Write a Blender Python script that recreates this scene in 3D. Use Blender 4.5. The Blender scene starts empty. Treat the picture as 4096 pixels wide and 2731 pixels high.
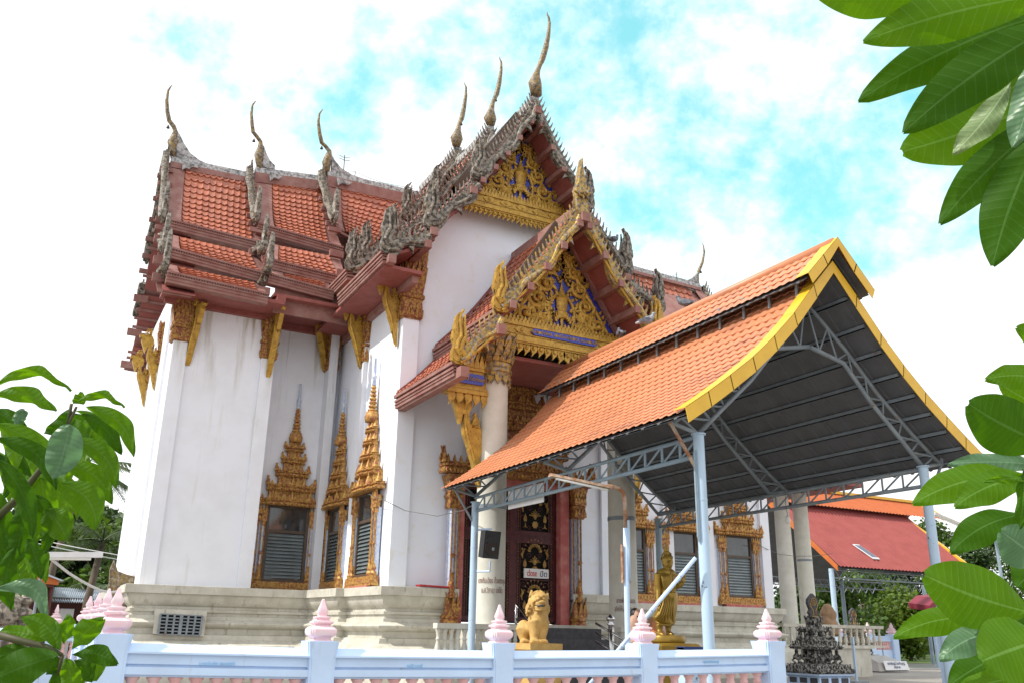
import bpy, bmesh, math, random
from mathutils import Vector, Matrix
random.seed(7)
V = Vector
R = math.radians
PI = math.pi
C = bpy.context.scene.collection
scn = bpy.context.scene

# ------------------------------------------------------------------ camera
CAM = V((0, 0, 1.575))
YAW, PIT, ROL = R(28.02), R(18.32), R(0.987)
FPX, CX, CY = 3544.0, 2048.0, 1365.5
fwd = V((math.sin(YAW)*math.cos(PIT), math.cos(YAW)*math.cos(PIT), math.sin(PIT)))
rt0 = V((math.cos(YAW), -math.sin(YAW), 0)); up0 = rt0.cross(fwd)
rt = rt0*math.cos(ROL) + up0*math.sin(ROL); up = up0*math.cos(ROL) - rt0*math.sin(ROL)
cam_d = bpy.data.cameras.new('camera'); cam = bpy.data.objects.new('camera', cam_d); C.objects.link(cam)
cam_d.sensor_width = 36; cam_d.lens = FPX/4096*36; cam_d.clip_start = 0.05; cam_d.clip_end = 6000
cam.matrix_world = Matrix(((rt.x, up.x, -fwd.x, CAM.x), (rt.y, up.y, -fwd.y, CAM.y), (rt.z, up.z, -fwd.z, CAM.z), (0, 0, 0, 1)))
scn.camera = cam

def at(px, py, X=None, Y=None, Z=None, D=None):
    """survey helper: the point of the place seen at a photo pixel on a known upright or level plane"""
    d = rt*((px-CX)/FPX) - up*((py-CY)/FPX) + fwd
    t = X/d.x if X is not None else Y/d.y if Y is not None else (Z-CAM.z)/d.z if Z is not None else D
    return CAM + d*t

# ------------------------------------------------------------------ world, sun, exposure
SUN_DIR = V((-0.80, 0.10, 0.86)).normalized()          # towards the sun
SUN_E = math.asin(SUN_DIR.z); SUN_A = math.atan2(SUN_DIR.x, SUN_DIR.y)
w = bpy.data.worlds.new('World'); scn.world = w; w.use_nodes = True
nt = w.node_tree; nt.nodes.clear()
def N(t, **k):
    n = nt.nodes.new(t)
    for a, b in k.items(): setattr(n, a, b)
    return n
def wmath(op, a, b=None, c=None):
    n = N('ShaderNodeMath', operation=op)
    for i, x in enumerate((a, b, c)):
        if x is None: continue
        if isinstance(x, (int, float)): n.inputs[i].default_value = x
        else: nt.links.new(x, n.inputs[i])
    return n.outputs[0]
out = N('ShaderNodeOutputWorld'); bg = N('ShaderNodeBackground'); nt.links.new(bg.outputs[0], out.inputs[0])
sky = N('ShaderNodeTexSky', sky_type='NISHITA', sun_disc=False)
sky.sun_elevation = SUN_E; sky.sun_rotation = SUN_A; sky.air_density = 1.0; sky.dust_density = 0.6; sky.ozone_density = 1.0
tc = N('ShaderNodeTexCoord'); dirv = tc.outputs['Generated']
mp = N('ShaderNodeMapping'); mp.inputs['Scale'].default_value = (1, 1, 1.15); nt.links.new(dirv, mp.inputs[0])
def wnoise(scale, detail, rough, dist=0.0):
    n = N('ShaderNodeTexNoise'); n.inputs['Scale'].default_value = scale; n.inputs['Detail'].default_value = detail
    n.inputs['Roughness'].default_value = rough; n.inputs['Distortion'].default_value = dist
    nt.links.new(mp.outputs[0], n.inputs['Vector']); return n.outputs[0]
n1 = wnoise(8, 12, .62, .15); n2 = wnoise(23, 10, .62, .1)
# clear gaps between the clouds: (bearing, elevation, width, depth)
gaps = []
for px, py, s, a in ((180, 90, .10, .33), (1180, 170, .15, .27), (900, 130, .08, .22), (2000, 60, .17, .36), (2420, 130, .12, .46), (3250, 150, .15, .50), (3450, 420, .15, .52),
                     (2900, 420, .12, .34), (3080, 560, .12, .36), (2650, 330, .13, .28), (2500, 800, .10, .24), (3600, 700, .10, .38), (1280, 420, .06, .20), (2250, 420, .08, .20),
                     (3900, 560, .12, .40), (3480, 1060, .05, .16), (700, 250, .05, .12), (2760, 640, .09, .26), (1440, 640, .05, .16)):
    d = (rt*((px-CX)/FPX) - up*((py-CY)/FPX) + fwd).normalized()
    dn = N('ShaderNodeVectorMath', operation='DISTANCE'); nt.links.new(dirv, dn.inputs[0]); dn.inputs[1].default_value = d
    q = wmath('DIVIDE', dn.outputs['Value'], s)
    g = wmath('MULTIPLY', wmath('EXPONENT', wmath('MULTIPLY', wmath('MULTIPLY', q, q), -1.0)), a)
    gaps.append(g)
tot = gaps[0]
for g in gaps[1:]: tot = wmath('ADD', tot, g)
den = wmath('ADD', wmath('MULTIPLY_ADD', n1, 2.3, -1.16), wmath('MULTIPLY_ADD', n2, .9, -.45))
tot = wmath('MINIMUM', tot, .62)
cover = wmath('SUBTRACT', wmath('ADD', den, .50), wmath('MULTIPLY', tot, 1.12))
rm = N('ShaderNodeMapRange', interpolation_type='SMOOTHSTEP'); nt.links.new(cover, rm.inputs[0])
rm.inputs[1].default_value = -.62; rm.inputs[2].default_value = .36
mx = N('ShaderNodeMix', data_type='RGBA'); nt.links.new(rm.outputs[0], mx.inputs['Factor'])
tint = N('ShaderNodeMix', data_type='RGBA', blend_type='MULTIPLY'); tint.inputs['Factor'].default_value = 1
nt.links.new(sky.outputs[0], tint.inputs['A']); tint.inputs['B'].default_value = (1.1, 1.7, 1.15, 1)
add = N('ShaderNodeMix', data_type='RGBA', blend_type='ADD'); add.inputs['Factor'].default_value = 1
nt.links.new(tint.outputs['Result'], add.inputs['A']); add.inputs['B'].default_value = (1.2, 3.4, 3.6, 1)
nt.links.new(add.outputs['Result'], mx.inputs['A']); mx.inputs['B'].default_value = (9.6, 9.7, 9.9, 1)
nt.links.new(mx.outputs['Result'], bg.inputs[0]); bg.inputs[1].default_value = 0.1
sd = bpy.data.lights.new('sun', 'SUN'); sun = bpy.data.objects.new('sun', sd); C.objects.link(sun)
sd.energy = 3.2; sd.angle = R(.6); sd.color = (1, .95, .86)
sun.rotation_euler = SUN_DIR.to_track_quat('Z', 'Y').to_euler()
scn.view_settings.view_transform = 'Standard'; scn.view_settings.look = 'None'
scn.view_settings.exposure = 0.50; scn.view_settings.gamma = 1
scn.cycles.max_bounces = 6; scn.cycles.diffuse_bounces = 3; scn.cycles.transparent_max_bounces = 6

# ------------------------------------------------------------------ materials
def material(name, c, c2=None, scale=3.0, lo=.38, hi=.62, rough=.6, metal=0.0, bump=0.0, bscale=30, stretch=(1, 1, 1), c3=None, s3=12, lo3=.55, hi3=.7, st3=(1, 1, 1), spec=.4, island=0.0, transl=0.0, zstain=None, detail=6):
    m = bpy.data.materials.new(name); m.use_nodes = True; t = m.node_tree; b = t.nodes['Principled BSDF']; L = t.links.new
    tc = t.nodes.new('ShaderNodeTexCoord')
    def noise(scale, st=(1, 1, 1), det=detail, rg=.6):
        mp = t.nodes.new('ShaderNodeMapping'); mp.inputs['Scale'].default_value = st; L(tc.outputs['Object'], mp.inputs[0])
        n = t.nodes.new('ShaderNodeTexNoise'); n.inputs['Scale'].default_value = scale; n.inputs['Detail'].default_value = det; n.inputs['Roughness'].default_value = rg
        L(mp.outputs[0], n.inputs['Vector']); return n.outputs[0]
    def ramp(fac, lo, hi):
        r = t.nodes.new('ShaderNodeMapRange'); r.inputs[1].default_value = lo; r.inputs[2].default_value = hi; L(fac, r.inputs[0]); return r.outputs[0]
    def mix(a, bcol, fac, bt='MIX'):
        x = t.nodes.new('ShaderNodeMix'); x.data_type = 'RGBA'; x.blend_type = bt
        L(fac, x.inputs['Factor']) if not isinstance(fac, float) else setattr(x.inputs['Factor'], 'default_value', fac)
        for s, v in (('A', a), ('B', bcol)):
            if isinstance(v, tuple): x.inputs[s].default_value = (*v, 1)
            else: L(v, x.inputs[s])
        return x.outputs['Result']
    col = c
    if c2: col = mix(c, c2, ramp(noise(scale, stretch), lo, hi))
    if c3: col = mix(col, c3, ramp(noise(s3, st3), lo3, hi3))
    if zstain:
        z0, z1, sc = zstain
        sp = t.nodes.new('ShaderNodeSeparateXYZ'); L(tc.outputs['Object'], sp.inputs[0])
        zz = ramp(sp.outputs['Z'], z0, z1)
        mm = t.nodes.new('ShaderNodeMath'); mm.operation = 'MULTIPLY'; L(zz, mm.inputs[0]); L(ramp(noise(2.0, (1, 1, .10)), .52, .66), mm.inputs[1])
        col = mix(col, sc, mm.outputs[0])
    if island:
        g = t.nodes.new('ShaderNodeNewGeometry'); r = t.nodes.new('ShaderNodeMapRange'); L(g.outputs['Random Per Island'], r.inputs[0])
        r.inputs[3].default_value = 1-island; r.inputs[4].default_value = 1+island*.6
        h = t.nodes.new('ShaderNodeHueSaturation'); L(r.outputs[0], h.inputs['Value'])
        if isinstance(col, tuple): h.inputs['Color'].default_value = (*col, 1)
        else: L(col, h.inputs['Color'])
        col = h.outputs[0]
    if isinstance(col, tuple): b.inputs['Base Color'].default_value = (*col, 1)
    else: L(col, b.inputs['Base Color'])
    b.inputs['Roughness'].default_value = rough; b.inputs['Metallic'].default_value = metal; b.inputs['Specular IOR Level'].default_value = spec
    if bump:
        bn = t.nodes.new('ShaderNodeBump'); bn.inputs['Strength'].default_value = bump; bn.inputs['Distance'].default_value = .02
        L(noise(bscale, (1, 1, 1), 4), bn.inputs['Height']); L(bn.outputs[0], b.inputs['Normal'])
    if transl:
        tr = t.nodes.new('ShaderNodeBsdfTranslucent'); ms = t.nodes.new('ShaderNodeMixShader'); ms.inputs[0].default_value = transl
        if isinstance(col, tuple): tr.inputs[0].default_value = (*col, 1)
        else:
            hs = t.nodes.new('ShaderNodeHueSaturation'); hs.inputs['Value'].default_value = 2.3; hs.inputs['Hue'].default_value = .485; hs.inputs['Saturation'].default_value = 1.1; L(col, hs.inputs['Color']); L(hs.outputs[0], tr.inputs[0])
        o = t.nodes['Material Output']; L(b.outputs[0], ms.inputs[1]); L(tr.outputs[0], ms.inputs[2]); L(ms.outputs[0], o.inputs[0])
    return m
M = {}
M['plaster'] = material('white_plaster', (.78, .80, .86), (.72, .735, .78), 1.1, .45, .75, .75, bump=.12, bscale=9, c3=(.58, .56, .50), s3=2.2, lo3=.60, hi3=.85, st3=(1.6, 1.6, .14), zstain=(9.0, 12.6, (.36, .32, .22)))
M['plaster_clean'] = material('shade_blue_plaster', (.82, .87, .97), (.80, .82, .88), .9, .4, .7, .75, bump=.12, bscale=9, c3=(.74, .71, .64), s3=1.6, lo3=.58, hi3=.80)  # white plaster; the cool blue of the shaded front is put into its colour
M['stucco'] = material('weathered_stucco', (.60, .58, .51), (.44, .42, .35), 2.0, .35, .7, .85, bump=.3, bscale=14, c3=(.23, .21, .16), s3=3.0, lo3=.58, hi3=.78, st3=(2, 2, .5))
M['tile'] = material('terracotta_tile', (.42, .135, .07), (.34, .10, .06), 2.2, .3, .7, .42, bump=.1, bscale=40, c3=(.22, .09, .07), s3=1.5, lo3=.58, hi3=.80, island=.18, spec=.5)
M['redwood'] = material('faded_red_boards', (.235, .095, .08), (.33, .19, .165), 2.5, .35, .7, .7, bump=.15, c3=(.16, .10, .09), s3=5, lo3=.6, hi3=.8)
M['soffit'] = material('soffit_boards', (.25, .07, .06), (.30, .10, .085), 3, .4, .7, .7, bump=.1)
M['dentil'] = material('dentil_moulding', (.28, .14, .12), (.16, .09, .08), 6, .4, .7, .7)
M['gold'] = material('old_gold_paint', (.54, .33, .05), (.36, .20, .03), 5, .35, .65, .42, metal=.3, bump=.7, bscale=26, c3=(.09, .045, .02), s3=14, lo3=.56, hi3=.70, spec=.5)
M['goldwin'] = material('gilded_window_stucco', (.54, .32, .08), (.30, .10, .05), 11, .44, .6, .5, metal=.2, bump=.8, bscale=22, c3=(.10, .05, .03), s3=16, lo3=.60, hi3=.72)
M['goldred'] = material('gold_leaf_on_red', (.42, .235, .05), (.21, .055, .035), 12, .42, .58, .5, metal=.25, bump=.8, bscale=22, c3=(.12, .05, .03), s3=18, lo3=.60, hi3=.72)
M['grey_mosaic'] = material('weathered_glass_mosaic', (.27, .245, .21), (.05, .042, .034), 8, .42, .58, .5, metal=.1, bump=.7, bscale=24, c3=(.24, .15, .035), s3=13, lo3=.57, hi3=.66, detail=8)
M['grey_gold'] = material('mosaic_with_gold', (.26, .17, .05), (.075, .06, .045), 9, .40, .6, .5, metal=.1, bump=.7, bscale=24, c3=(.30, .28, .25), s3=12, lo3=.52, hi3=.62, detail=8)
M['gold_mosaic'] = material('gilded_glass_mosaic', (.46, .30, .06), (.13, .10, .075), 8, .42, .6, .45, metal=.2, bump=.7, bscale=24, c3=(.30, .29, .30), s3=11, lo3=.55, hi3=.62, detail=8)
M['leaf_lime'] = material('lime_leaf_green', (.085, .20, .010), (.06, .15, .009), 3, .35, .65, .45, transl=.52, spec=.3)
M['mortar'] = material('grey_mortar', (.46, .46, .46), (.14, .14, .14), 7, .42, .62, .85, bump=.4)
M['blue'] = material('blue_glass_mosaic', (.010, .018, .26), (.02, .05, .55), 45, .45, .6, .12, metal=.1, bump=.6, bscale=70, c3=(.25, .35, .75), s3=60, lo3=.66, hi3=.74, spec=.9)
M['brownglass'] = material('brown_glass_border', (.09, .06, .03), (.05, .16, .26), 30, .55, .65, .3, bump=.4, bscale=60, spec=.7)
M['bluewhite'] = material('pale_blue_inlay', (.38, .47, .66), (.60, .63, .68), 10, .4, .6, .4)
M['pink_red'] = material('dusty_red_plaster', (.40, .10, .095), (.50, .20, .18), 3, .4, .7, .8, c3=(.55, .40, .34), s3=4, lo3=.66, hi3=.75)
M['maroon'] = material('maroon_iron', (.055, .009, .012), (.085, .014, .018), 6, .4, .6, .4)
M['bronze'] = material('dull_gilt', (.36, .22, .06), (.22, .12, .035), 8, .4, .6, .45, metal=.4, bump=.2)
M['black'] = material('dark_void', (.008, .007, .007), rough=.9)
M['frame'] = material('brown_window_frame', (.075, .05, .035), (.10, .07, .05), 5, rough=.5)
M['glass'] = material('dark_window_glass', (.025, .03, .035), (.06, .065, .07), 2, rough=.06, spec=.9)
M['louvre'] = material('grey_glass_louvres', (.20, .24, .25), (.14, .17, .18), 2, rough=.16, spec=.8)
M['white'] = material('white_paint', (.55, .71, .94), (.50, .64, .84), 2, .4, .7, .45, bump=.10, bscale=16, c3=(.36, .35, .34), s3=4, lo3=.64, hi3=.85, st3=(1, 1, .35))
M['pink'] = material('pink_paint', (.82, .57, .63), (.78, .66, .69), 5, .42, .62, .38, bump=.1, bscale=16, c3=(.80, .36, .36), s3=11, lo3=.63, hi3=.76)
M['salmon'] = material('salmon_paint', (.74, .42, .41), (.77, .52, .51), 4, .4, .6, .5, bump=.08, c3=(.55, .34, .32), s3=8, lo3=.65, hi3=.8)
M['concrete'] = material('pale_concrete_column', (.63, .62, .56), (.54, .53, .46), 2.5, .35, .7, .8, bump=.12, c3=(.30, .29, .25), s3=3, lo3=.63, hi3=.85, st3=(2, 2, .2))
M['steel'] = material('blue_grey_steel_paint', (.26, .35, .42), (.22, .29, .34), 3, .4, .65, .4, c3=(.25, .13, .07), s3=7, lo3=.67, hi3=.75)
M['truss'] = material('truss_steel_paint', (.24, .28, .31), (.19, .22, .25), 4, .4, .65, .45, c3=(.22, .11, .05), s3=5, lo3=.60, hi3=.72)
M['post'] = material('pale_blue_post_paint', (.44, .58, .72), (.40, .53, .66), 2, .4, .7, .4, c3=(.16, .18, .21), s3=6, lo3=.66, hi3=.68)
M['sheet'] = material('orange_roof_sheet', (.56, .23, .115), (.50, .195, .095), 1.0, .35, .65, .42, c3=(.24, .11, .075), s3=1.1, lo3=.53, hi3=.80, spec=.4, st3=(1, .45, 1))
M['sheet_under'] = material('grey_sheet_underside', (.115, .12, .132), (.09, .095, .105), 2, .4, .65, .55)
M['yellow'] = material('yellow_trim', (.72, .43, .025), (.66, .38, .02), 3, .4, .65, .38, spec=.5)
M['rust'] = material('rusty_pipe', (.42, .32, .24), (.27, .11, .045), 5, .42, .58, .6, bump=.2, c3=(.12, .05, .03), s3=14, lo3=.6, hi3=.7)
M['chrome'] = material('stainless_steel', (.55, .55, .56), rough=.22, metal=1.0)
M['blackplastic'] = material('black_speaker_plastic', (.012, .012, .013), (.02, .02, .021), 20, rough=.45)
M['mesh'] = material('speaker_grille', (.02, .017, .015), (.035, .022, .016), 60, rough=.6, bump=.3, bscale=120)
M['buddha'] = material('dull_gold_statue', (.30, .19, .03), (.22, .135, .02), 3, .35, .65, .4, metal=.4, bump=.1, bscale=30)
M['lion'] = material('ochre_painted_lion', (.58, .38, .13), (.47, .29, .09), 5, .35, .65, .65, bump=.5, bscale=26, c3=(.30, .17, .05), s3=14, lo3=.6, hi3=.75)
M['sandstone'] = material('brown_sandstone', (.33, .21, .12), (.24, .15, .09), 4, rough=.9, bump=.3)
M['carved'] = material('blackened_carved_stone', (.36, .35, .32), (.028, .027, .026), 10, .40, .56, .85, bump=.8, bscale=18, detail=8)
M['carved_tan'] = material('tan_carved_stone', (.36, .31, .23), (.14, .12, .085), 9, .42, .58, .9, bump=.8, bscale=18, detail=8)
M['darkstone'] = material('dark_grey_stone', (.075, .075, .085), (.05, .05, .055), 8, rough=.6)
M['leaf_sun'] = material('broad_leaf_green', (.07, .17, .010), (.055, .14, .009), 4, .35, .65, .5, transl=.48, spec=.15)
M['leaf_dark'] = material('dark_leaf_green', (.036, .105, .008), (.028, .085, .007), 4, .35, .65, .55, transl=.42, spec=.10)
M['leaf_pale'] = material('pale_leaf_back', (.20, .30, .20), (.15, .25, .15), 8, .35, .65, .4, transl=.25)
M['leaf_grey'] = material('grey_green_leaf_back', (.085, .175, .085), (.065, .14, .065), 8, .35, .65, .35, transl=.3)
M['leaf_spot'] = material('spotted_leaf', (.17, .24, .10), (.13, .20, .08), 8, .35, .65, .4, transl=.25, c3=(.035, .018, .012), s3=9, lo3=.60, hi3=.63)
M['vein'] = material('pale_leaf_vein', (.16, .32, .06), rough=.4, transl=.3)
M['twig'] = material('green_twig', (.06, .08, .02), (.05, .045, .02), 20, rough=.6)
M['foliage'] = material('tree_foliage', (.075, .14, .020), (.05, .10, .016), .6, .35, .65, .5, island=.4, transl=.25)
M['foliage_dark'] = material('dark_tree_foliage', (.036, .075, .017), (.026, .055, .014), .6, .35, .65, .55, island=.4, transl=.15)
M['foliage_light'] = material('light_tree_foliage', (.115, .175, .022), (.07, .125, .018), .6, .35, .65, .5, island=.4, transl=.3)
M['palm'] = material('palm_frond_green', (.055, .090, .022), (.04, .07, .018), 1, rough=.45, island=.3, transl=.2)
M['bark'] = material('grey_brown_bark', (.17, .13, .095), (.10, .08, .06), 6, stretch=(1, 1, .2), rough=.9, bump=.4)
M['ground'] = material('yard_ground', (.27, .245, .215), (.20, .18, .16), .35, .35, .65, .55, c3=(.36, .31, .25), s3=.8, lo3=.55, hi3=.75)
M['paving'] = material('grey_terrace_tiles', (.32, .30, .28), (.26, .24, .22), 1.5, .35, .65, .30)
M['grass'] = material('lawn_grass', (.06, .12, .02), (.09, .13, .03), 3, rough=.8, bump=.5)
M['redroof'] = material('red_metal_roof', (.30, .082, .075), (.25, .066, .062), 1.2, .35, .7, .75, spec=.15)
M['orangeroof'] = material('orange_metal_roof', (.44, .125, .045), (.38, .10, .04), 1.5, .35, .7, .7, spec=.2)
M['galv'] = material('corrugated_iron', (.42, .48, .54), (.28, .32, .37), 2, .4, .7, .4, metal=.3)
M['hut'] = material('dark_red_wall', (.10, .03, .025), (.07, .025, .02), 3, rough=.8)
M['orange'] = material('orange_fascia', (.50, .13, .02), (.43, .11, .02), 2, rough=.5)
M['red_text'] = material('red_letter', (.50, .02, .02), rough=.6)
M['blue_text'] = material('blue_letter', (.015, .03, .13), rough=.6)
M['brown_text'] = material('brown_letter', (.20, .075, .06), rough=.7)
M['lightblue_text'] = material('faded_blue_letter', (.28, .58, .85), rough=.7)
M['sign'] = material('white_sign_board', (.74, .74, .76), (.68, .68, .68), 4, rough=.5)
M['tube'] = material('lamp_tube', (.8, .8, .76), rough=.3)
M['solar'] = material('solar_cells', (.02, .035, .09), (.04, .07, .14), 20, rough=.15, spec=.8)
M['pigeon'] = material('slate_pigeon', (.13, .145, .18), (.06, .065, .08), 14, rough=.6)
M['pigeon_light'] = material('pale_pigeon', (.36, .38, .44), (.15, .16, .19), 16, rough=.6)
M['wire'] = material('grey_cable', (.12, .12, .12), rough=.6)
M['wire_white'] = material('white_cable', (.6, .6, .58), rough=.6)
M['flesh'] = material('painted_terracotta_skin', (.52, .33, .24), (.46, .27, .19), 5, rough=.6)
M['hair'] = material('black_painted_hair', (.015, .014, .014), rough=.5)
M['terracotta'] = material('painted_orange_cloth', (.46, .18, .07), (.38, .14, .05), 4, rough=.6)
M['rubble'] = material('rough_grey_rock', (.33, .29, .24), (.10, .09, .08), 6, .42, .58, .95, bump=.9, bscale=8)
M['purple'] = material('maroon_awning', (.20, .025, .045), rough=.6)

# ------------------------------------------------------------------ geometry helpers
class MB:
    def __init__(s): s.v = []; s.f = []; s.uv = {}
    def add(s, vs, fs):
        o = len(s.v); s.v += [tuple(x) for x in vs]; s.f += [tuple(i+o for i in f) for f in fs]; return o
    def quad(s, a, b, c, d): s.add((a, b, c, d), ((0, 1, 2, 3),))
    def hexa(s, p):   # 4 bottom, 4 top
        s.add(p, ((3, 2, 1, 0), (4, 5, 6, 7), (0, 1, 5, 4), (1, 2, 6, 5), (2, 3, 7, 6), (3, 0, 4, 7)))
    def box(s, x0, x1, y0, y1, z0, z1):
        s.hexa([(x0, y0, z0), (x1, y0, z0), (x1, y1, z0), (x0, y1, z0), (x0, y0, z1), (x1, y0, z1), (x1, y1, z1), (x0, y1, z1)])
    def slab(s, pts, off):     # polygon (3-D points) thickened by vector off
        n = len(pts); off = V(off); a = [V(p) for p in pts]; b = [p+off for p in a]
        s.add(a+b, [tuple(range(n))[::-1], tuple(range(n, 2*n))]+[(i, (i+1) % n, n+(i+1) % n, n+i) for i in range(n)])
    def flat(s, poly, o, ex, ey, ez):   # 2-D outline on a frame, thickness ez centred
        o, ex, ey, ez = V(o), V(ex), V(ey), V(ez)
        s.slab([o+ex*x+ey*y-ez*.5 for x, y in poly], ez)
    def tube(s, pts, r, n=8, cap=True, ell=None):
        pts = [V(p) for p in pts]; m = len(pts); rr = r if isinstance(r, (list, tuple)) else [r]*m
        vs = []; prev = None
        for i, p in enumerate(pts):
            t = (pts[min(i+1, m-1)]-pts[max(i-1, 0)]).normalized()
            if prev is None:
                a = V((0, 0, 1)) if abs(t.z) < .9 else V((1, 0, 0)); u = t.cross(a).normalized()
            else: u = (prev-t*prev.dot(t)).normalized()
            prev = u; v = t.cross(u)
            for k in range(n):
                a = 2*PI*k/n; vs.append(p+(u*math.cos(a)+v*math.sin(a))*rr[i])
        fs = [(i*n+k, i*n+(k+1) % n, (i+1)*n+(k+1) % n, (i+1)*n+k) for i in range(m-1) for k in range(n)]
        if cap: fs += [tuple(range(n))[::-1], tuple(range((m-1)*n, m*n))]
        s.add(vs, fs)
    def lathe(s, c, prof, n=16, sy=1.0, square=False, rot=0, redent=False):
        c = V(c); vs = []
        for r, z in prof:
            for k in range(n):
                a = 2*PI*(k+.5)/n+rot
                x, y = math.cos(a), math.sin(a)
                if square: q = max(abs(x), abs(y)); x, y = x/q, y/q
                vs.append(c+V((x*r, y*r*sy, z)))
        m = len(prof)
        fs = [(i*n+k, i*n+(k+1) % n, (i+1)*n+(k+1) % n, (i+1)*n+k) for i in range(m-1) for k in range(n)]
        fs += [tuple(range(n))[::-1], tuple(range((m-1)*n, m*n))]
        s.add(vs, fs)
    def ball(s, c, r, n=10, m=7):
        rx, ry, rz = r if isinstance(r, (tuple, list)) else (r, r, r)
        c = V(c); vs = [c+V((0, 0, -rz))]
        for i in range(1, m):
            ph = -PI/2+PI*i/m
            for k in range(n):
                a = 2*PI*k/n; vs.append(c+V((rx*math.cos(ph)*math.cos(a), ry*math.cos(ph)*math.sin(a), rz*math.sin(ph))))
        vs.append(c+V((0, 0, rz))); e = len(vs)-1
        fs = [(0, 1+(k+1) % n, 1+k) for k in range(n)]
        fs += [(1+i*n+k, 1+i*n+(k+1) % n, 1+(i+1)*n+(k+1) % n, 1+(i+1)*n+k) for i in range(m-2) for k in range(n)]
        fs += [(1+(m-2)*n+k, 1+(m-2)*n+(k+1) % n, e) for k in range(n)]
        s.add(vs, fs)
    def bar(s, a, b, wd, ht=None):   # square tube between two points
        a, b = V(a), V(b); ht = ht or wd; t = (b-a).normalized(); z = V((0, 0, 1)) if abs(t.z) < .95 else V((1, 0, 0))
        u = t.cross(z).normalized()*wd/2; v = u.cross(t).normalized()*ht/2
        s.hexa([a-u-v, a+u-v, b+u-v, b-u-v, a-u+v, a+u+v, b+u+v, b-u+v])
    def xf(s, mtx):
        s.v = [tuple(mtx @ V(p)) for p in s.v]; return s
    def build(s, name, mat, parent=None, smooth=False, mods=None, local=False):
        me = bpy.data.meshes.new(name); o = bpy.data.objects.new(name, me); C.objects.link(o)
        org = V((0, 0, 0)); q = parent
        if not local:
            while q is not None: org = org+q.location; q = q.parent
        me.from_pydata([tuple(V(p)-org) for p in s.v], [], s.f); me.validate()
        bm = bmesh.new(); bm.from_mesh(me); bmesh.ops.recalc_face_normals(bm, faces=bm.faces); bm.to_mesh(me); bm.free()
        for mm in (mat if isinstance(mat, list) else [mat]): me.materials.append(M[mm] if isinstance(mm, str) else mm)
        if smooth:
            for p in me.polygons: p.use_smooth = True
            if smooth == 'auto':
                me.set_sharp_from_angle(angle=R(38))
        if parent is not None: o.parent = parent
        return o

def tag(o, label=None, cat=None, group=None, kind=None):
    for k, v in (('label', label), ('category', cat), ('group', group), ('kind', kind)):
        if v: o[k] = v
    return o
def thing(name, label, cat, loc=(0, 0, 0), group=None):
    o = bpy.data.objects.new(name, None); C.objects.link(o); o.location = loc; o.empty_display_size = .2
    return tag(o, label, cat, group)
def kids(o): return [c for c in bpy.data.objects if c.parent == o]
def dup(o, parent=None):
    c = o.copy(); C.objects.link(c); c.parent = parent
    for k in kids(o): dup(k, c)
    return c
def lerp(a, b, t): return a+(b-a)*t
def crop(x0, y0, s): return lambda x, y: (x0+x/s, y0+y/s)
def text_mesh(name, body, size, mat, parent, mtx, depth=.004, align='CENTER'):
    cu = bpy.data.curves.new(name, 'FONT'); cu.body = body; cu.size = size; cu.extrude = depth; cu.align_x = align; cu.align_y = 'CENTER'
    o = bpy.data.objects.new(name+'_curve', cu); C.objects.link(o)
    dg = bpy.context.evaluated_depsgraph_get(); dg.update()
    me = bpy.data.meshes.new_from_object(o.evaluated_get(dg)); bpy.data.objects.remove(o); bpy.data.curves.remove(cu)
    me.transform(mtx); me.name = name; me.materials.clear(); me.materials.append(M[mat])
    m = bpy.data.objects.new(name, me); C.objects.link(m)
    org = V((0, 0, 0)); q = parent
    while q is not None: org = org+q.location; q = q.parent
    me.transform(Matrix.Translation(-org)); m.parent = parent
    return m
# ------------------------------------------------------------------ ground
gm = MB(); nseg = 1
gm.quad((-1500, -300, 0), (2500, -300, 0), (2500, 3000, 0), (-1500, 3000, 0))
tag(gm.build('ground', 'ground'), kind='structure')
gm = MB(); gm.box(40, 70, 38.5, 46.5, -.2, .05); tag(gm.build('terrace_paving', 'paving'), kind='structure')
gm = MB(); gm.box(62, 200, 50, 140, -.2, .03); gm.box(-60, -4, 40, 120, -.2, .03); tag(gm.build('lawn', 'grass'), kind='structure')

# ------------------------------------------------------------------ temple
XC = 14.13
T = thing('temple', 'white Thai temple hall with tiered terracotta roofs and gilded gables', 'temple', (16, 31, 0))

def tile_patch(mb, TL, TR, BL, BR, nu, nv, sag=0.0, amp=.035, th=.05, seg=4):
    TL, TR, BL, BR = V(TL), V(TR), V(BL), V(BR)
    n = (TR-TL).cross(BL-TL).normalized()
    if n.z < 0: n = -n
    dn = (BL-TL).normalized()
    def P(u, v, h):
        p = lerp(lerp(TL, TR, u), lerp(BL, BR, u), v)
        return p - n*(sag*4*v*(1-v)) + n*h
    for j in range(nv):
        for i in range(nu):
            vs = []
            v0, v1 = j/nv, (j+1)/nv
            jit = random.uniform(-.008, .012)
            for k in range(seg+1):
                t = k/seg; u = (i+t)/nu; q = (2*t-1)**2
                e = amp*q
                vs += [P(u, v0-.02/nv, .01+e*.6), P(u, v1+(.18*(1-q)-.05)/nv, th+e+jit), P(u, v1+(.18*(1-q)-.05)/nv, jit-.005)]
            fs = []
            for k in range(seg):
                a, b = 3*k, 3*(k+1)
                fs += [(a, b, b+1, a+1), (a+1, b+1, b+2, a+2)]
            mb.add(vs, fs)

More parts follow.
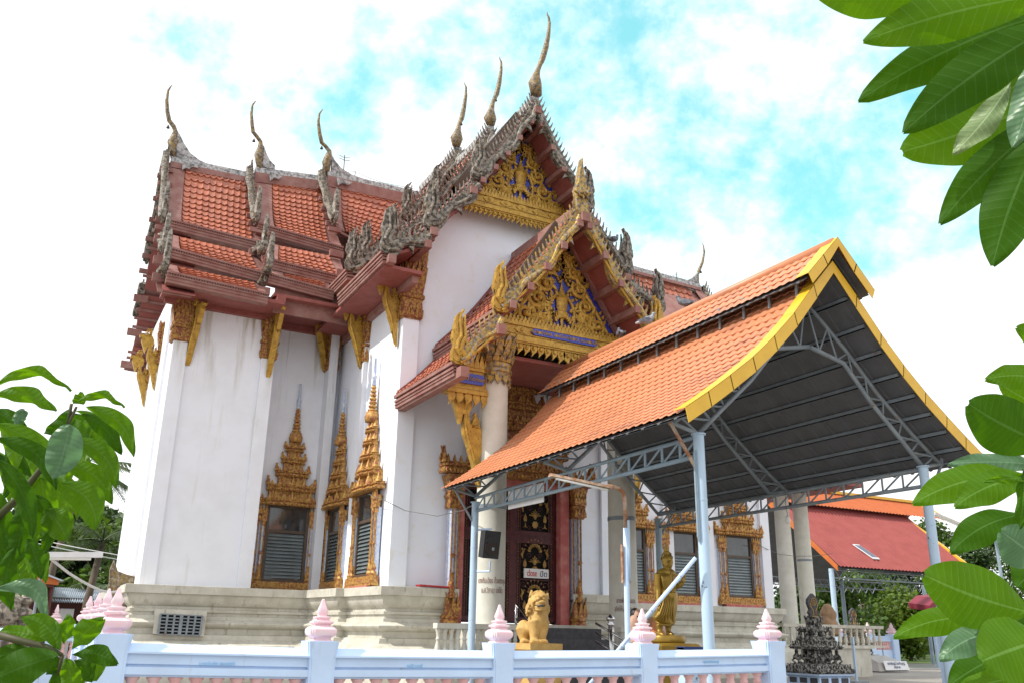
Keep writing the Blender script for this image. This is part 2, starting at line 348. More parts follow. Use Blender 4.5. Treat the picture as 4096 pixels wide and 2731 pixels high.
def sweep(mb, path, prof, closed=False):
    """moulding profile [(z, out)] swept along a plan path; outward is to the right of travel"""
    n = len(path); pts = [V((p[0], p[1])) for p in path]; rows = []
    for i in range(n):
        d0 = (pts[i]-pts[i-1]).normalized() if i > 0 else None
        d1 = (pts[i+1]-pts[i]).normalized() if i < n-1 else None
        d0 = d0 or d1; d1 = d1 or d0
        n0 = V((d0.y, -d0.x)); n1 = V((d1.y, -d1.x)); m = (n0+n1); m = m.normalized(); k = 1/max(.35, m.dot(n0))
        rows.append([V((pts[i].x+m.x*o*k, pts[i].y+m.y*o*k, z)) for z, o in prof])
    q = len(prof)
    mb.add([p for r in rows for p in r], [(i*q+j, (i+1)*q+j, (i+1)*q+j+1, i*q+j+1) for i in range(n-1) for j in range(q-1)])

# plinth -------------------------------------------------------------
PROF = [(0, .70), (1.08, .70), (1.14, .66), (1.28, .36), (1.42, .34), (1.44, .22), (1.62, .22), (1.64, .30), (1.72, .42), (1.78, .44), (1.81, .42), (1.9, .18), (2.0, .17), (2.02, .11), (2.1, .11), (2.12, .17), (2.2, .18), (2.22, .11),
        (2.29, .11), (2.30, .14), (2.36, .20), (2.42, .25), (2.50, .29), (2.60, .32), (2.66, .33), (2.67, .42), (2.92, .42), (2.93, .36), (2.94, -.6)]
m = MB()
sweep(m, [(3.39, 40.5), (3.39, 31.5), (9.02, 31.5), (9.35, 29.0), (9.62, 29.0), (9.95, 26.475), (12.15, 26.475)], PROF)
sweep(m, [(16.35, 26.475), (18.5, 26.475), (18.5, 31.5), (30.46, 31.5), (30.46, 40.5)], PROF)
m.build('plinth', 'stucco', T, 'auto')

# walls --------------------------------------------------------------
m = MB()
m.box(3.87, 6.5, 31.62, 40.5, 2.5, 12.62)         # outer bay panel
m.box(3.39, 3.87, 31.5, 32.9, 2.5, 12.62); m.box(3.30, 3.55, 32.9, 39.3, 2.5, 13.6)
m.box(6.46, 6.92, 31.5, 33.4, 2.5, 12.62)
m.box(6.7, 10.2, 33.2, 40.5, 2.5, 13.6)           # recessed bay with the window
m.box(9.30, 9.62, 32.6, 33.3, 2.5, 13.2)
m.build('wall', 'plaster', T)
m = MB()
pr = [(-4.22, 2.5), (-4.22, 13.2), (-2.35, 16.2), (0, 20.1), (2.35, 16.2), (4.22, 13.2), (4.22, 2.5)]
m.slab([(XC+x, 26.6, z) for x, z in pr], (0, 13, 0)); m.build('wall', 'plaster_clean', T); m = MB()
m.box(9.74, 10.3, 29.75, 30.25, 2.5, 13.0)
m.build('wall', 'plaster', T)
m = MB(); m.box(18.2, 30.46, 31.5, 40.5, 2.5, 13.2)
for x in (18.3, 21.2, 24.3, 26.55, 29.9):
    m.box(x, x+.52, 31.32, 31.6, 2.5, 13.2)
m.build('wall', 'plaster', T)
for x in (9.93, 17.79): m = MB(); m.box(x, x+.57, 26.44, 27.0, 2.6, 13.3); m.build('corner_pilaster', 'plaster_clean', T)
# gilded ornament helpers -------------------------------------------
FLAME = [(-.30, 0), (-.40, .28), (-.30, .58), (-.02, .82), (.22, 1.08), (.12, .76), (.24, .48), (.33, .22), (.26, 0)]
NAGA = [(c-110, 1580-d) for c, d in ((70, 1560), (62, 1510), (72, 1455), (96, 1415), (84, 1370), (64, 1335), (66, 1285), (95, 1280), (82, 1220), (92, 1150), (120, 1108), (155, 1090), (168, 1060), (178, 1068), (162, 1110), (132, 1150), (126, 1188), (166, 1168), (160, 1202), (134, 1238), (140, 1262), (172, 1262), (150, 1300), (148, 1330), (186, 1372), (168, 1420), (160, 1470), (182, 1500), (232, 1490), (250, 1530), (220, 1580), (160, 1592), (110, 1590))]
NAGA = [(x/515, z/515) for x, z in NAGA]
def flame_row(mb, a, b, nrm, upv, size, step, lean=.25, th=.05, flip=1):
    a, b, nrm, upv = V(a), V(b), V(nrm), V(upv); L = (b-a).length; k = max(1, int(L/step)); d = (b-a).normalized()
    for i in range(k):
        p = lerp(a, b, (i+.5)/k); s = size*random.uniform(.9, 1.1)
        mb.flat(FLAME, p, d*s*flip*.8, (upv+d*lean*flip)*s, nrm*th)
def petal_row(mb, a, b, nrm, upv, wd, ht, th=.05, down=False, peak=False):
    a, b, nrm, upv = V(a), V(b), V(nrm), V(upv); L = (b-a).length; k = max(1, int(L/wd)); d = (b-a).normalized()
    sg = -1 if down else 1
    for i in range(k):
        t = (i+.5)/k; p = lerp(a, b, t); w_ = L/k*.48
        mb.flat([(-w_, 0), (-w_*.95, ht*.35), (-w_*.45, ht*.72), (0 if not peak else w_*.3, ht), (w_*.5, ht*.7), (w_*.95, ht*.35), (w_, 0)], p, d, upv*sg, nrm*th)

def curve_pts(a, b, sag, n, down):
    a, b, down = V(a), V(b), V(down)
    return [lerp(a, b, i/n)+down*(sag*4*(i/n)*(1-i/n)) for i in range(n+1)]

def bargeboard(parent, a, b, nrm, outv, mat='grey_mosaic', sag=.15, size=.42, step=.27, wd=.36, naga=1.0, waves=2.5, leaf_mat=None, naga_dir=1, mat_naga=None, body_wave=.10, label=None, edge=False):
    """naga-bodied bargeboard from ridge a to eave b, with flame crests along its upper edge and a naga head at its foot"""
    a, b, nrm, outv = V(a), V(b), V(nrm).normalized(), V(outv).normalized()
    n = 26; pts = curve_pts(a, b, sag, n, -outv); d = (b-a).normalized()
    perp = (outv-d*outv.dot(d)).normalized()
    mb = MB(); L = (b-a).length
    upper = [p+perp*.10 for p in pts]
    low = [p-perp*(wd*(.40+.40*abs(math.sin(PI*waves*i/n)))+body_wave*math.sin(2*PI*waves*i/n)*(i/n > .15)) for i, p in enumerate(pts)]
    for i in range(n):
        mb.hexa([low[i]-nrm*.09, low[i+1]-nrm*.09, low[i+1]+nrm*.09, low[i]+nrm*.09, upper[i]-nrm*.09, upper[i+1]-nrm*.09, upper[i+1]+nrm*.09, upper[i]+nrm*.09])
    # raised scaly belly of the naga
    mb.tube([lerp(u, l, .62)+nrm*.10 for u, l in zip(upper, low)], [.075+.025*math.sin(3*PI*i/n) for i in range(n+1)], 8)
    # claw-like lappets hanging at the bends
    for k in range(int(waves)):
        i = int(n*(k+.75)/waves)
        if i >= n: continue
        mb.flat([(x*.8, -y*.8) for x, y in FLAME], low[i]+perp*.1, d*.34, perp*.46, nrm*.10)
    o = mb.build('bargeboard', mat, parent, 'auto')
    if label: o['label'] = label
    lf = MB(); k = int(L/step)
    for i in range(k):
        t = (i+.6)/k; j = t*n*.999; p = lerp(pts[int(j)], pts[min(n, int(j)+1)], j-int(j))+perp*.08
        s = size*random.uniform(.92, 1.08)*.82
        lf.flat(FLAME, p, -d*s*.42, (perp-d*.5)*s, nrm*.07)
    lf.build('crest', leaf_mat or mat, o)
    if naga:
        nb = MB(); hx = (d-V((0, 0, 1))*d.z); hx = hx.normalized() if hx.length > .01 else V((1, 0, 0))
        ex = -hx*naga_dir
        nb.flat([(x*naga, y*naga) for x, y in NAGA], b+V((0, 0, -.12*naga)), ex, V((0, 0, 1)), nrm*(.09 if edge else .13))
        nb.flat([(x*naga*.72-.02, y*naga*.8+.04) for x, y in NAGA], b+V((0, 0, -.10*naga))+hx*.02, ex, V((0, 0, 1)), nrm*(.14 if edge else .20))
        for sg in (-1, 1):
            for off in (0, .09): nb.tube([b+V((0, 0, .0+naga*z))+ex*(naga*(x+off))+nrm*(sg*(.05 if edge else .10)) for x, z in ((.06, .02), (-.02, .12), (.0, .24), (.06, .36), (.05, .48), (.03, .62), (.04, .78))], [.05*naga, .045*naga, .04*naga, .04*naga, .03*naga, .025*naga, .012*naga], 6)
        nb.build('naga_finial', mat_naga or mat, o)
    return o

def chofa(parent, path, rad0, fin=None, fin_t=None, mat='grey_gold', bell=None):
    rad = [r*.72 for r in rad0]
    m = MB(); m.tube(path, rad, 10)
    o = m.build('chofa', mat, parent, True)
    if fin:
        f = MB(); f.slab(fin, fin_t); f.build('ridge_fin', 'mortar', o)
    if bell is not None:
        f = MB(); f.lathe(bell, [(.015, .16), (.03, .12), (.06, .06), (.075, 0), (.03, -.02)], 8); f.build('bell', 'darkstone', o, True)
    return o

# left wing roofs ----------------------------------------------------
A = crop(450, 300, 1.6508); B = crop(500, 300, 1.742)
YR = 36.0; RF = .68
def roof_level(parent, q, Yt, Yb, nu, nv, sag, fascia=True, xl=None, xr=None, fh=.62, strip=.45):
    """one terracotta level facing the yard: four photo corners of the tiled field on its two edges, and the mirrored rear slope"""
    TL, TR, BL, BR = at(*q[0], Y=Yt), at(*q[1], Y=Yt), at(*q[2], Y=Yb), at(*q[3], Y=Yb)
    mb = MB(); tile_patch(mb, TL, TR, BL, BR, nu, nv, sag, amp=.036, th=.06)
    o = mb.build('roof', 'tile', parent)
    xl = xl if xl is not None else min(TL.x, BL.x)-strip; xr = xr if xr is not None else max(TR.x, BR.x)+.35
    zt, zb = (TL.z+TR.z)/2, (BL.z+BR.z)/2
    # slope of the ridge line kept as seen
    sl = (TR.z-TL.z)/max(.1, TR.x-TL.x); sb = (BR.z-BL.z)/max(.1, BR.x-BL.x)
    def zt_(x): return TL.z+(x-TL.x)*sl
    def zb_(x): return BL.z+(x-BL.x)*sb
    n = 6
    for (x0, x1, x2, lift) in ((xl, xr, xr, -.12), (xl, TL.x-.02, BL.x-.02, .03), (None, xr, xr, .0)):
        for s in (1, -1):
            ring = []; bs = MB()
            for i in range(n+1):
                v = i/n; y = lerp(Yt, Yb, v); y = y if s == 1 else YR+(YR-y)*RF
                dz = -sag*1.45*4*v*(1-v)+lift
                xa = lerp(TR.x, BR.x, v)-.02 if x0 is None else x0; xb = lerp(x1, x2, v)
                ring.append(((xa, y, lerp(zt_(xa), zb_(xa), v)+dz), (xb, y, lerp(zt_(xb), zb_(xb), v)+dz)))
            for i in range(n):
                (a, b), (c, d) = ring[i], ring[i+1]
                bs.hexa([V(a)-V((0, 0, .1)), V(b)-V((0, 0, .1)), V(d)-V((0, 0, .1)), V(c)-V((0, 0, .1)), V(a), V(b), V(d), V(c)])
            bs.build('roof_boarding', 'redwood', o)
    if fascia:
        for s in (1, -1):
            f = MB(); dn = MB()
            Y0 = Yb-.12 if s == 1 else YR+(YR-Yb)*RF+.12
            za, zc = zb_(xl), zb_(xr)
            for (h0, h1, o_) in ((-.11, -.04, .10), (-.43, -.19, .02), (-.21, -.16, .06), (-.33, -.30, .05)):
                y0 = Y0-o_*s
                f.hexa([(xl, y0, za+h0), (xr, y0, zc+h0), (xr, Y0+.3*s, zc+h0), (xl, Y0+.3*s, za+h0), (xl, y0, za+h1), (xr, y0, zc+h1), (xr, Y0+.3*s, zc+h1), (xl, Y0+.3*s, za+h1)])
            f.build('eave_fascia', 'redwood', o)
            if s == 1:
                k = int((xr-xl)/.085)
                for i in range(k):
                    x = lerp(xl, xr, (i+.5)/k); z = lerp(za, zc, (i+.5)/k)
                    dn.box(x-.028, x+.028, Y0-.07, Y0+.05, z-.16, z-.105)
                dn.build('dentils', 'dentil', o)
    return o, zt_, zb_, xl, xr

L1m = roof_level(T, (B(425, 640), B(890, 735), B(397, 1030), B(880, 1152)), 36.0, 33.0, 11, 11, .28, xl=2.66)
roof_level(T, (A(440, 1072), A(905, 1178), A(455, 1160), A(965, 1300)), 32.6, 31.1, 11, 5, .08, xl=2.66)
roof_level(T, (A(430, 1268), A(930, 1372), A(455, 1318), A(955, 1430)), 30.9, 29.9, 11, 4, .04, xl=2.7)
L2m = roof_level(T, (A(1056, 700), A(1385, 742), A(1075, 1012), A(1420, 1112)), 36.0, 33.2, 9, 13, .28, xl=6.05)
roof_level(T, (A(1100, 1130), A(1425, 1195), A(1098, 1232), A(1500, 1330)), 32.7, 31.3, 9, 5, .08, xl=6.1)
roof_level(T, (A(1130, 1312), A(1400, 1368), A(1145, 1342), A(1400, 1410)), 31.2, 30.5, 7, 3, .04, xl=6.15, xr=8.6)
L3m = roof_level(T, (A(1512, 735), A(1955, 835), A(1535, 1030), A(1720, 1130)), 36.0, 33.4, 10, 12, .26, fascia=False, xl=9.3, xr=14)
# ridge cappings with the swept-up grey fins
def ridge_cap(x0, x1, z0, z1, deep=.3):
    for (d0, d1, w0, w1, mt, nm) in ((-deep, -.12, .20, .17, 'redwood', 'ridge_board'), (-.12, .16, .16, .10, 'mortar', 'ridge')):
        mb = MB()
        mb.hexa([(x0, YR-w0, z0+d0), (x1, YR-w0, z1+d0), (x1, YR+w0, z1+d0), (x0, YR+w0, z0+d0), (x0, YR-w1, z0+d1), (x1, YR-w1, z1+d1), (x1, YR+w1, z1+d1), (x0, YR+w1, z0+d1)])
        mb.build(nm, mt, T)
for (lv, a, b, u) in ((L1m, 2.75, 6.3, .14), (L2m, 6.2, 9.6, .36), (L3m, 9.4, 14.3, .42)):
    ridge_cap(a, b, lv[1](a)+u, lv[1](b)+u, u+.25)
for (pts, rad, fin, bell) in (
    ([(330, 72), (318, 84), (300, 112), (291, 180), (296, 260), (308, 320), (340, 362), (352, 395), (342, 425), (334, 470), (332, 520), (338, 600)], (.02, .04, .07, .10, .12, .13, .13, .13, .17, .32, .20, .14),
     [(358, 570), (360, 480), (368, 395), (385, 420), (410, 475), (455, 545), (520, 595), (600, 632), (700, 668), (800, 698), (905, 722), (905, 738), (800, 715), (600, 655), (400, 585)], (299, 372)),
    ([(913, 183), (905, 190), (888, 212), (881, 270), (885, 340), (893, 400), (922, 435), (944, 465), (945, 500), (934, 560), (932, 610), (942, 690)], (.02, .04, .06, .09, .11, .12, .12, .12, .16, .30, .20, .14),
     [(962, 640), (965, 560), (968, 490), (985, 545), (1010, 595), (1045, 630), (1045, 655), (1000, 650)], (897, 466))):
    P3 = [at(*B(*p), Y=YR) for p in pts]
    chofa(T, P3, rad, [at(*B(*p), Y=YR-.09) for p in fin], (0, .18, 0), bell=at(*B(*bell), Y=YR))
P3 = [at(*A(*p), Y=YR) for p in ((1390, 228), (1380, 238), (1366, 260), (1359, 310), (1368, 390), (1382, 450), (1405, 470), (1432, 505), (1425, 540), (1412, 580), (1418, 680))]
chofa(T, P3, (.02, .04, .06, .09, .12, .13, .12, .14, .24, .28, .12), [at(*A(*p), Y=YR-.09) for p in ((1448, 650), (1448, 580), (1440, 510), (1465, 560), (1510, 615), (1580, 660), (1700, 700), (1850, 752), (1960, 790), (1955, 808), (1700, 725), (1560, 680))], (0, .18, 0), bell=at(*A(1380, 490), Y=YR))
P3 = [at(*p, Y=YR) for p in ((2808, 972), (2814, 985), (2817, 1010), (2810, 1050), (2798, 1078), (2790, 1100), (2788, 1125), (2795, 1150))]
chofa(T, P3, (.02, .04, .08, .11, .13, .12, .16, .10), [at(*p, Y=YR-.09) for p in ((2800, 1165), (2792, 1090), (2775, 1110), (2750, 1122), (2700, 1120), (2540, 1088), (2540, 1100), (2700, 1135), (2790, 1170))], (0, .18, 0), bell=at(2803, 1092, Y=YR))
m = MB(); m.slab([at(*p, Y=YR-.35) for p in (B(402, 600), B(530, 636), B(505, 648), B(470, 640), B(450, 655), B(425, 648), B(400, 662))], (0, .08, 0)); m.build('verge_patch', 'mortar', T)
m = MB(); m.slab([at(*p, Y=YR-.35) for p in (A(1038, 640), A(1125, 672), A(1095, 688), A(1070, 680), A(1042, 698))], (0, .08, 0)); m.build('verge_patch', 'mortar', T); m = MB(); m.slab([at(*p, Y=YR-.35) for p in (A(1485, 680), A(1585, 712), A(1555, 728), A(1520, 715), A(1490, 728))], (0, .08, 0)); m.build('verge_patch', 'mortar', T)

# left gable bargeboards (planes across the nave)
for (x, zoff, lv) in ((2.58, 0, L1m), (6.0, .55, L2m), (9.15, .75, L3m)):
    zt = lv[1](x)+.1; zb = lv[2](x)
    for s in (1, -1):
        k = 1 if s == 1 else RF
        bargeboard(T, (x, YR, zt+.42), (x, YR-s*k*3.0, zb+.12), (-1, 0, 0), (0, -s*.55, .8), sag=.22, size=.34, step=.21, wd=.30, naga=1.7 if s == 1 else 1.1, edge=True)
        if x < 9:
            bargeboard(T, (x+.03, YR-s*k*3.3, zt-4.75), (x+.03, YR-s*k*4.95, zb-1.9), (-1, 0, 0), (0, -s*.55, .8), sag=.05, size=.3, step=.21, wd=.24, naga=1.6 if s == 1 else 1.0, waves=1.5, edge=True)
            if s == 1: bargeboard(T, (x+.06, YR-5.0, zt-6.8), (x+.06, YR-6.15, zb-3.05), (-1, 0, 0), (0, -.4, .9), sag=.03, size=.26, step=.21, wd=.22, naga=1.55, waves=1.5, edge=True)
    for i in range(6):
        t = i/5; d_ = lerp(.4, 2.9, t); z = lerp(zt-.6, zb-.35, t)-.28*4*t*(1-t)
        for y in (YR-d_, YR+d_*RF): pm = MB(); pm.box(x-.24, x+.3, y-.07, y+.07, z-.12, z+.06); pm.build('purlin_end', 'redwood', T)
    for (d_, z) in ((3.5, zt-5.0), (4.7, zt-6.3), (5.4, zt-7.2), (-3.4, zt-5.4), (-4.4, zt-6.7), (-5.6, zt-7.9)):
        y = YR-d_ if d_ > 0 else YR-d_*RF; pm = MB(); pm.box(x-.26, x+.3, y-.09, y+.09, z-.18, z+.10); pm.build('purlin_end', 'redwood', T)
# boarded underside of the left gable overhang
for (d0, z0, d1, z1) in ((0, 19.5, 3.0, 15.2), (3.4, 15.0, 4.9, 13.75), (5.1, 13.0, 6.1, 12.35), (0, 19.5, -3, 15.2), (-3.4, 15.0, -4.9, 13.75), (-5.1, 13.0, -6.3, 12.2)):
    y0, y1 = (YR-d*(1 if d > 0 else RF) for d in (d0, d1))
    sm = MB(); sm.hexa([(2.66, y0, z0-.06), (3.7, y0, z0-.06), (3.7, y1, z1-.06), (2.66, y1, z1-.06), (2.66, y0, z0), (3.7, y0, z0), (3.7, y1, z1), (2.66, y1, z1)]); so_ = sm.build('gable_soffit', 'soffit', T)
    for k in range(4):
        t = (k+.5)/4; s2 = MB(); s2.box(2.5, 3.6, lerp(y0, y1, t)-.05, lerp(y0, y1, t)+.05, lerp(z0, z1, t)-.16, lerp(z0, z1, t)-.06); s2.build('batten', 'redwood', so_)
# soffit under the lowest left eave
for q in ((2.75, 6.75, 30.0, 31.7, 12.62, 12.74), (6.4, 9.9, 30.3, 33.3, 13.0, 13.12), (6.5, 6.8, 30.1, 33.2, 12.745, 13.0), (2.9, 6.6, 31.38, 31.6, 12.45, 12.615), (6.9, 9.7, 33.0, 33.2, 12.75, 12.995)):
    m = MB(); m.box(*q); m.build('eave_soffit', 'soffit', T)
m = MB(); m.box(6.5, 9.6, 30.62, 30.72, 12.5, 13.6); m.build('eave_board', 'redwood', T)

# right wing roof
TLr, TRr = at(2400, 1085, Y=YR), at(2778, 1180, Y=YR)
m = MB(); tile_patch(m, (21.0, 36, 20.3), (30.3, 36, 20.0), (21.0, 33.0, 15.9), (30.6, 33.0, 15.7), 24, 12, .28, amp=.036, th=.06); ro = m.build('roof', 'tile', T)
m = MB()
for s in (1, -1):
    for (x0, x1, dz) in ((18.0, 31.3, -.25), (30.62, 31.3, .06)):
        m.hexa([(x0, 36, 20.1+dz), (x1, 36, 20.0+dz), (x1, 36-3*s, 15.65+dz), (x0, 36-3*s, 15.8+dz), (x0, 36, 20.2+dz), (x1, 36, 20.1+dz), (x1, 36-3*s, 15.75+dz), (x0, 36-3*s, 15.9+dz)])
m.build('roof_boarding', 'redwood', ro)
m = MB(); tile_patch(m, (18.5, 32.6, 15.2), (30.8, 32.6, 15.2), (18.5, 31.0, 13.9), (30.9, 31.0, 13.9), 30, 5, .08, amp=.036, th=.06); m.build('roof', 'tile', T)
m = MB(); m.box(18.4, 31.2, 30.9, 41.2, 12.9, 13.5); m.box(18.6, 31.0, 31.0, 41, 15.0, 15.1); m.build('roof_boarding', 'redwood', T)
ridge_cap(17.0, 31.0, 20.6, 20.35)
for s in (1, -1): bargeboard(T, (31.35, 36, 20.4), (31.35, 36-3*s, 15.9), (1, 0, 0), (0, -s*.55, .8), sag=.28, size=.36, step=.25, wd=.26, naga=1.5)

# front wing: three telescoping gables -----------------------------------
def front_tier(yf, yb, dz, levels, nus, tag_first=False):
    for li, (x0, z0, x1, z1) in enumerate(levels):
        z0 += dz; z1 += dz
        for s in (-1, 1):
            L_ = yb-yf-.5; mb = MB()
            a = (XC+s*x0, yf+.45, z0); b = (XC+s*x0, yb, z0); c = (XC+s*x1, yf+.45, z1); d = (XC+s*x1, yb, z1)
            sg = .2 if li == 0 else .05
            if s == -1: tile_patch(mb, b, a, d, c, max(3, int(L_/.42)), nus[li], sg, amp=.036, th=.06)
            else: tile_patch(mb, a, b, c, d, max(3, int(L_/.42)), nus[li], sg, amp=.036, th=.06)
            o = mb.build('roof', 'tile', T)
            bs = MB()
            for (ya, yc, up_) in ((yf, yb, -.14), (yf, yf+.44, .04)):
                n = 5
                for i in range(n):
                    v0, v1 = i/n, (i+1)/n
                    f = lambda v: (XC+s*lerp(x0, x1, v), lerp(z0, z1, v)-sg*4*v*(1-v)*.9+up_)
                    (xa, za), (xb, zb) = f(v0), f(v1)
                    bs.hexa([(xa, ya, za-.12), (xb, ya, zb-.12), (xb, yc, zb-.12), (xa, yc, za-.12), (xa, ya, za), (xb, ya, zb), (xb, yc, zb), (xa, yc, za)])
            bs.build('roof_boarding', 'soffit', o)
            fm = MB(); xo = XC+s*(x1+.03)
            for (h0, h1, oo) in ((-.12, -.03, .10), (-.46, -.20, .02), (-.24, -.17, .07), (-.36, -.32, .05)):
                fm.box(min(xo+s*oo, xo-s*.3), max(xo+s*oo, xo-s*.3), yf-.02, yb, z1+h0, z1+h1)
            fm.build('eave_fascia', 'redwood', o)
LV = [(0, 20.45, 2.36, 16.75), (2.32, 16.35, 4.05, 14.45), (4.0, 14.05, 5.5, 13.25)]
front_tier(25.05, 29.6, 0, LV, (10, 6, 4))
front_tier(28.8, 33.0, .75, LV, (10, 6, 4))
front_tier(31.95, 36.0, 1.4, LV[:2], (10, 6))
rm_ = MB()
for (y0, y1, z) in ((25.0, 29.0, 20.62), (28.7, 32.2, 21.37), (31.9, 36.2, 22.05)): rm_.box(XC-.14, XC+.14, y0, y1, z-.2, z+.14)
rm_.build('ridge', 'mortar', T)
for (yf, dz, lv, full) in ((25.0, 0, LV, True), (28.75, .75, LV, True), (31.9, 1.4, LV[:2], False)):
    for s in (-1, 1):
        for li, (x0, z0, x1, z1) in enumerate(lv):
            bargeboard(T, (XC+s*x0, yf, z0+dz+.12), (XC+s*(x1+.02), yf, z1+dz+.12), (0, -1, 0), (s*.8, 0, .55), sag=(.2, .05, .03)[li], size=(.40, .38, .36)[li], step=.20,
                       wd=(.38, .40, .44)[li], naga=(1.75, 1.9, 1.75)[li], waves=(2.5, 1.5, 1.5)[li])
# soffit of the front wing eaves, purlins under the gable overhang
def beam(*q, mat='redwood', name='purlin'):
    m = MB(); m.box(*q); return m.build(name, mat, T)
for s in (-1, 1):
    x0, x1 = sorted((XC+s*4.15, XC+s*5.45)); beam(x0, x1, 25.1, 33.0, 12.70, 12.82, mat='soffit', name='eave_soffit')
    m = MB(); m.hexa([(XC+s*4.2, 25.15, 13.9), (XC+s*5.4, 25.15, 12.9), (XC+s*5.4, 26.6, 12.9), (XC+s*4.2, 26.6, 13.9), (XC+s*4.2, 25.15, 13.98), (XC+s*5.4, 25.15, 12.98), (XC+s*5.4, 26.6, 12.98), (XC+s*4.2, 26.6, 13.98)]); m.build('eave_soffit', 'soffit', T)
    x0, x1 = sorted((XC+s*4.2, XC+s*4.4)); beam(x0, x1, 25.3, 33, 12.45, 12.695)
    for i in range(5):
        t = (i+.5)/5; x = XC+s*2.36*t; z = lerp(20.45, 16.75, t)-.20-.2*4*t*(1-t); beam(x-.10, x+.10, 24.85, 26.6, z-.32, z-.12)
    for (dx, z) in ((2.5, 16.3), (3.9, 14.4), (4.1, 13.9), (5.3, 13.1)): beam(XC+s*dx-.13, XC+s*dx+.13, 24.8, 26.6, z-.32, z-.05)
beam(XC-.13, XC+.13, 24.75, 26.6, 19.95, 20.2)
# chofa of the three front gables
Q = crop(1450, 0, 1.568)
for path, rad, bell, yb in (
    ([(1160, 78), (1158, 90), (1168, 112), (1173, 150), (1166, 220), (1150, 300), (1128, 372), (1112, 410), (1100, 440), (1090, 475), (1082, 525), (1090, 600)], (.02, .03, .06, .08, .11, .15, .16, .12, .13, .20, .36, .30), (1126, 395), 25.0),
    ([(862, 358), (860, 368), (870, 390), (870, 440), (858, 520), (842, 590), (826, 625), (816, 650), (808, 690), (800, 745), (805, 790)], (.02, .03, .06, .09, .13, .15, .12, .12, .18, .38, .22), (834, 634), 28.75),
    ([(641, 518), (640, 528), (650, 548), (648, 600), (636, 680), (622, 745), (606, 780), (600, 815), (590, 870), (588, 920)], (.02, .03, .06, .10, .14, .16, .12, .18, .40, .24), (618, 785), 31.9)):
    X_ = XC
    chofa(T, [at(*Q(*p), Y=yb) for p in path], rad, bell=at(*Q(*bell), Y=yb))
# ------------------------------------------------------------------ pediments
def spiral(mb, c, r, turns, nrm, ex, ey, flip=1, start=0.0, tube=.09):
    pts = []; rad = []; n = int(turns*14)
    for i in range(n+1):
        t = i/n; a = start+flip*turns*2*PI*t; q = r*(1-.86*t)
        pts.append(V(c)+ex*(q*math.cos(a))+ey*(q*math.sin(a))+nrm*(.05+.05*t)); rad.append(tube*(1-.35*t))
    mb.tube(pts, rad, 7)
    mb.ball(pts[-1]+nrm*.03, tube*1.1, 7, 5)
    for i in range(2, n-4, 4):       # leaflets curling off the stem
        a = start+flip*turns*2*PI*i/n; d = ex*math.cos(a)+ey*math.sin(a); tn = (ey*math.cos(a)-ex*math.sin(a))*flip
        s = tube*2.6*(1-.4*i/n)
        mb.flat(FLAME, pts[i]+d*tube*.5, tn*s*.8, (d+tn*.5)*s, nrm*.09)

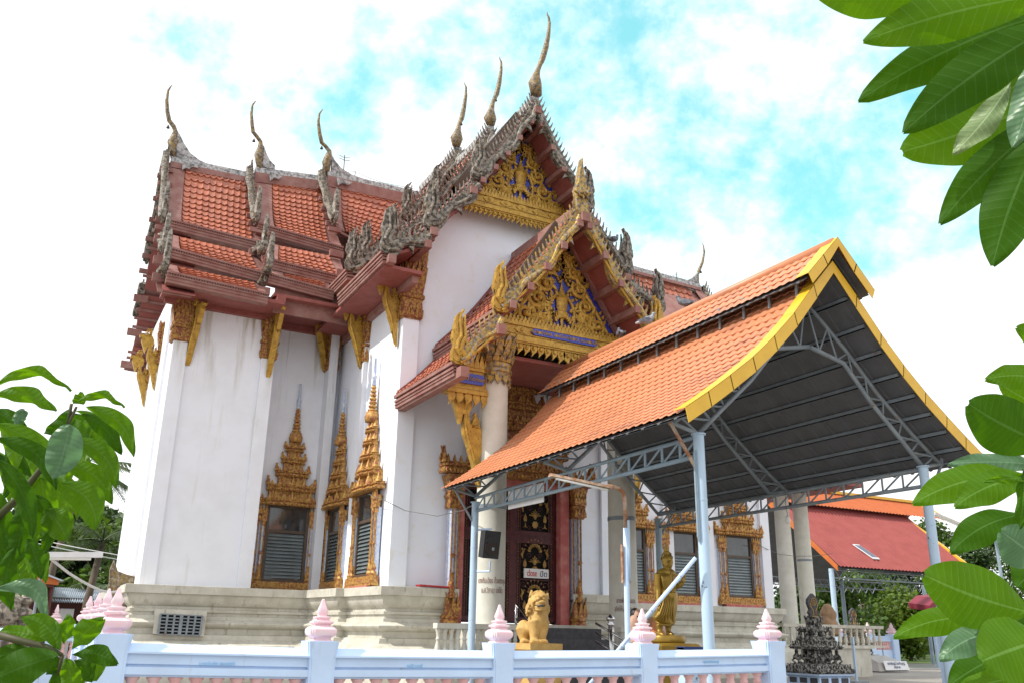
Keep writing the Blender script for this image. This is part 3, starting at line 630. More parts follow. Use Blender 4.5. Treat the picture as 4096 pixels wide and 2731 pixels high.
def pediment(parent, yp, apex, half, zb, scrolls, motif):
    """triangular gable panel at depth yp: mosaic ground, gilded scrolls, centre motif, frieze and hanging fringe"""
    ex, ez, nr = V((1, 0, 0)), V((0, 0, 1)), V((0, -1, 0))
    O = V((XC, yp, zb)); H = apex-zb
    m = MB(); m.slab([O+V((-half, 0, 0)), O+V((half, 0, 0)), O+V((0, 0, H))], (0, .12, 0)); ped = m.build('pediment', 'blue', parent)
    g = MB()
    for (u, v, r, f, st, tb) in scrolls:
        for s in ((-1, 1) if u else (1,)):
            spiral(g, O+ex*(s*u)+ez*v, r, 1.5, nr, ex, ez, f*s, st if s == 1 else PI-st, tb)
    # connecting stems between neighbouring scrolls
    for s in (-1, 1):
        ss = [q for q in scrolls if q[0]]
        for a, b in zip(ss, ss[1:]):
            pa = O+ex*(s*(a[0]-a[2]*.7))+ez*(a[1]-a[2]*.6)+nr*.05; pb = O+ex*(s*(b[0]+b[2]*.6))+ez*(b[1]-b[2]*.5)+nr*.05
            md = (pa+pb)/2+ex*(s*.12)-ez*.1
            g.tube([pa, lerp(pa, md, .6), md, lerp(md, pb, .4), pb], [.07, .08, .08, .07, .06], 6)
    # small flames filling the ground
    rnd = random.Random(3)
    for k in range(420):
        v = rnd.random()**1.3*H*.92; u = rnd.uniform(-1, 1)*half*(1-v/H)*.9
        if any(((abs(u)-q[0])**2+(v-q[1])**2)**.5 < q[2]*1.0 for q in scrolls) or abs(u) < motif*.42 and v < motif*2.2: continue
        s = rnd.uniform(.12, .26); fl = 1 if u > 0 else -1
        a = rnd.uniform(-.6, .6)
        g.flat(FLAME, O+ex*u+ez*v+nr*.04, (ex*math.cos(a)*fl+ez*math.sin(a))*s*.8, (ez*math.cos(a)-ex*math.sin(a))*s, nr*.09)
    g.build('gilded_relief', 'gold', ped, 'auto')
    # centre motif: lotus bud shrine on a stem
    c = MB(); k = motif
    c.lathe(O+V((0, -.06, .12*k)), [(.10*k, 0), (.14*k, .12*k), (.08*k, .2*k), (.07*k, .55*k), (.22*k, .62*k), (.34*k, .78*k), (.30*k, .88*k), (.20*k, .92*k), (.26*k, 1.05*k), (.27*k, 1.25*k), (.30*k, 1.42*k), (.36*k, 1.48*k), (.24*k, 1.60*k), (.15*k, 1.75*k), (.10*k, 1.9*k), (.04*k, 2.1*k), (.01*k, 2.3*k)], 14, sy=.45)
    for a in range(-4, 5):
        q = a*.28; c.flat(FLAME, O+V((.36*k*math.sin(q), -.10, .62*k+.42*k*abs(math.cos(q))-.3*k)), V((.16*k*(1 if a >= 0 else -1), 0, 0)), V((.1*k*math.sin(q), 0, .26*k)), V((0, .12, 0)))
    ring = [O+V((.62*k*math.cos(t*PI/16), -.04, .92*k+.86*k*math.sin(t*PI/16))) for t in range(-5, 22)]
    c.tube(ring, .055*k+.02, 7)
    for t in range(-4, 21, 2):
        d = V((math.cos(t*PI/16), 0, math.sin(t*PI/16)*1.2)).normalized(); p = O+V((.66*k*math.cos(t*PI/16), -.04, .92*k+.9*k*math.sin(t*PI/16)))
        c.flat(FLAME, p, V((-d.z, 0, d.x))*.16*k, d*.20*k, V((0, .1, 0)))
    c.build('lotus_motif', 'gold', ped, 'auto')
    # raking border of brown glass with a red bead
    b = MB(); r2 = MB()
    for s in (-1, 1):
        p0 = O+ex*(s*(half+.16)); p1 = O+ez*(H+.22); d = (p1-p0).normalized(); q = V((d.z*s, 0, -d.x*s))
        b.slab([p0, p1, p1+q*.34, p0+q*.34], (0, -.12, 0))
        r2.slab([p0-q*.10, p1-q*.10, p1, p0], (0, -.19, 0))
    b.build('border', 'brownglass', ped); r2.build('border_bead', 'redwood', ped)
    return ped, O

def frieze(parent, O, half, hgt, mat='gold', text=None, size=.2, fringe=.30, step=.26, proud=.16):
    """gilded beam under a pediment, petals standing on it and a fringe of leaf pendants below"""
    ex, ez, nr = V((1, 0, 0)), V((0, 0, 1)), V((0, -1, 0)); y = O.y-proud
    f = MB()
    f.box(O.x-half, O.x+half, y, O.y+.05, O.z-hgt, O.z)
    for (z0, z1, o_) in ((-.03, .05, .06), (-hgt-.02, -hgt+.05, .05), (-hgt*.72, -hgt*.66, .03), (-hgt-.12, -hgt-.02, .09), (-hgt-.17, -hgt-.12, .05)):
        f.box(O.x-half-.04, O.x+half+.04, y-o_, O.y+.06, O.z+z0, O.z+z1)
    n = int(half*2/.62)
    for i in range(n):                # diamond panels in relief
        x = O.x-half+half*2*(i+.5)/n; z = O.z-hgt*.36
        f.slab([(x-.26, y, z), (x-.12, y, z+hgt*.26), (x+.12, y, z+hgt*.26), (x+.26, y, z), (x+.12, y, z-hgt*.26), (x-.12, y, z-hgt*.26)], (0, -.035, 0))
        f.ball((x, y-.03, z), (.07, .05, .07), 7, 5)
    fr = f.build('frieze', mat, parent, 'auto')
    p = MB(); petal_row(p, O+V((-half, -proud-.02, .04)), O+V((half, -proud-.02, .04)), nr, ez, .13, .15, .07)
    petal_row(p, O+V((-half+.07, -proud+.03, .1)), O+V((half, -proud+.03, .1)), nr, ez, .13, .23, .06)
    p.build('petal_row', mat, fr)
    g = MB(); k = int(half*2/step)
    for i in range(k):
        x = O.x-half+half*2*(i+.5)/k; sd = -1 if i < k/2 else 1; s = fringe*(1.0 if abs(i-k/2+.5) > .6 else 1.25)
        g.flat([(a*sd*.95*s, -b_*s) for a, b_ in FLAME], (x, y+.02, O.z-hgt-.15), ex, ez, nr*.06)
        g.ball((x, y-.02, O.z-hgt-.15-s*.3), (.06, .05, .08), 6, 5)
    g.build('leaf_fringe', mat, fr, 'auto')
    if text:
        tb = MB(); tb.slab([(O.x-text[1], y-.012, O.z-hgt*.36), (O.x-text[1]+.12, y-.012, O.z-hgt*.36+.105), (O.x+text[1]-.12, y-.012, O.z-hgt*.36+.105), (O.x+text[1], y-.012, O.z-hgt*.36), (O.x+text[1]-.12, y-.012, O.z-hgt*.36-.105), (O.x-text[1]+.12, y-.012, O.z-hgt*.36-.105)], (0, -.05, 0))
        tb.build('name_panel', 'blue', fr)
        text_mesh('inscription', text[0], size, 'gold', fr, Matrix.Translation((O.x, y-.07, O.z-hgt*.36))@Matrix.Rotation(R(90), 4, 'X'), .008)
    return fr

SCU = [(1.55, .42, .30, 1, 2.2, .085), (1.02, .95, .36, -1, .3, .09), (.62, .38, .26, 1, 1.2, .075), (1.25, .40, .0, 1, 0, .05), (.78, 1.62, .32, 1, 2.5, .085), (.45, 2.2, .26, -1, .5, .08), (.28, 2.85, .20, 1, 2.0, .07)]
SCU = [q for q in SCU if q[2] > 0]
pu, Ou = pediment(T, 26.15, 20.2, 2.3, 16.68, [(a*.95, b*.87, r*.92, f, st, tb*.95) for a, b, r, f, st, tb in SCU], .86)
frieze(T, V((XC, 26.1, 16.68)), 2.38, .40, fringe=.28, step=.19)
m = MB()
m.slab([(XC-2.5, 26.3, 16.4), (XC+2.5, 26.3, 16.4), (XC, 26.3, 20.35)], (0, .3, 0)); m.build('gable_boarding', 'brownglass', T)

# ------------------------------------------------------------------ capitals, brackets
def capital(parent, cx, cy, w, d, z0, z1, mat='goldred', under=None, round_=False):
    """lotus capital flaring upwards: band with lozenges, collars, tall petals"""
    H = z1-z0; mb = MB()
    n = 20 if round_ else 4
    prof = [(.53, 0), (.55, .03), (.55, .30), (.60, .31), (.60, .35), (.54, .36), (.57, .40), (.58, .44), (.54, .45), (.53, .60), (.54, .75), (.58, .88), (.66, 1.0), (.60, 1.0)]
    if round_: mb.lathe((cx, cy, z0), [(w*r, z*H) for r, z in prof], 24)
    else: mb.lathe((cx, cy, z0), [(w*r, z*H) for r, z in prof], 4, sy=d/w, square=True)
    c = mb.build('capital', mat, parent, 'auto' if not round_ else 'auto')
    p = MB()
    if round_:
        for (zf, rf, ln, k, dn) in ((.0, .57, .2, 16, True), (.36, .58, .10, 22, False), (.46, .60, .34, 14, False), (.62, .62, .30, 14, False), (.78, .70, .26, 14, False)):
            for i in range(k):
                a = 2*PI*(i+.5*(zf > .5))/k; e = V((math.cos(a), math.sin(a), 0)); t = V((-e.y, e.x, 0)); wd = 2*PI*rf*w/k
                o = V((cx, cy, z0+zf*H))+e*(rf*w)
                u = (V((0, 0, 1))+e*.25) if not dn else V((0, 0, -1))
                p.flat([(-.48, 0), (-.46, .4), (-.2, .8), (0, 1.05), (.2, .8), (.46, .4), (.48, 0)], o, t*wd, u*ln*H, e*.05)
    else:
        for (sx, sy) in ((0, -1), (-1, 0), (1, 0)):
            e = V((sx, sy, 0)); t = V((-sy, sx, 0)); ext = (d if sx else w)*.52; wd_ = (w if sx == 0 else d)
            for (zf, rf, ln, k, dn) in ((.02, .56, .13, 5, False), (.30, .60, .06, 8, False), (.44, .56, .34, 4, False), (.62, .56, .30, 5, False), (.78, .60, .26, 4, False)):
                for i in range(k):
                    q = ((i+.5)/k-.5)*wd_*rf*2
                    o = V((cx, cy, z0+zf*H))+e*((d if sy else w)*rf)+t*q
                    u = V((0, 0, 1))+e*.16
                    p.flat([(-.48, 0), (-.46, .4), (-.2, .8), (0, 1.05), (.2, .8), (.46, .4), (.48, 0)], o, t*(wd_*rf*2/k), u*ln*H, e*.05)
            # lozenge relief on the band
            for i in range(3):
                q = ((i+.5)/3-.5)*wd_*1.05; o = V((cx, cy, z0+.17*H))+e*((d if sy else w)*.555)+t*q
                p.flat([(0, -.5), (.5, 0), (0, .5), (-.5, 0)], o, t*wd_*.3, V((0, 0, .22*H)), e*.06)
    p.build('petals', 'gold' if mat == 'gold' else mat, c)
    return c

capital(T, 3.63, 31.72, .55, .5, 11.15, 12.75)
capital(T, 6.70, 31.75, .5, .5, 11.0, 12.9)
capital(T, 9.47, 33.0, .4, .5, 11.3, 13.0)
capital(T, 9.98, 30.0, .45, .45, 10.9, 12.9)
capital(T, 10.20, 26.72, .66, .62, 11.62, 14.1)
capital(T, 18.08, 26.72, .66, .62, 11.62, 14.1)
capital(T, 3.40, 34.5, .3, .4, 11.0, 12.6); capital(T, 3.40, 37.5, .3, .4, 11.0, 12.6)

K = crop(1250, 900, 2.613)
BR1 = [(640, 470), (655, 458), (680, 470), (725, 472), (770, 480), (812, 515), (832, 570), (822, 620), (800, 650), (802, 690), (806, 745), (825, 735), (838, 700), (850, 690), (845, 665), (866, 645), (872, 690), (888, 715), (884, 750), (905, 800), (905, 960), (890, 1030), (888, 1120), (884, 1180), (880, 1268), (862, 1190), (850, 1130), (832, 1110), (822, 1050), (805, 1000), (790, 950), (800, 935), (775, 880), (752, 820), (744, 760), (752, 690), (758, 650), (742, 655), (735, 690), (718, 728), (706, 690), (692, 640), (680, 600), (664, 545), (672, 510), (645, 505)]
def bracket_from(outline, wall_px, scale=1.0):
    # outline measured in the bracket's own plane: u away from the wall, v up from its foot
    pts = [at(*K(*p), Y=26.7) for p in outline]
    ux = max(p.x for p in pts); vz = min(p.z for p in pts)
    return [((ux-p.x), (p.z-vz)) for p in pts]
BO = bracket_from(BR1, None)
def bracket(parent, foot, outd, sc=1.0, th=.16):
    outd = V(outd); side = V((0, 0, 1)).cross(outd)
    mb = MB(); mb.flat([(u*sc, v*sc) for u, v in BO], V(foot), outd, V((0, 0, 1)), side*th)
    o = mb.build('eave_bracket', 'gold', parent)
    r = MB(); n = len(BO)                 # raised spine and curls on both faces
    for sgn in (-1, 1):
        for (us, vs, rr) in (((.12, .30, .42, .55, .62, .60, .52, .50, .60, .72, .74, .66), (.05, .45, .75, 1.0, 1.35, 1.75, 2.0, 2.25, 2.5, 2.72, 2.95, 3.05), .055),):
            q = [V(foot)+outd*(u*1.0*sc)+V((0, 0, v*.98*sc))+side*(sgn*th*.5) for u, v in zip((.06, .16, .30, .42, .50, .53, .50, .48), (.1, .5, 1.0, 1.3, 1.55, 1.8, 2.05, 2.3))]
            r.tube(q, [.02, .035, .045, .05, .045, .04, .03, .02], 6)
        spiral(r, V(foot)+outd*(.62*sc)+V((0, 0, 2.70*sc))+side*(sgn*th*.5), .15*sc, 1.4, side*sgn, outd, V((0, 0, 1)), 1, 1.0, .03)
        spiral(r, V(foot)+outd*(.20*sc)+V((0, 0, 1.72*sc))+side*(sgn*th*.5), .07*sc, 1.2, side*sgn, outd, V((0, 0, 1)), -1, 1.0, .02)
    r.build('bracket_relief', 'gold', o, 'auto')
    return o
fz = at(*K(880, 1268), Y=26.7)
bracket(T, (fz.x+.02, 26.75, fz.z), (-1, 0, 0))
p = at(*K(555, 1510), Y=30.0); bracket(T, (9.72, 30.0, p.z), (-1, 0, 0), 1.0)
p = at(*K(275, 1545), Y=33.0); bracket(T, (9.25, 33.0, p.z), (-1, -.75, 0), .98)
m = V((9.30, 32.6, 0))
p = at(420*.298+450+0, 555*.0+1430, Y=31.4)
a1 = at(*crop(450, 1100, 1.568)(440, 555), Y=31.45); bracket(T, (3.95, 31.6, a1.z), (.25, -1, 0), .82)
a2 = at(*crop(450, 1100, 1.568)(932, 648), Y=31.45); bracket(T, (6.75, 31.5, a2.z+.1), (.1, -1, 0), .95)
a3 = at(*crop(450, 1100, 1.568)(980, 550), Y=32.9); bracket(T, (7.05, 33.1, a3.z), (.1, -1, 0), .72)
for y in (34.5, 37.5): bracket(T, (3.3, y, 10.0), (-1, 0, 0), .8)
bracket(T, (18.4, 26.75, fz.z), (1, 0, 0))
for x in (21.4, 24.5, 26.8, 30.1): bracket(T, (x, 31.3, 9.9), (0, -1, 0), .85)

# ------------------------------------------------------------------ windows (built once, facing -y, foot at the plinth ledge)
def tier(mb, w, d, z, h, petals=True, flames=True, spike=.32):
    """bowed lotus band: plan bows out in the middle, flame points above"""
    plan = [(-.5, 0), (-.5, -.62), (-.34, -.62), (-.34, -.80), (-.16, -.80), (-.16, -1), (.16, -1), (.16, -.80), (.34, -.80), (.34, -.62), (.5, -.62), (.5, 0)]
    P_ = [V((a*w, b*d)) for a, b in plan]
    pr = [(0, -.05), (.06, .0), (.25, .06), (.42, .0), (.46, -.07), (.56, -.07), (.60, .03), (.78, .06), (.86, .0), (1.0, -.06)]
    sweep(mb, [(p.x, p.y) for p in P_], [(z+a*h, b*h*.9) for a, b in pr])
    mb.slab([(p.x, p.y, z+h*.9) for p in P_], (0, 0, .02)); mb.slab([(p.x, p.y, z+.02) for p in P_], (0, 0, .02))
    if petals:
        for a, b in zip(P_[1:], P_[2:]):
            L = (b-a).length
            if abs(b.x-a.x) < .01: continue
            k = max(2, int(L/.13))
            for i in range(k):
                q = lerp(a, b, (i+.5)/k); mb.ball((q.x, q.y-.02, z+.22*h), (L/k*.45, .07, h*.2), 6, 5)
                mb.ball((q.x, q.y-.02, z+.70*h), (L/k*.40, .06, h*.14), 6, 4)
    if flames:
        for a, b in zip(P_[1:], P_[2:]):
            if abs(b.x-a.x) < .01: continue
            k = max(1, int((b-a).length/.2))
            for i in range(k):
                q = lerp(a, b, (i+.5)/k); mb.flat([(-.5, 0), (-.3, .5), (0, 1), (.3, .5), (.5, 0)], (q.x, q.y+.03, z+h*.92), V((.13, 0, 0)), V((0, 0, spike*.55)), V((0, .08, 0)))
        for x, y in ((0, -1.0), (-.5, -.62), (.5, -.62), (-.25, -.85), (.25, -.85)):
            s = 1 if x > 0 else -1
            mb.lathe((x*w, y*d+.05, z+h*.85), [(.10, 0), (.07, spike*.4), (.035, spike*.8), (.004, spike*1.25)], 6)
        for s in (-1, 1):
            mb.flat([(a*s, b) for a, b in FLAME], (s*w*.5, -d*.35, z+h*.9), V((spike*.8, 0, 0)), V((0, 0, spike*1.1)), V((0, .1, 0)))
            mb.flat([(a*s, b) for a, b in FLAME], (s*w*.5, -d*.35, z+h*.9), V((0, spike*.6, 0)), V((0, 0, spike*1.1)), V((.08, 0, 0)))

def opening_crown(parent, w, z, total, d=.5, k=1.0, mat='goldred'):
    """stacked crown of lotus tiers tapering to a beaded spike"""
    mb = MB(); wid = [1.0, .64, .44, .31, .25]; zz = z
    hs = [.185, .185, .17, .155, .145]
    for i, q in enumerate(wid):
        h = hs[i]*total*.62
        tier(mb, w*q, d*(1-.12*i), zz, h*.46, spike=.30*k*(1-.1*i))
        mb.box(-w*q*.29, w*q*.29, -d*.45*(1-.1*i), 0, zz+h*.4, zz+h*1.05)
        zz += h
    cr = mb.build('crown', mat, parent, 'auto', local=True)
    b = MB(); c0 = (0, -d*.28, 0); top = z+total
    b.lathe((0, -d*.28, zz-.05), [(w*.085, 0), (w*.095, total*.035), (w*.075, total*.075)], 10)
    z1 = zz-.05+total*.075; L = top-z1; zz = z1; nb = 7; bl = L*.48/nb
    for i in range(nb):
        r = w*(.058-.0042*i); b.lathe((0, -d*.28, zz), [(r*.6, 0), (r, bl*.25), (r*1.02, bl*.6), (r*.6, bl*.95), (r*.4, bl)], 10); zz += bl
    b.build('spike_beads', mat, cr, True, local=True)
    s = MB(); s.lathe((0, -d*.28, zz), [(w*.022, 0), (w*.030, L*.01), (w*.018, L*.11), (w*.03, L*.13), (w*.03, L*.18), (w*.016, L*.2), (w*.020, L*.26), (w*.013, L*.48), (w*.02, L*.485), (w*.018, L*.50)], 8)
    s.build('spike_tip', 'bluewhite', cr, True, local=True)
    return cr

def colonnette(mb, gold, x, y, z0, z1, wd, cap=True):
    mb.box(x-wd*.5, x+wd*.5, y-.02, y+.05, z0, z1)
    for s in (-.36, .36):
        gold.tube([(x+s*wd, y-.04, z0), (x+s*wd, y-.04, z1)], wd*.14, 6)
    H = z1-z0
    gold.flat([(0, -.16), (.14, 0), (0, .16), (-.14, 0)], (x, y-.05, z0+H*.46), V((wd*4.2, 0, 0)), V((0, 0, H*.16)), V((0, .07, 0)))
    gold.lathe((x, y, z0), [(wd*.75, 0), (wd*.9, H*.035), (wd*.6, H*.07), (wd*.75, H*.1), (wd*.6, H*.15), (wd*.42, H*.24), (wd*.3, H*.27)], 8)
    if cap:
        gold.lathe((x, y, z1-H*.10), [(wd*.5, 0), (wd*.62, H*.02), (wd*.52, H*.05), (wd*.60, H*.07), (wd*.56, H*.10), (wd*.6, H*.16), (wd*.85, H*.22), (wd*.95, H*.26)], 8)

def window(parent, name='window', full=True):
    W = bpy.data.objects.new(name, None); C.objects.link(W); W.parent = parent
    gold = MB(); inls = []
    for s in (-1, 1):
        inl = MB(); inls.append(inl); inl.box(min(s*.80, s*1.2), max(s*.80, s*1.2), -.10, 0, .4, 2.5)
        for j, x in enumerate((.89, 1.11)):
            colonnette(inl, gold, s*x, -.15+.03*j, .38, 2.55, .15)
            for z0_, h_ in ((2.5, .3), (2.72, .38)): petal_row(gold, (s*x-.11, -.2, z0_), (s*x+.11, -.2, z0_), V((0, -1, 0)), V((0, 0, 1)), .11, h_, .06)
            gold.flat([(a*s, b) for a, b in FLAME], (s*(x+.02), -.16, .55), V((.16, 0, 0)), V((0, 0, .5)), V((0, .1, 0)))
    gold.box(-1.27, 1.27, -.24, 0, .14, .38); gold.box(-1.30, 1.30, -.27, 0, .08, .15)
    petal_row(gold, (-1.25, -.25, .16), (1.25, -.25, .16), V((0, -1, 0)), V((0, 0, 1)), .14, .18, .05)
    sur = gold.build('surround', 'goldwin', W, 'auto', local=True)
    for inl in inls: inl.build('inlay', 'bluewhite', sur, local=True)
    f = MB()
    for (x0, x1, z0, z1) in ((-.79, -.68, .38, 3.12), (.68, .79, .38, 3.12), (-.68, .68, .38, .48), (-.68, .68, 2.12, 2.22), (-.68, .68, 3.02, 3.12)): f.box(x0, x1, -.12, .02, z0, z1)
    fr = f.build('frame', 'frame', W, local=True)
    g = MB(); g.box(-.7, .7, -.05, .01, 2.2, 3.04); g.build('pane', 'glass', fr, local=True)
    b = MB(); b.box(-.7, .7, -.03, .01, .46, 2.14); b.build('dark_inside', 'glass', fr, local=True)
    l = MB()
    for i in range(13):
        z = .52+i*.122; l.hexa([(-.66, -.10, z), (.66, -.10, z), (.66, -.035, z+.10), (-.66, -.035, z+.10), (-.66, -.092, z+.004), (.66, -.092, z+.004), (.66, -.027, z+.104), (-.66, -.027, z+.104)])
    l.build('louvres', 'louvre', fr, local=True)
    sb = MB(); sb.box(-1.05, 1.05, -.3, 0, -.02, .085); sb.build('sill', 'pink_red', W, local=True)
    opening_crown(W, 2.75, 3.08, 4.75, .46, 1.0, 'goldwin')
    return W
WIN = window(T)
def place(o, x, y, z, rz, sc=1.0):
    o.location = V((x, y, z))-T.location; o.rotation_euler = (0, 0, rz); o.scale = (sc, sc, sc)
# left recessed bay, two in the side wall facing left, right wing
wl = (at(1063, 2326, Y=33.1)+at(1212, 2345, Y=33.1))/2
place(WIN, 8.37, 33.2, 2.88, 0, 1.0)
for (x, y, z, rz, s) in ((9.86, 31.75, 2.9, -PI/2, .96), (9.86, 28.4, 2.9, -PI/2, 1.0), (22.55, 31.5, 2.92, 0, 1.0), (25.35, 31.5, 2.92, 0, 1.0), (28.55, 31.5, 2.95, 0, 1.0)):
    place(dup(WIN, T), x, y, z, rz, s)

# vent grille in the plinth ------------------------------------------------
G = crop(400, 2250, 3.36)
def gp(x, y): return at(*G(x, y), Y=31.02)
m = MB()
a, b, c, d = gp(750, 612), gp(1440, 645), gp(1398, 985), gp(710, 952)
m.slab([a, b, c, d], (0, .35, 0)); vg = m.build('vent_surround', 'stucco', T)
m = MB(); m.slab([p+V((0, -.012, 0)) for p in (gp(812, 682), gp(1375, 712), gp(1335, 972), gp(778, 955))], (0, .01, 0)); m.build('dark_opening', 'black', vg)
m = MB()
A0, A1, A2, A3 = gp(812, 682), gp(1375, 712), gp(1335, 972), gp(778, 955)
for i in range(7):
    t = i/6; m.bar(lerp(A0, A1, t)+V((0, -.05, 0)), lerp(A3, A2, t)+V((0, -.05, 0)), .06 if i != 3 else .1)
for i in range(7):
    t = i/6; m.bar(lerp(A0, A3, t)+V((0, -.04, 0)), lerp(A1, A2, t)+V((0, -.04, 0)), .05, .035)
m.build('grille', 'truss', vg)
# gold lotus scroll ornament at the far left corner of the plinth
m = MB(); o_ = at(460, 2345, Y=33.0)
m.flat([(0, 0), (-.28, .1), (-.34, .7), (-.30, 1.25), (-.34, 1.62), (-.26, 1.95), (-.1, 1.6), (.2, 1.5), (.6, 1.42), (.6, 0)], o_+V((.1, 0, -1.1)), (1, 0, 0), (0, 0, 1), V((0, .3, 0))); m.build('corner_ornament', 'grey_gold', T)

# ------------------------------------------------------------------ door
YD = 26.475
m = MB(); m.box(11.98, 12.32, 26.2, 26.7, 1.9, 6.3); m.box(15.94, 16.28, 26.2, 26.7, 1.9, 6.3); m.box(11.98, 16.28, 26.2, 26.7, 6.3, 6.9); m.box(11.98, 16.28, 26.3, 26.7, 1.5, 1.9)
dj = m.build('door_jamb', 'pink_red', T)
m = MB(); m.box(12.3, 15.95, 26.57, 26.59, 1.95, 6.35); m.build('dark_doorway', 'black', dj)
DX0, DX1, DZ0, DZM, DZ1 = 12.34, 15.92, 2.0, 4.72, 6.3
def door_panel(mb, gold, x0, x1, z0, z1, y, plant=True):
    w_ = x1-x0; b = .14
    for (a, c, e, f_) in ((x0, x0+b, z0, z1), (x1-b, x1, z0, z1), (x0+b, x1-b, z0, z0+b), (x0+b, x1-b, z1-b, z1)):
        mb.box(a, c, y-.05, y, e, f_)
    k = int((z1-z0)/.11)
    for i in range(k):               # chain of square links beside the stiles
        z = z0+.1+(z1-z0-.2)*i/k
        for x in (x0+b+.05, x1-b-.05):
            mb.box(x-.05, x+.05, y-.04, y-.01, z, z+.045); gold.box(x-.015, x+.015, y-.06, y-.04, z+.06, z+.085)
    mb.box(x0+b+.12, x0+b+.15, y-.04, y, z0, z1); mb.box(x1-b-.15, x1-b-.12, y-.04, y, z0, z1)
    cx = (x0+x1)/2
    nb = 2 if z1-z0 > 2 else 1
    for q in range(nb):
        h = (z1-z0)/nb; zc = z0+q*h+.12
        # sunburst fan, palmette, flower, side buds
        for i in range(9):
            a = PI*(i+.5)/9; r0, r1 = .16, .40; zz = zc+h*.60
            gold.flat([(-.045, 0), (-.05, .7), (0, 1), (.05, .7), (.045, 0)], (cx+r0*math.cos(a), y-.05, zz+r0*math.sin(a)), V((math.sin(a), 0, -math.cos(a))), V((math.cos(a), 0, math.sin(a)))*.12, V((0, .03, 0)))
            gold.ball((cx+r1*math.cos(a), y-.05, zz+r1*math.sin(a)), (.026, .02, .032), 6, 4)
            mb.tube([(cx+r0*math.cos(a), y-.03, zz+r0*math.sin(a)), (cx+.5*math.cos(a), y-.03, zz+.5*math.sin(a))], .012, 5)
        for i in range(-3, 4):
            pts = [(cx, y-.05, zc+h*.28)]
            for t in (.4, .7, 1): pts.append((cx+i*.075*t**1.6, y-.05, zc+h*.28+h*.22*t*(1-.05*abs(i))-.05*abs(i)*t*t))
            gold.tube(pts, [.03, .025, .02, .022], 5)
        gold.lathe((cx, y-.06, zc+h*.16), [(.03, -.001), (.17, 0), (.17, .02), (.03, .021)], 12) if False else None
        gold.flat([((.10+.03*(k_ % 2))*math.cos(k_*PI/8), (.10+.03*(k_ % 2))*math.sin(k_*PI/8)) for k_ in range(16)], (cx, y-.05, zc+h*.16), V((1, 0, 0)), V((0, 0, 1)), V((0, .03, 0)))
        for s in (-1, 1):
            gold.flat([(-.04, 0), (-.065, .06), (-.05, .16), (0, .26), (.05, .16), (.065, .06), (.04, 0)], (cx+s*.38, y-.05, zc+h*.22), V((1, 0, 0)), V((0, 0, 1)), V((0, .03, 0)))
            gold.flat([(-.10, 0), (-.02, .05), (0, .18), (.03, .05), (.1, 0), (0, .03)], (cx+s*.38, y-.05, zc+h*.08), V((1, 0, 0)), V((0, 0, 1)), V((0, .03, 0)))
            gold.tube([(cx+s*.46, y-.05, zc+h*.42), (cx+s*.50, y-.05, zc+h*.52), (cx+s*.44, y-.05, zc+h*.60), (cx+s*.50, y-.05, zc+h*.68)], [.015, .04, .045, .02], 6)
            for (u, v, r_) in ((.44, .30, .1), (.2, .5, .09), (.42, .78, .11), (.22, .08, .08)):
                pts = [(cx+s*(u+r_*math.cos(t*.55)*(1-t*.06)), y-.03, zc+h*v+r_*math.sin(t*.55)*(1-t*.06)) for t in range(12)]
                mb.tube(pts, .014, 5)
        mb.box(x0+b, x1-b, y-.04, y, zc-.13, zc-.09)
for (x0, x1, z0, z1, nm) in ((DX0, XC+.13, DZ0, DZM-.06, 'door_leaf'), (XC+.13, DX1, DZ0, DZM-.06, 'door_leaf'), (DX0, XC+.13, DZM+.06, DZ1, 'transom'), (XC+.13, DX1, DZM+.06, DZ1, 'transom')):
    mb, gd = MB(), MB(); door_panel(mb, gd, x0, x1, z0, z1, 26.52); o = mb.build(nm, 'maroon', T); gd.build('gilt_pattern', 'bronze', o, 'auto')
m = MB(); m.box(DX0, DX1, 26.49, 26.58, DZM-.06, DZM+.06); m.build('door_rail', 'maroon', T)
# gilded surround of the door with its tall crown
DW = bpy.data.objects.new('door_surround', None); C.objects.link(DW); DW.parent = T; DW.location = V((14.25, 26.3, 1.85))-T.location
for s in (-1, 1):
    gold = MB(); inl = MB()
    inl.box(s*2.30-.15, s*2.30+.15, -.16, .1, .9, 3.7); colonnette(inl, gold, s*2.36, -.2, .8, 3.6, .17, False)
    gold.tube([(s*2.16, -.18, .8), (s*2.16, -.18, 3.6)], .03, 6)
    gold.lathe((s*2.34, -.12, -.25), [(.12, 0), (.22, .08), (.29, .22), (.30, .36), (.26, .42), (.30, .47), (.27, .53), (.20, .62), (.13, .85), (.08, 1.05)], 12)
    for q in (-.18, .04, .2): gold.flat([(a*s, b) for a, b in FLAME], (s*2.34+q, -.25, .3), V((.22, 0, 0)), V((0, 0, .62)), V((0, .1, 0)))
    gold.lathe((s*2.34, -.08, 3.55), [(.18, 0), (.21, .05), (.19, .3), (.22, .34), (.24, .42), (.2, .47), (.21, .6), (.27, .9), (.31, 1.08), (.2, 1.08)], 4, square=True)
    for z, hh in ((3.6, .28), (4.0, .4), (4.25, .38)): petal_row(gold, (s*2.34-.24, -.34, z), (s*2.34+.24, -.34, z), V((0, -1, 0)), V((0, 0, 1)), .11, hh, .06)
    ds = gold.build('gilt_column', 'goldred', DW, 'auto', local=True); inl.build('inlay', 'bluewhite', ds, local=True)
opening_crown(DW, 5.7, 4.65, 7.2, .75, 1.5)
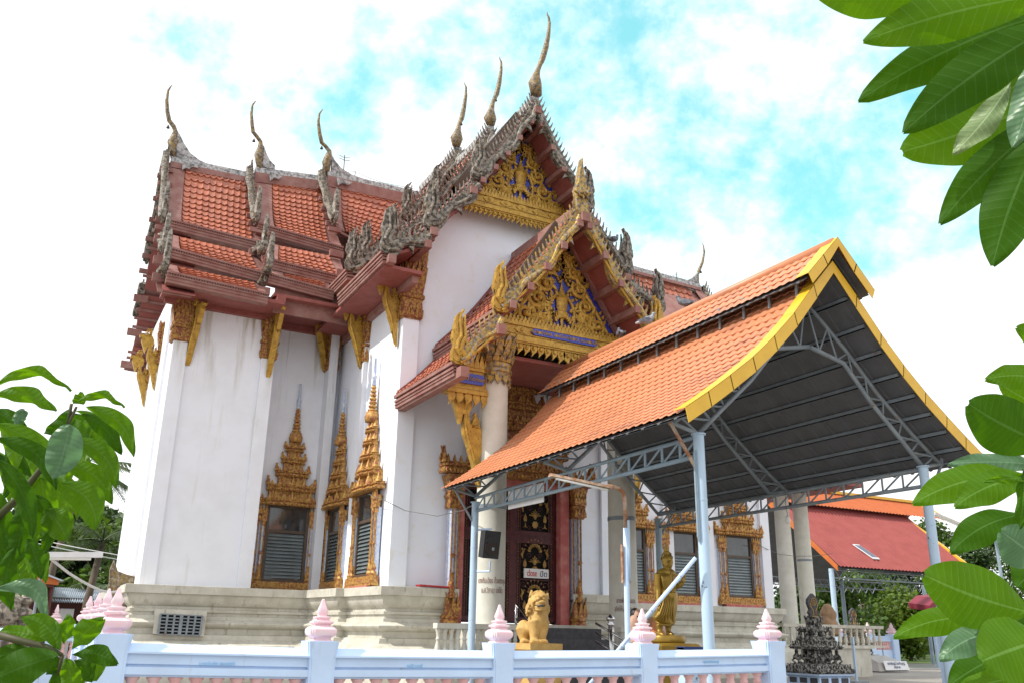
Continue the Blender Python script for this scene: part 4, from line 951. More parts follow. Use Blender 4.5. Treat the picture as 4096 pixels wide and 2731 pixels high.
# close sign
m = MB(); sg = thing('door_sign', 'small white board lettered close hanging on the maroon temple door', 'sign', at(2145, 2292, Y=26.42))
m.box(sg.location.x-.47, sg.location.x+.47, 26.40, 26.44, sg.location.z-.15, sg.location.z+.15); m.build('board', 'sign', sg)
text_mesh('lettering', 'close', .30, 'red_text', sg, Matrix.Translation((sg.location.x-.175, 26.395, sg.location.z+.0))@Matrix.Rotation(R(90), 4, 'X')@Matrix.Scale(.62, 4, (1, 0, 0)))
text_mesh('lettering', 'ปิด', .25, 'blue_text', sg, Matrix.Translation((sg.location.x+.27, 26.395, sg.location.z-.02))@Matrix.Rotation(R(90), 4, 'X'))
# ------------------------------------------------------------------ porch
YB = 21.96
PL = [(0, 14.75, 2.98, 10.75), (2.9, 10.35, 4.25, 8.95)]
for li, (x0, z0, x1, z1) in enumerate(PL):
    for s in (-1, 1):
        mb = MB(); a, b = (XC+s*x0, YB+.4, z0), (XC+s*x0, 26.5, z0); c, d = (XC+s*x1, YB+.4, z1), (XC+s*x1, 26.5, z1)
        sg = .22 if li == 0 else .05
        if s == -1: tile_patch(mb, b, a, d, c, 14, (12, 5)[li], sg, amp=.035, th=.06)
        else: tile_patch(mb, a, b, c, d, 14, (12, 5)[li], sg, amp=.035, th=.06)
        o = mb.build('roof', 'tile', T)
        bs = MB(); n = 6
        for i in range(n):
            f = lambda v, u: (XC+s*lerp(x0, x1, v), lerp(z0, z1, v)-sg*4*v*(1-v)*1.15+u)
            for (ya, yc, u) in ((YB, 26.5, -.12), (26.3, 26.5, .16), (YB, YB+.4, .03)):
                (xa, za), (xb, zb) = f(i/n, u), f((i+1)/n, u)
                bs.hexa([(xa, ya, za-.1), (xb, ya, zb-.1), (xb, yc, zb-.1), (xa, yc, za-.1), (xa, ya, za), (xb, ya, zb), (xb, yc, zb), (xa, yc, za)])
        bs.build('roof_boarding', 'soffit', o)
        fm = MB(); xo = XC+s*(x1+.02)
        for (h0, h1, oo) in ((-.13, -.03, .09), (-.46, -.22, .02), (-.26, -.19, .06), (-.36, -.32, .05)):
            fm.box(min(xo+s*oo, xo-s*.25), max(xo+s*oo, xo-s*.25), YB-.02, 26.5, z1+h0, z1+h1)
        fm.build('eave_fascia', 'redwood', o)
m = MB(); m.box(XC-.12, XC+.12, YB, 26.5, 14.62, 14.92); m.build('ridge', 'redwood', T)
for s in (-1, 1):
    for li, (x0, z0, x1, z1) in enumerate(PL):
        gold_ = (s == -1)
        bargeboard(T, (XC+s*x0, YB-.05, z0+.12), (XC+s*(x1+.02), YB-.05, z1+.1), (0, -1, 0), (s*.8, 0, .55), sag=(.24, .05)[li], size=(.36, .34)[li], step=.205, wd=(.34, .42)[li],
                   naga=(1.62, 1.62)[li], waves=(2.5, 1.5)[li], mat='gold_mosaic', leaf_mat='gold_mosaic', mat_naga='gold')
        gi = MB(); n = 24; pts = curve_pts((XC+s*x0, YB-.16, z0-.25), (XC+s*(x1-.1), YB-.16, z1-.1), (.24, .05)[li], n, (-s*.8, 0, -.55))
        gi.tube(pts, .045, 6); gi.build('gilt_edge', 'gold', T)
for (y, dz, dx) in ((23.2, .55, .0),):   # second pair of taller gilded nagas set back on the right
    bargeboard(T, (XC+.5, y+1.2, 14.3), (XC+3.15, y+1.2, 11.2), (0, -1, 0), (.8, 0, .55), sag=.2, size=.36, step=.22, wd=.3, naga=1.9, mat='grey_mosaic')
# gilded boss at the porch apex
m = MB(); ap = at(2322, 800, Y=YB-.1)
m.flat([(-.34, -.5), (-.30, .05), (-.36, .25), (-.22, .5), (-.14, .85), (-.04, 1.2), (.04, 1.45), (.06, 1.1), (.16, .8), (.26, .5), (.38, .2), (.30, 0), (.34, -.5), (0, -.8)], ap+V((0, 0, .05)), V((.66, 0, 0)), V((0, 0, 1)), V((0, .26, 0)))
for s in (-1, 1): spiral(m, ap+V((s*.11, -.13, .15)), .11, 1.4, V((0, -1, 0)), V((1, 0, 0)), V((0, 0, 1)), s, 0, .05)
m.build('apex_finial', 'gold_mosaic', T, 'auto')
pm = MB()
for s in (-1, 1):
    for i in range(5):
        t = (i+.3)/5; x = XC+s*2.98*t; z = lerp(14.75, 10.75, t)-.12-.22*4*t*(1-t)
        pm = MB(); pm.box(x-.10, x+.10, YB-.3, 26.4, z-.34, z-.10); pm.build('purlin', 'redwood', T)
    for (dx, z) in ((2.95, 10.2), (4.1, 8.75)):
        pm = MB(); pm.box(XC+s*dx-.13, XC+s*dx+.13, YB-.35, 26.4, z-.34, z-.04); pm.build('purlin', 'redwood', T)
pm = MB(); pm.box(XC-.14, XC+.14, YB-.35, 26.4, 14.2, 14.5); pm.build('purlin', 'redwood', T)
SCL = [(1.55, .62, .40, 1, 2.3, .10), (1.05, 1.35, .40, -1, .2, .095), (.92, .42, .30, 1, 1.2, .08), (.78, 2.05, .36, 1, 2.4, .09), (.50, 2.75, .28, -1, .5, .085), (.28, 3.35, .2, 1, 2.0, .07), (2.05, .28, .2, -1, 1.0, .06)]
pl, Ol = pediment(T, 23.2, 14.35, 2.3, 10.78, [(a*.88, b*.82, r*.86, f, st, tb*.95) for a, b, r, f, st, tb in SCL], .78)
frieze(T, V((XC, 23.15, 10.78)), 2.5, .42, text=('กมลัง อุ่นพันธ์, ประดิโมกาลัยทัศน์, สุภาณี ขึ้นชัย', 1.25), size=.135, fringe=.36, step=.24)
m = MB(); m.slab([(XC-2.7, 23.35, 10.4), (XC+2.7, 23.35, 10.4), (XC, 23.35, 14.5)], (0, .3, 0)); m.build('gable_boarding', 'brownglass', T)
m = MB(); m.box(XC-2.9, XC+2.9, 23.3, 26.5, 9.75, 9.87); m.build('porch_ceiling', 'soffit', T)
# columns
for s, nm in ((-1, ('นางกิมเฮียง ก๊วยตระกูล', 'น.ส.วิภาดา แซ่โซ่ว')), (1, ('นางพันธ์ ขัมมาน', 'อุทิศให้นายสอน ขัมภ์'))):
    cx = 11.83 if s == -1 else 16.46
    m = MB(); m.lathe((cx, 23.34, 0), [(.46, 1.0), (.46, 1.7), (.445, 1.75), (.42, 9.2)], 32); col = m.build('column', 'concrete', T, 'auto')
    m = MB(); m.lathe((cx, 23.34, 0), [(.452, 5.05), (.452, 5.17), (.44, 5.17)], 32); m.build('steel_band', 'truss', col, 'auto')
    cp = MB()
    cp.lathe((cx, 23.34, 0), [(.44, 7.75), (.49, 7.8), (.50, 8.0), (.54, 8.05), (.54, 8.2), (.50, 8.25), (.52, 8.45), (.50, 8.6), (.46, 8.7), (.47, 9.2), (.55, 9.75), (.64, 9.95), (.5, 9.95)], 28)
    for (z, k, r_, hh, dn) in ((7.8, 14, .49, .42, True), (8.55, 16, .52, .42, False), (8.85, 14, .5, .75, False), (9.3, 14, .56, .7, False)):
        for i in range(k):
            a = 2*PI*i/k; e = V((math.cos(a), math.sin(a), 0)); t = V((-e.y, e.x, 0))
            cp.flat([(-.48, 0), (-.46, .4), (-.2, .8), (0, 1.08), (.2, .8), (.46, .4), (.48, 0)], V((cx, 23.34, z))+e*r_, t*(2*PI*r_/k), (V((0, 0, 1))+e*.22)*hh if not dn else V((0, 0, -hh)), e*.05)
    cp.v = [(x, y, 10.3-(9.95-z)*.60) for x, y, z in cp.v]
    cp.build('capital', 'gold_mosaic', col, 'auto')
    # two lines of dedication lettering wrapped on the shaft
    for ln, z in zip(nm, (3.02, 2.76) if s == -1 else (2.62, 2.38)):
        tm = text_mesh('inscription', ln, .20, 'brown_text', col, Matrix.Identity(4))
        for v in tm.data.vertices:
            p = v.co+T.location; a = p.x*.5/.46
            ang = math.atan2(-23.34, -cx)+R(12)+a
            v.co = V((cx+math.cos(ang)*(.452+p.z*.3), 23.34+math.sin(ang)*(.452+p.z*.3), z+p.y))-T.location
# side beam with name plaque beside the left column, brackets below it
Fz = crop(1700, 900, 1.96)
m = MB(); a, b = at(*Fz(120, 1240), Y=23.3), at(*Fz(445, 1300), Y=23.3)
m.box(10.2, 11.5, 23.15, 23.5, 8.55, 9.15)
for (z0, z1, o_) in ((9.10, 9.20, .06), (8.50, 8.58, .06), (8.36, 8.48, .1)): m.box(10.16, 11.5, 23.15-o_, 23.5, z0, z1)
fb = m.build('side_beam', 'gold', T)
m = MB(); m.slab([(10.38, 23.14, 8.84), (10.48, 23.14, 9.00), (11.32, 23.14, 9.00), (11.42, 23.14, 8.84), (11.32, 23.14, 8.68), (10.48, 23.14, 8.68)], (0, -.05, 0)); m.build('name_panel', 'blue', fb)
text_mesh('inscription', 'พรพรรณ ตั้งตัณฑาธิ', .15, 'gold', fb, Matrix.Translation((10.9, 23.075, 8.83))@Matrix.Rotation(R(90), 4, 'X'), .008)
m = MB(); petal_row(m, (10.2, 23.1, 9.20), (11.5, 23.1, 9.20), V((0, -1, 0)), V((0, 0, 1)), .16, .42, .07)
for i in range(5): m.flat([(-x*.36, -y*.36) for x, y in FLAME], (10.3+.27*i, 23.12, 8.36), V((1, 0, 0)), V((0, 0, 1)), V((0, .06, 0)))
m.build('leaf_fringe', 'gold', fb, 'auto'); m = MB()
for i in range(3): m.flat(FLAME, (10.75+.25*i, 23.2, 9.50), V((-.4, 0, 0)), V((0, 0, .7)), V((0, .08, 0)))
m.build('flame_crest', 'gold', fb, 'auto')
bz = at(2115*0+1893, 1875, Y=23.34)
bracket(T, (11.42, 23.34, 5.65), (-1, 0, 0), 1.06, .2)
bracket(T, (XC+2.33+.45, 23.34, 5.65), (1, 0, 0), 1.06, .2)
m = MB(); m.box(18.35-.0, 18.9, 26.5, 26.6, 8.70, 8.90)
# porch platform, steps, balustrade
m = MB(); m.box(10.0, 18.3, 22.9, 26.45, 0, 1.12); m.box(12.1, 16.2, 24.4, 26.45, 1.1, 1.9); m.build('porch_platform', 'stucco', T)
m = MB()
for i in range(6): m.box(12.75, 15.6, 21.2+.42*i, 24.5, .16+.3*i-.16 if i else 0, .30+.30*i)
m.build('steps', 'darkstone', T)
BAL = [(.075, 0), (.075, .05), (.05, .07), (.06, .1), (.095, .2), (.085, .3), (.05, .45), (.055, .50), (.075, .52), (.05, .55), (.045, .60), (.07, .72), (.085, .76), (.085, .8)]
def balustrade(name, label, a, b, z0, n, posts=True, mat='concrete'):
    a, b = V(a), V(b); th_ = thing(name, label, 'balustrade', (a.x, a.y, z0))
    d = (b-a).normalized(); q = V((-d.y, d.x, 0))*.13
    m = MB(); m.hexa([a-q+V((0, 0, z0+.86)), b-q+V((0, 0, z0+.86)), b+q+V((0, 0, z0+.86)), a+q+V((0, 0, z0+.86)), a-q*1.2+V((0, 0, z0+1.0)), b-q*1.2+V((0, 0, z0+1.0)), b+q*1.2+V((0, 0, z0+1.0)), a+q*1.2+V((0, 0, z0+1.0))]); m.build('rail', mat, th_)
    m = MB(); m.hexa([a-q+V((0, 0, z0)), b-q+V((0, 0, z0)), b+q+V((0, 0, z0)), a+q+V((0, 0, z0)), a-q+V((0, 0, z0+.08)), b-q+V((0, 0, z0+.08)), b+q+V((0, 0, z0+.08)), a+q+V((0, 0, z0+.08))]); m.build('base_rail', mat, th_)
    for i in range(n):
        p = lerp(a, b, (i+.5)/n); m = MB(); m.lathe((p.x, p.y, z0+.07), BAL, 10); m.build('baluster', mat, th_, True)
    return th_
balustrade('balustrade', 'grey stone balustrade beside the left porch column', (10.05, 23.0, 0), (12.6, 23.0, 0), .86, 13)
balustrade('balustrade', 'grey stone balustrade to the right of the entrance steps', (16.0, 23.0, 0), (18.2, 23.0, 0), .86, 9)
# red tray left on the plinth
m = MB(); p = at(1790, 2372, Y=26.2)-V((.5, 0, 0))
m.hexa([(p.x-.5, 26.02, 2.96), (p.x+.55, 26.02, 2.94), (p.x+.55, 26.35, 2.94), (p.x-.5, 26.35, 2.96), (p.x-.52, 26.0, 3.01), (p.x+.57, 26.0, 2.98), (p.x+.57, 26.37, 2.98), (p.x-.52, 26.37, 3.01)])
tag(m.build('red_tray', material('red_plastic', (.45, .02, .03), rough=.4)), 'flat red tray lying on the plinth ledge left of the door', 'tray')
# handrails
def handrail(label, pts, rails, posts, r=.035):
    o = thing('handrail', label, 'handrail', pts[0]); 
    for k, rr in enumerate(rails):
        m = MB(); m.tube([V(p)+V((0, 0, rr)) for p in pts], r, 8); m.build('rail', 'chrome', o, True)
    for p in posts:
        m = MB(); m.tube([V(p), V(p)+V((0, 0, .95))], r*1.1, 8); m.build('post', 'chrome', o, True)
    return o
handrail('stainless steel stair handrail running down behind the lion statue', [(12.9, 23.7, 1.5), (12.9, 21.3, .1)], (.95, .55), [(12.9, 23.7, 1.5), (12.9, 22.5, .75), (12.9, 21.3, .1)])
hb = at(2480, 2440, Y=21.6)
h2 = handrail('stainless steel railing with zigzag bars and a dark ball finial beside the lamp pole', [(hb.x-.3, 22.4, 1.0), (hb.x+.35, 21.3, .35)], (.95, .7, .45, .2), [(hb.x-.05, 22.0, .7), (hb.x+.35, 21.3, .3)])
m = MB(); m.tube([(hb.x-.05, 22.0, .5), (hb.x-.05, 22.0, 1.9)], .07, 12); m.lathe((hb.x-.05, 22.0, 1.88), [(.09, 0), (.12, .04), (.05, .08), (.12, .16), (.13, .2), (.02, .32)], 12); m.build('newel', 'chrome', h2, True)
# ------------------------------------------------------------------ steel canopy in front of the porch
CA = thing('canopy', 'long steel entrance canopy with orange sheet roof and yellow verge trim', 'canopy', (XC, 17.5, 0))
CF, CB = 12.1, 22.9
PROFC = [(.0, 9.15), (.42, 8.72), (1.10, 7.90), (1.52, 7.46), (1.92, 7.08), (2.35, 6.70), (3.25, 6.02), (4.12, 5.42)]
def cprof(d):
    for (a, za), (b, zb) in zip(PROFC, PROFC[1:]):
        if d <= b: return za+(zb-za)*(d-a)/(b-a)
    return PROFC[-1][1]
def sheet(name, s, d0, d1, y0, y1, zf, rows, step=.25, th=.022, amp=.016):
    """stepped tile-pattern metal sheet: waves across, small steps down the slope"""
    mb = MB(); k = int((y1-y0)/step)*6
    cols = k+1; vs = []; rs = []; r_seed = random.uniform(0, 6)
    for j in range(rows):
        rs += [(j/rows, .0), ((j+1)/rows-.004, .0 if False else 0)]
    for j in range(rows):
        for e in (0, 1):
            v = (j+e)/rows; d = lerp(d0, d1, v); z = zf(d)
            for i in range(cols):
                ph = (i % 6)/6; wv = amp*(math.cos(2*PI*ph)) + (amp*.5 if ph in (0, 1/6, 5/6) else 0)
                lift = (.026 if e == 1 else .0)+.006*math.sin(i*.045+r_seed)*math.sin(v*9)
                dd = d+(.03*(1-math.cos(2*PI*ph))*(.6) if e == 1 else 0)
                vs.append((XC+s*dd, y0+(y1-y0)*i/k, z+wv+lift))
    fs = []
    for r in range(2*rows-1):
        for i in range(cols-1): fs.append((r*cols+i, r*cols+i+1, (r+1)*cols+i+1, (r+1)*cols+i))
    mb.add(vs, fs)
    o = mb.build(name, 'sheet', CA, 'auto')
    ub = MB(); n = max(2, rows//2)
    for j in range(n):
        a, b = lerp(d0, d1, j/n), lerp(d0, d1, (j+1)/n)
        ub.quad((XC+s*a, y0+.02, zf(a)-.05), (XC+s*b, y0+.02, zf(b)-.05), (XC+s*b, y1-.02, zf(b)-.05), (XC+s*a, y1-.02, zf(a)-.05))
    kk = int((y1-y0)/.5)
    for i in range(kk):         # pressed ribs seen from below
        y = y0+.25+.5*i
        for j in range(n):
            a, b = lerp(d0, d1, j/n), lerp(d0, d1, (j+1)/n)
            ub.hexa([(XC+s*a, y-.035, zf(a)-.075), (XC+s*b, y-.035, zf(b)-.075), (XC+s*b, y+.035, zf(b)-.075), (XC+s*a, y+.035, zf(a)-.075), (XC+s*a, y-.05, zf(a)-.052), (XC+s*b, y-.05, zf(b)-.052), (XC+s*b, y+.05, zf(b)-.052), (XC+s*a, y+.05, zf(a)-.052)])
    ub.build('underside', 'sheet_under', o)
    return o
for s in (-1, 1):
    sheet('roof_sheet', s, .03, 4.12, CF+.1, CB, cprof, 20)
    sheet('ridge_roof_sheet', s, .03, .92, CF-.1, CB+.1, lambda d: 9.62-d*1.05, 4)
m = MB(); m.tube([(XC, CF-.1, 9.60), (XC, CB, 9.60)], .13, 10); m.build('ridge_cap', 'sheet', CA, True)
# yellow verge trim in lapped lengths
for s in (-1, 1):
    ds = [0, .62, 1.25, 1.85, 2.45, 3.05, 3.6, 4.14]
    for a, b in zip(ds, ds[1:]):
        m = MB(); za, zb = cprof(a)+.08, cprof(b)+.08; b2 = b+.02; zb2 = zb-.01
        m.slab([(XC+s*a, CF, za), (XC+s*b2, CF, zb2), (XC+s*b2, CF+.34, zb2+.005), (XC+s*a, CF+.34, za+.005)], (0, 0, .012))
        m.slab([(XC+s*a, CF, za+.01), (XC+s*b2, CF, zb2+.01), (XC+s*(b2-.06), CF, zb2-.27), (XC+s*max(0, a-.06), CF, za-.27)], (0, .012, 0))
        m.build('verge_trim', 'yellow', CA)
    for a, b in ((0, .5), (.48, .97)):
        m = MB(); za, zb = 9.70-a*1.05, 9.70-b*1.05
        m.slab([(XC+s*a, CF-.2, za), (XC+s*b, CF-.2, zb), (XC+s*b, CF+.16, zb), (XC+s*a, CF+.16, za)], (0, 0, .012))
        m.slab([(XC+s*a, CF-.2, za+.01), (XC+s*b, CF-.2, zb+.01), (XC+s*(b-.1), CF-.2, zb-.2), (XC+s*max(0, a-.1), CF-.2, za-.2)], (0, .012, 0))
        m.build('verge_trim', 'yellow', CA)
# purlins
for s in (-1, 1):
    for d in (.5, .95, 1.4, 1.85, 2.3, 2.75, 3.2, 3.65, 3.98):
        m = MB(); z = cprof(d)-.075; k_ = .5 if d > 3.9 else 1; m.box(XC+s*d-.03, XC+s*d+.03, CF+.15, CB-.1, z-.075*k_, z+.01); m.box(XC+s*d-.03, XC+s*d+.05, CF+.15, CB-.1, z-.075*k_, z-.065*k_)
        m.build('purlin', 'truss', CA)
# posts, side trusses and cross frames
XL, XR = 10.95, 17.32
def post(x, y, z0, z1, r=.105, mat='post'):
    m = MB(); m.tube([(x, y, z0), (x, y, z1)], r, 18); m.tube([(x, y, z1-.005), (x, y, z1+.02)], r*1.35, 18); m.tube([(x, y, z1-1.25), (x, y, z1-1.22)], r*1.06, 18)
    return m.build('post', mat, CA, 'auto')
pf = at(2787, 1735, X=XL); pb = at(1890, 2000, X=XL)
YF, YBk = 12.95, 22.6
post(XL, YF, 0, 5.26); post(XR, YF, 0, 5.28, .105); post(XL, YBk, 0, 5.1, .10); post(XR, YBk, 0, 5.1, .10, 'steel')
for x in (XL, XR):
    n = 17
    for (z, r) in ((5.23, .040), (4.86, .045)):
        m = MB(); m.tube([(x, YF, z), (x, YBk, z)], r, 10); m.build('truss_chord', 'steel' if x == XL else 'truss', CA, True)
    m = MB()
    w_ = []
    for i in range(n):
        a, b = lerp(YF, YBk, i/n), lerp(YF, YBk, (i+1)/n)
        m.tube([(x, a, 4.86), (x, a, 5.23)], .026, 6); m.tube([(x, a, 5.23), (x, b, 4.86)], .022, 6)
    m.build('truss_web', 'steel' if x == XL else 'truss', CA)
def rafter(s, y):
    """bent lattice rafter from post head to ridge with knee strut"""
    x0 = 3.18; up_ = [(x0+.62, cprof(3.8)-.24), (3.0, cprof(3.0)-.24), (2.0, cprof(2.0)-.24), (1.1, cprof(1.1)-.24), (.02, 8.55)]
    lo_ = [(x0, 5.28), (2.55, 5.85), (1.75, 6.55), (1.0, 7.35), (.02, 7.55)]
    for nm, q, r in (('rafter_chord', up_, .045), ('rafter_chord', lo_, .05)):
        m = MB(); m.tube([(XC+s*d, y, z) for d, z in q], r, 8); m.build(nm, 'truss', CA, True)
    m = MB(); k = 15
    def along(q, t):
        t *= len(q)-1; i = min(int(t), len(q)-2); f = t-i; return (lerp(q[i][0], q[i+1][0], f), lerp(q[i][1], q[i+1][1], f))
    for i in range(k):
        a = along(up_ if i % 2 else lo_, i/k); b = along(lo_ if i % 2 else up_, (i+1)/k)
        m.tube([(XC+s*a[0], y, a[1]), (XC+s*b[0], y, b[1])], .022, 6)
    m.tube([(XC+s*x0, y, 5.28), (XC+s*(x0+.66), y, 5.42)], .04, 8)
    m.build('rafter_web', 'truss', CA)
    if 14 < y < 20: return
    m = MB(); m.tube([(XC+s*(x0+.66), y, 5.42), (XC+s*(x0+.02), y-.0, 4.5)], .034, 8); m.tube([(XC+s*(x0+.66), y, 5.38), (XC+s*(x0+.68), y, 5.62)], .04, 8); m.build('knee_brace', 'rust' if (s == -1 and y < 14) else 'truss', CA)
for y in (YF, 17.7, YBk):
    for s in (-1, 1): rafter(s, y)
# vent gap lattice under the raised ridge roof
m = MB()
for s in (-1, 1):
    m.tube([(XC+s*.72, CF+.2, 8.72), (XC+s*.72, CB, 8.72)], .03, 6)
    for i in range(14):
        y = CF+.4+.8*i; m.tube([(XC+s*.72, y, 8.4), (XC+s*.72, y, 8.9)], .03, 6); m.tube([(XC+s*.72, y, 8.4), (XC+s*.5, y+.15, 8.95)], .025, 6)
m.build('vent_lattice', 'truss', CA)
# long diagonal pipe leaning on the left front post
a, b = at(2783, 2228, Y=YF-.1), at(2470, 2602, Y=YF+.9)
m = MB(); d = (b-a); m.tube([a, a+d*1.55], .036, 12)
for t in (.18, .55, .93): m.tube([a+d*t, a+d*(t+.02)], .041, 12)
m.build('diagonal_brace', 'white', CA, True)
m = MB(); m.tube([(XL-.15, YF-.03, 4.9), (XL-.15, YF-.03, 3.35), (XL-.12, YF-.03, 3.25)], .022, 8); m.tube([(XL-.13, YF-.05, 3.3), (XL-.13, YF-.05, 4.95)], .012, 6); m.build('conduit', 'steel', CA)
# faded board hanging in the left truss
a = at(2035, 2010, X=XL-.06); b = at(2170, 1975, X=XL-.06)
Wb = thing('notice_board', 'long blank white board fixed to the left truss of the canopy', 'board', (XL-.06, (a.y+b.y)/2, a.z))
m = MB(); q = [at(*p, X=XL+.10) for p in ((2032, 2036), (2172, 2006), (2172, 1928), (2032, 1962))]
m.slab(q, (.03, 0, 0)); m.build('board', 'sign', Wb)
# loudspeaker on its bracket
sp = at(1960, 2185, Y=21.9)
SP = thing('loudspeaker', 'black loudspeaker box on a bracket of the rear canopy post', 'loudspeaker', sp)
S_ = crop(1900, 1900, 2.851)
def so(x, y, Y): return at(*S_(x, y), Y=Y)
m = MB(); f = [so(120, 622, 21.7), so(300, 642, 21.7), so(265, 955, 21.7), so(85, 940, 21.7)]; bk = [so(68, 622, 22.1), so(250, 640, 22.1), so(230, 930, 22.1), so(35, 925, 22.1)]
m.add(f+bk, [(0, 1, 2, 3), (7, 6, 5, 4), (0, 4, 5, 1), (1, 5, 6, 2), (2, 6, 7, 3), (3, 7, 4, 0)]); m.build('cabinet', 'blackplastic', SP)
ctr = sum(f, V((0, 0, 0)))/4; ex = (f[1]-f[0]).normalized(); ez = (f[0]-f[3]).normalized(); nn = ex.cross(ez)
if nn.y > 0: nn = -nn
m = MB(); c0 = lerp(ctr, (f[2]+f[3])/2, .25)
pts = [c0+ex*(.20*math.cos(2*PI*k/24))+ez*(.20*math.sin(2*PI*k/24))+nn*.006 for k in range(24)]; m.slab(pts, nn*.02); m.build('woofer', 'mesh', SP)
m = MB(); c1 = lerp(ctr, (f[0]+f[1])/2, .42); m.slab([c1+ex*x+ez*z+nn*.008 for x, z in ((-.22, -.10), (.22, -.10), (.10, .08), (-.10, .08))], nn*.02); m.build('horn', 'blackplastic', SP)
m = MB(); m.slab([c0+ex*x+ez*z+nn*.03 for x, z in ((.0, -.06), (.07, -.06), (.07, .02), (.0, .02))], nn*.006); lg = m.build('maker_plate', 'truss', SP)
m = MB(); m.tube([(XL, YBk, sp.z+.5), (XL+.35, YBk-.35, sp.z+.52)], .03, 8); m.tube([(XL, YBk, sp.z-.62), (XL+.3, YBk-.4, sp.z-.62), (XL+.3, YBk-.4, sp.z-.35)], .03, 8); m.build('mount', 'white', SP)
# hanging bulb
b = at(3150, 2060, Y=17); BU = thing('hanging_bulb', 'bare light bulb hanging on a wire under the right side of the canopy', 'light bulb', b)
m = MB(); m.tube([b+V((0, 0, .9)), b+V((0, .03, .3)), b], .008, 5); m.build('cord', 'wire', BU)
m = MB(); m.lathe(b-V((0, 0, .2)), [(.005, -.02), (.06, .02), (.075, .08), (.05, .15), (.035, .2)], 10); m.build('bulb', 'tube', BU, True)
# bent lamp pole with a tube fitting
p0 = at(2512, 2590, Y=15); pt = [at(*p, Y=15) for p in ((2512, 2610), (2508, 2400), (2505, 2230), (2503, 2110), (2500, 2000), (2494, 1970), (2478, 1953), (2450, 1945), (2430, 1942))]
LP = thing('lamp_pole', 'rusty bent pipe pole carrying a fluorescent tube in front of the door', 'lamp', (pt[0].x, 15, 0))
m = MB(); m.tube([(pt[0].x, 15, 0)]+pt[:4], .055, 12); m.build('pole', 'white', LP, True)
m = MB(); m.tube(pt[3:], .042, 12); m.build('bent_pipe', 'rust', LP, True)
m = MB(); m.tube([p+V((.03, -.05, 0)) for p in (at(2508, 2320, Y=15), at(2503, 2080, Y=15))], .028, 10); m.build('conduit', 'post', LP, True)
m = MB(); a = at(2505, 2330, Y=15); m.box(a.x-.10, a.x-.07, 14.97, 15.03, a.z, a.z+.75); m.box(a.x+.07, a.x+.10, 14.97, 15.03, a.z, a.z+.75); m.build('steel_strip', 'rust', LP)
a, b = at(2200, 1900, Y=15.0), at(2440, 1950, Y=15); m = MB()
m.hexa([a+V((0, -.08, -.02)), b+V((0, -.08, -.02)), b+V((0, .08, -.02)), a+V((0, .08, -.02)), a+V((0, -.03, .045)), b+V((0, -.03, .045)), b+V((0, .03, .045)), a+V((0, .03, .045))]); m.build('lamp_housing', 'rust', LP)
m = MB(); m.tube([a+V((.12, -.03, -.05)), b+V((-.08, -.03, -.05))], .026, 10); m.build('tube', 'tube', LP, True)
# pigeons
def pigeon(label, loc, rz, mat='pigeon', sc=1.0, lean=0):
    o = thing('pigeon', label, 'pigeon', loc, 'pigeons perched on the roofs'); o.rotation_euler = (0, 0, rz); o.scale = (sc, sc, sc)
    m = MB(); m.tube([(-.30, 0, .06), (-.20, 0, .09), (-.10, 0, .12), (0, 0, .14), (.08, 0, .18), (.12, 0, .24), (.13, 0, .29)], [.02, .045, .075, .09, .075, .045, .03], 10)
    m.ball((.14, 0, .30), (.045, .038, .04), 10, 7); m.build('body', mat, o, True, local=True)
    for s in (-1, 1):
        w_ = MB(); w_.flat([(.06, .02), (.02, .06), (-.12, .04), (-.26, -.02), (-.14, -.06), (0, -.05)], (0, s*.085, .13), (1, 0, 0), (0, 0, 1), V((0, .02, 0))); w_.build('wing', 'pigeon', o, local=True)
    b_ = MB(); b_.lathe((.18, 0, .295), [(.012, 0), (.002, .03)], 6); b_.build('beak', 'darkstone', o, local=True)
    l = MB(); [l.tube([(.01, s*.03, .07), (.02, s*.03, 0)], .007, 5) for s in (-1, 1)]; l.build('legs', 'flesh', o, local=True)
    return o
for lab, px, rz, mt in (('slate grey pigeon standing on the canopy ridge against the orange roof', (2738, 1258), 2.2, 'pigeon'), ('pale pigeon at the foot of the gilded naga on the canopy ridge', (2593, 1320), -.6, 'pigeon_light'), ('dark grey pigeon near the lower end of the canopy ridge under the gable soffit', (2482, 1378), 1.2, 'pigeon')):
    p = at(*px, X=XC); pigeon(lab, (XC, p.y, 9.73), rz, mt, 1.15)
p = at(2458, 963, Y=YB); pigeon('black pigeon perched on the crest of the porch bargeboard', (p.x, YB, p.z-.1), .3, 'pigeon', 1.1)
